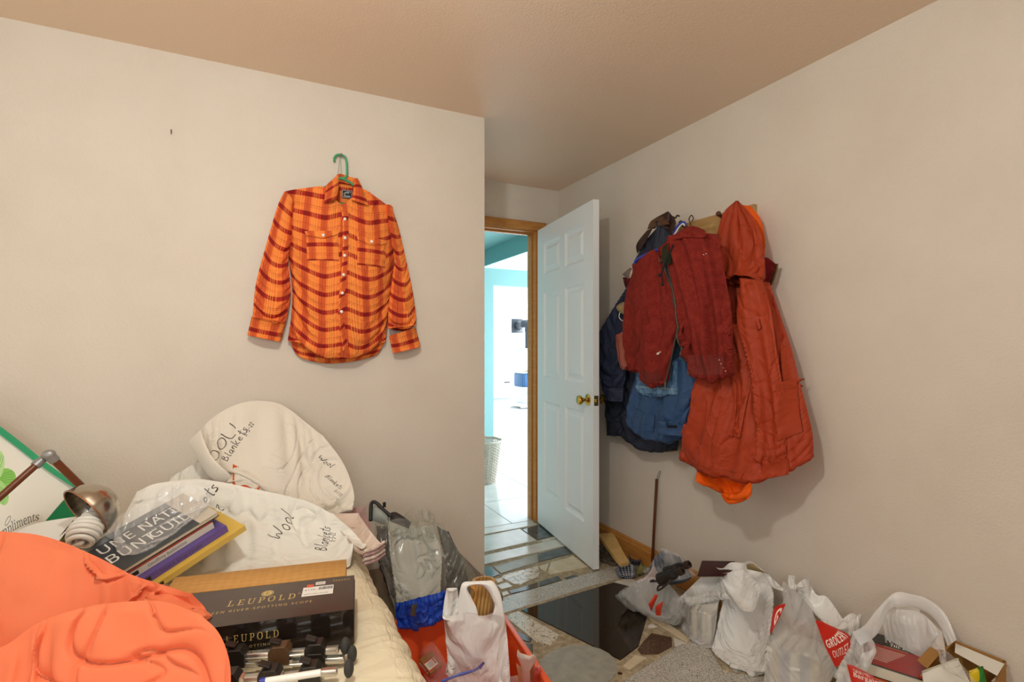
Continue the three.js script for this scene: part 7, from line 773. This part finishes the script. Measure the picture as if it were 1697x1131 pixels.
// stacked books and a fourth bag round them
{ const C = V([[1.837,.255,-.962]][0]), ry = -1.16, cov = canvasTex(512, 380, (x, w, h) => { x.fillStyle = '#1d1714'; x.fillRect(0, 0, w, h); x.fillStyle = '#a3201c'; x.fillRect(14, h * 0.34, w - 28, h * 0.62); x.fillStyle = '#f1ece2'; x.font = 'bold 74px serif'; x.fillText('COMES', w * 0.36, 70); x.font = 'bold 42px serif'; x.fillText('THE ROMER', w * 0.4, 112); x.fillStyle = '#e9dccf'; for (let k = 0; k < 9; k++) x.fillRect(w * 0.16, h * (0.44 + k * 0.045), w * (0.5 - 0.03 * k), 5); x.fillStyle = '#c9a04c'; x.fillRect(w * 0.3, 128, w * 0.4, 5); });
  const stack = [['book with black and red cover reading COMES, topmost of the stack in the fourth bag', 0.036, 0x2a1512, cov], ['white book with an orange band, second in the stack of the fourth bag', 0.03, 0xe0632c], ['dark teal book, third in the stack of the fourth bag', 0.026, 0x1f3a3e], ['cream book at the bottom of the stack in the fourth bag', 0.14, 0xd8cdb4]]; let y = C.y;
  stack.forEach(([l, t, c, art], k) => { y -= t; bookAt('book', l, [C.x - k * 0.006, y, C.z + k * 0.004], ry + k * 0.03, 0.165, t - 0.001, 0.225, c, { art }); });
  wrap('thin white carrier bag with red Bargain print and open handle, holding the stacked books', { L: [[1.779,.294,-1.059],[1.69,.291,-1.014],[1.551,.297,-.961],[1.454,.263,-.919]], R: [[1.683,.294,-.973],[1.599,.297,-.937],[1.548,.292,-.895],[1.531,.268,-.859]], T: [[1.803,.289,-1.047],[1.722,.303,-.976]], n: 40, m: 40, thick: 0.05, nrm: [-0.5, 0.4, 0.75] }, bagThin, [[2.013,0,-1.164]][0], (o) => {
    const W3 = (P) => P.map((p) => [XR - p[2], p[1], p[0]]);
    at0(o, 'handle', panel3(W3([[-1.033,.313,.25],[-1.01,.343,.22],[-1.02,.367,.14],[-1.003,.416,.07],[-.955,.429,.06],[-.914,.433,.06],[-.865,.416,.07],[-.84,.385,.08],[-.819,.359,.1]]), W3([[-1.013,.278,.24],[-.991,.31,.2],[-1,.334,.14],[-1.008,.364,.08],[-.96,.387,.06],[-.923,.39,.06],[-.891,.384,.07],[-.865,.363,.08],[-.841,.33,.1]]), { n: 8, m: 60, puff: 0.008, nrm: [-0.9, 0.2, 0.2], thick: 0.0008 }), bagThin);
    at0(o, 'bag_back', filmGeo({ L: W3([[-1.043,.295,.06],[-1.016,.263,.1],[-1.007,.203,.1]]), R: W3([[-.879,.344,.05],[-.857,.318,.08],[-.843,.28,.1]]), T: W3([[-1.028,.341,.04],[-.97,.375,.04],[-.923,.378,.04]]), nrm: [-1, 0, 0], single: true, n: 30, m: 24, thick: 0.02, slackU: 1.04, slackV: 1.04, pressure: 0.2, bend: 0.1, jitter: 0.02, steps: 60, collide: (x, y, z) => (x > XR - 0.008 ? [XR - 0.008, y, z] : null) }), bagThin);
    at0(o, 'shop_print', panel3([[1.52,.329,-.92],[1.452,.323,-.865],[1.415,.314,-.838]], [[1.534,.328,-.913],[1.541,.324,-.865],[1.526,.323,-.828],[1.495,.314,-.799]], { n: 14, m: 16, unit: true, smooth: false, nrm: [-0.5, 0.4, 0.75], puff: 0.012, thick: 0.001 }), phys(0xffffff, 0.35, { map: redSign([['GOT IT', -60, 'bold 70px sans-serif'], ['Bargain', 10, 'italic bold 84px serif']], 400, 360, 0.35) }), 'red panel with white lettering'); }); }
// box of odds and ends at the right
{ const P = [[1.932,.33,-.878],[1.92,.31,-.864],[2.008,.3,-.875],[2.005,.3,-.751],[1.961,.27,-.753],[1.761,.27,-.853]], o = thing('cardboard_box', 'open tan cardboard box of bits and pieces at the right edge against the wall', 'box', [1.84, 0, -0.74]), cd = phys(0xb08042, 0.75), wh = phys(0xece8de, 0.5);
  const W3 = (P) => P.map((p) => [XR - p[2], p[1], p[0]]), back = W3([[-.853,.322,.03],[-.731,.324,.03]]), lowb = back.map((p) => [p[0], 0.004, p[2]]);
  const dn = (p, y = 0.004) => [p[0], y, p[2]], fl = [[1.783,.26,-.859],[1.876,.26,-.731]];
  at0(o, 'box_wall', panel3([back[0], lowb[0]], [back[1], lowb[1]], { n: 6, m: 6, smooth: false, nrm: [-1, 0, 0], thick: 0.005 }), cd); at0(o, 'box_wall', panel3([back[0], lowb[0]], [fl[0], dn(fl[0])], { n: 6, m: 6, smooth: false, nrm: [0, 0, 1], thick: 0.005 }), cd); at0(o, 'box_wall', panel3([fl[0], dn(fl[0])], [fl[1], dn(fl[1])], { n: 6, m: 6, smooth: false, nrm: [-1, 0, 0], thick: 0.005 }), cd); at0(o, 'box_wall', panel3([fl[1], dn(fl[1])], [back[1], lowb[1]], { n: 6, m: 6, smooth: false, nrm: [0, 0, 1], thick: 0.005 }), cd);
  at0(o, 'box_flap', panel3([[1.972,.314,-.897],[1.813,.282,-.886]], [[1.914,.311,-.858],[1.782,.287,-.846]], { n: 6, m: 8, smooth: false, nrm: [-0.5, 0.5, 0.6], thick: 0.006 }), cd, 'raised cardboard flap'); at0(o, 'box_flap', panel3(W3([[-.843,.325,.05],[-.823,.32,.1]]), W3([[-.726,.325,.05],[-.716,.316,.12]]), { n: 8, m: 6, smooth: false, nrm: [-0.8, 0.5, 0.2], thick: 0.004 }), wh, 'white printed flap');
  const it = [['folded_carton', 'white folded carton with a brown tab inside the cardboard box', 'carton', [[1.727,.3,-.832],[1.718,.27,-.824]], [[1.875,.31,-.811],[1.839,.27,-.764]], wh], ['yellow_packet', 'yellow and green packet tucked in the cardboard box', 'packet', [[1.848,.3,-.772],[1.848,.27,-.768]], [[1.87,.32,-.751],[1.872,.27,-.748]], phys(0xe3c51c, 0.35)], ['green_packet', 'green striped packet beside the yellow one in the cardboard box', 'packet', [[1.866,.31,-.762],[1.859,.27,-.754]], [[1.849,.33,-.742],[1.88,.27,-.744]], phys(0x2f8a3c, 0.35)], ['printed_card', 'pale printed card standing at the right end of the cardboard box', 'card', [[1.891,.28,-.737],[1.971,.22,-.761]], [[1.99,.3,-.736],[2.027,.2,-.759]], wh]];
  for (const [n, l, c, L, R, m] of it) { const t = thing(n, l, c, L[0]); at0(t, 'body', panel3(L, R, { n: 8, m: 8, smooth: false, puff: 0.008, nrm: [-0.4, 0.8, 0.4], thick: 0.006 }), m); at0(t, 'edge', tube([L[0], R[0]], 0.0026, 8, 6), m === wh ? phys(0xcfc6b4, 0.6) : m); }
  const pr = thing('plastic_wrap', 'clear plastic wrap across the cardboard box', 'wrap', P[0]); at0(pr, 'film', filmGeo({ L: [[1.876,.322,-.878],[1.766,.345,-.798],[1.702,.336,-.718]], R: [[1.874,.325,-.856],[1.803,.341,-.78],[1.708,.348,-.693]], nrm: [-0.5, 0.6, 0.6], single: true, n: 14, m: 40, thick: 0.02, slackU: 1.3, slackV: 1.1, pressure: 0.2, bend: 0.03, jitter: 0.02, steps: 70 }), clearFilm()); }
{ const [p] = [[-.997,.308,0]], o = thing('wall_outlet', 'white electrical outlet plate on the right wall behind the bag handle', 'outlet', [XR, p[1], p[0]], -PI / 2), w = phys(0xf0ece2, 0.3); part('cover_plate', (() => { const g = box(0.072, 0.116, 0.006, 0, 0, 0.003, 0.0025); return g; })(), w, o); for (const s of [-1, 1]) { const r = part('receptacle', box(0.034, 0.028, 0.003, 0, s * 0.0195, 0.007, 0.006), w, o); for (const k of [-1, 1]) part('slot', box(0.0022, 0.008, 0.001, k * 0.0063, s * 0.0195 + 0.003, 0.0087), plain(0x1a1a1a), r); } part('screw', rod([0, 0, 0.006], [0, 0, 0.0072], 0.003, 0.003, 12), std(0xb8b4a8, 0.3, { metalness: 1 }), o); }

// ---- seen through the doorway: basket in the hall, stove pipe and storage boxes in the far room
{ const C = [[1.862,-4.338]][0], cx = C[0] + 0.02, cz = C[1] - 0.1, o = thing('laundry_basket', 'round white wicker laundry basket on the hall floor', 'basket', [cx, 0, cz]), wk = phys(0xdccfbe, 0.7), h = 0.37, r0 = 0.135, r1 = 0.19, NS = 40;
  const pts = (y) => lerp(r0, r1, y / h); for (let k = 0; k < NS; k++) { const a = k / NS * 2 * PI; part('basket_stake', rod([Math.cos(a) * r0, 0.004, Math.sin(a) * r0], [Math.cos(a) * r1, h, Math.sin(a) * r1], 0.0035, 0.0035, 5), wk, o); }
  for (let j = 0; j < 30; j++) { const y = 0.008 + j / 29 * (h - 0.016), ring = []; for (let k = 0; k < NS * 2; k++) { const a = k / (NS * 2) * 2 * PI, r = pts(y) + 0.0052 * (((k >> 0) % 2 ? 0 : 1) * (((k >> 1) + j) % 2 ? 1 : -1)); ring.push([Math.cos(a) * r, y, Math.sin(a) * r]); } part('weave_row', tube(ring, 0.0042, NS * 2, 4, true), wk, o); }
  const rim = (y, r, t) => Array.from({ length: 40 }, (_, k) => [Math.cos(k / 40 * 2 * PI + t) * r, y + 0.003 * Math.sin(k * 1.57), Math.sin(k / 40 * 2 * PI + t) * r]); part('rim', merge([tube(rim(h, r1, 0), 0.008, 90, 6, true), tube(rim(h + 0.006, r1 + 0.003, 0.08), 0.007, 90, 6, true)]), wk, o); part('basket_base', rod([0, 0, 0], [0, 0.008, 0], r0, r0, 32), wk, o); }
{ const D = 11.2, q = [[5.788,1.732,-11.38],[5.969,1.735,-11.38]], [a] = [[5.796,1.724,-11.38]], t = std(0x3a3f44, 0.45, { metalness: 0.4 }), o = thing('stove_pipe', 'black stove pipe elbow coming out of the far white wall', 'pipe', [a[0], 0, -11.38]), z = -11.38, s = 0.2;
  at0(o, 'wall_plate', span(a[0] - 0.16, a[0] + 0.14, a[1] - 0.17, a[1] + 0.17, z + 0.001, z + 0.016, 0.004), t); at0(o, 'collar', (() => { const g = new THREE.TorusGeometry(0.105, 0.02, 10, 32); g.translate(a[0], a[1], z + 0.03); return g; })(), t); const [b] = [[5.802,1.733,-11]], ex = a[0] + 0.05; at0(o, 'horizontal_pipe', rod([a[0], a[1], z + 0.016], [b[0] - 0.06, b[1] + 0.02, -10.9], 0.085, 0.085, 24), t); at0(o, 'elbow', tube([[b[0] - 0.1, b[1] + 0.02, -10.95], [b[0] - 0.02, b[1] + 0.02, -10.86], [b[0], b[1] - 0.06, -10.82], [b[0], b[1] - 0.16, -10.82]], 0.092, 20, 20), t); at0(o, 'vertical_pipe', rod([b[0], b[1] - 0.08, -10.82], [b[0], 0.0, -10.82], 0.085, 0.085, 24), t); }
{ const [c] = [[5.035,-.203,-9.6]], tb = thing('folding_table', 'white-covered table carrying storage boxes in the far room', 'table', [c[0] + 0.3, 0, -9.6]), wt = phys(0xf2f2f0, 0.6), top = [[5.035,.069,-9.6]][0][1]; at0(tb, 'tabletop', span(c[0] - 0.28, c[0] + 1.1, top - 0.03, top, -10.0, -9.2, 0.01), wt); at0(tb, 'cloth_front', panel3([[c[0] - 0.28, top, -9.195], [c[0] - 0.28, 0.02, -9.195]], [[c[0] + 1.1, top, -9.195], [c[0] + 1.1, 0.02, -9.195]], { n: 30, m: 6, nrm: [0, 0, 1], smooth: false }), wt);
  const Y = (py) => [[5.035,.913,-9.6]][0][1] + (600 - py) * ([[5.035,2.153,-9.6]][0][1] - [[5.035,.913,-9.6]][0][1]) / 100;
  const bx = (name, label, y0, y1, m, lid, w = 0.5) => { const o = thing(name, label, 'storage box', [c[0] + 0.12, y0, -9.6]); const h = y1 - y0, g = panel3; part('tub_body', (() => { const q = box(w, h, 0.42, 0, h / 2, 0, 0.03); return q; })(), m, o); for (let k = 0; k < 5; k++) part('rib', box(0.014, h * 0.86, 0.012, -w / 2 + 0.05 + k * 0.085, h / 2, 0.212, 0.003), m, o); part('lid', box(w + 0.05, 0.03, 0.47, 0, h + 0.012, 0, 0.012), lid, o); return o; };
  bx('storage_box', 'clear tub of colourful things, lowest of the stacked storage boxes', top, Y(643), phys(0xdfe6ea, 0.3), wt, 0.44); bx('storage_box', 'blue ribbed tub with white lid in the middle of the stacked storage boxes', Y(641), Y(618), phys(0x2a5a86, 0.35), phys(0xf0eedc, 0.4)); bx('storage_box', 'tall white tub on top of the stacked storage boxes', Y(614), Y(580), wt, wt, 0.46);
  const pk = thing('patterned_cloth', 'pink and blue patterned cloth hanging below the storage boxes', 'cloth', [c[0] + 0.2, 0, -9.19]); at0(pk, 'cloth_panel', panel3([[4.815,.393,-9.18],[4.815,.12,-9.18]], [[5.113,.382,-9.18],[5.113,.106,-9.18]], { n: 8, m: 6, nrm: [0, 0, 1], puff: 0.01 }), phys(0xffffff, 0.7, { map: tex(64, (u, v) => mixc([226, 196, 214], [150, 190, 214], 0.5 + 1.5 * fbm(u * 5, v * 5, 3, 2)), true, 3) }));
  const sm = [[4.334,.549,-9]][0], ht = thing('dark_rod', 'small dark rod sticking out left of the stacked storage boxes', 'rod', sm); at0(ht, 'grip', rod([sm[0] - 0.03, sm[1], sm[2]], [sm[0] + 0.09, sm[1], sm[2]], 0.012), plain(0x2a2c30)); at0(ht, 'support', rod([sm[0] + 0.08, sm[1], sm[2]], [sm[0] + 0.08, 0, sm[2]], 0.01), wt); }

renderer.render(scene, camera);
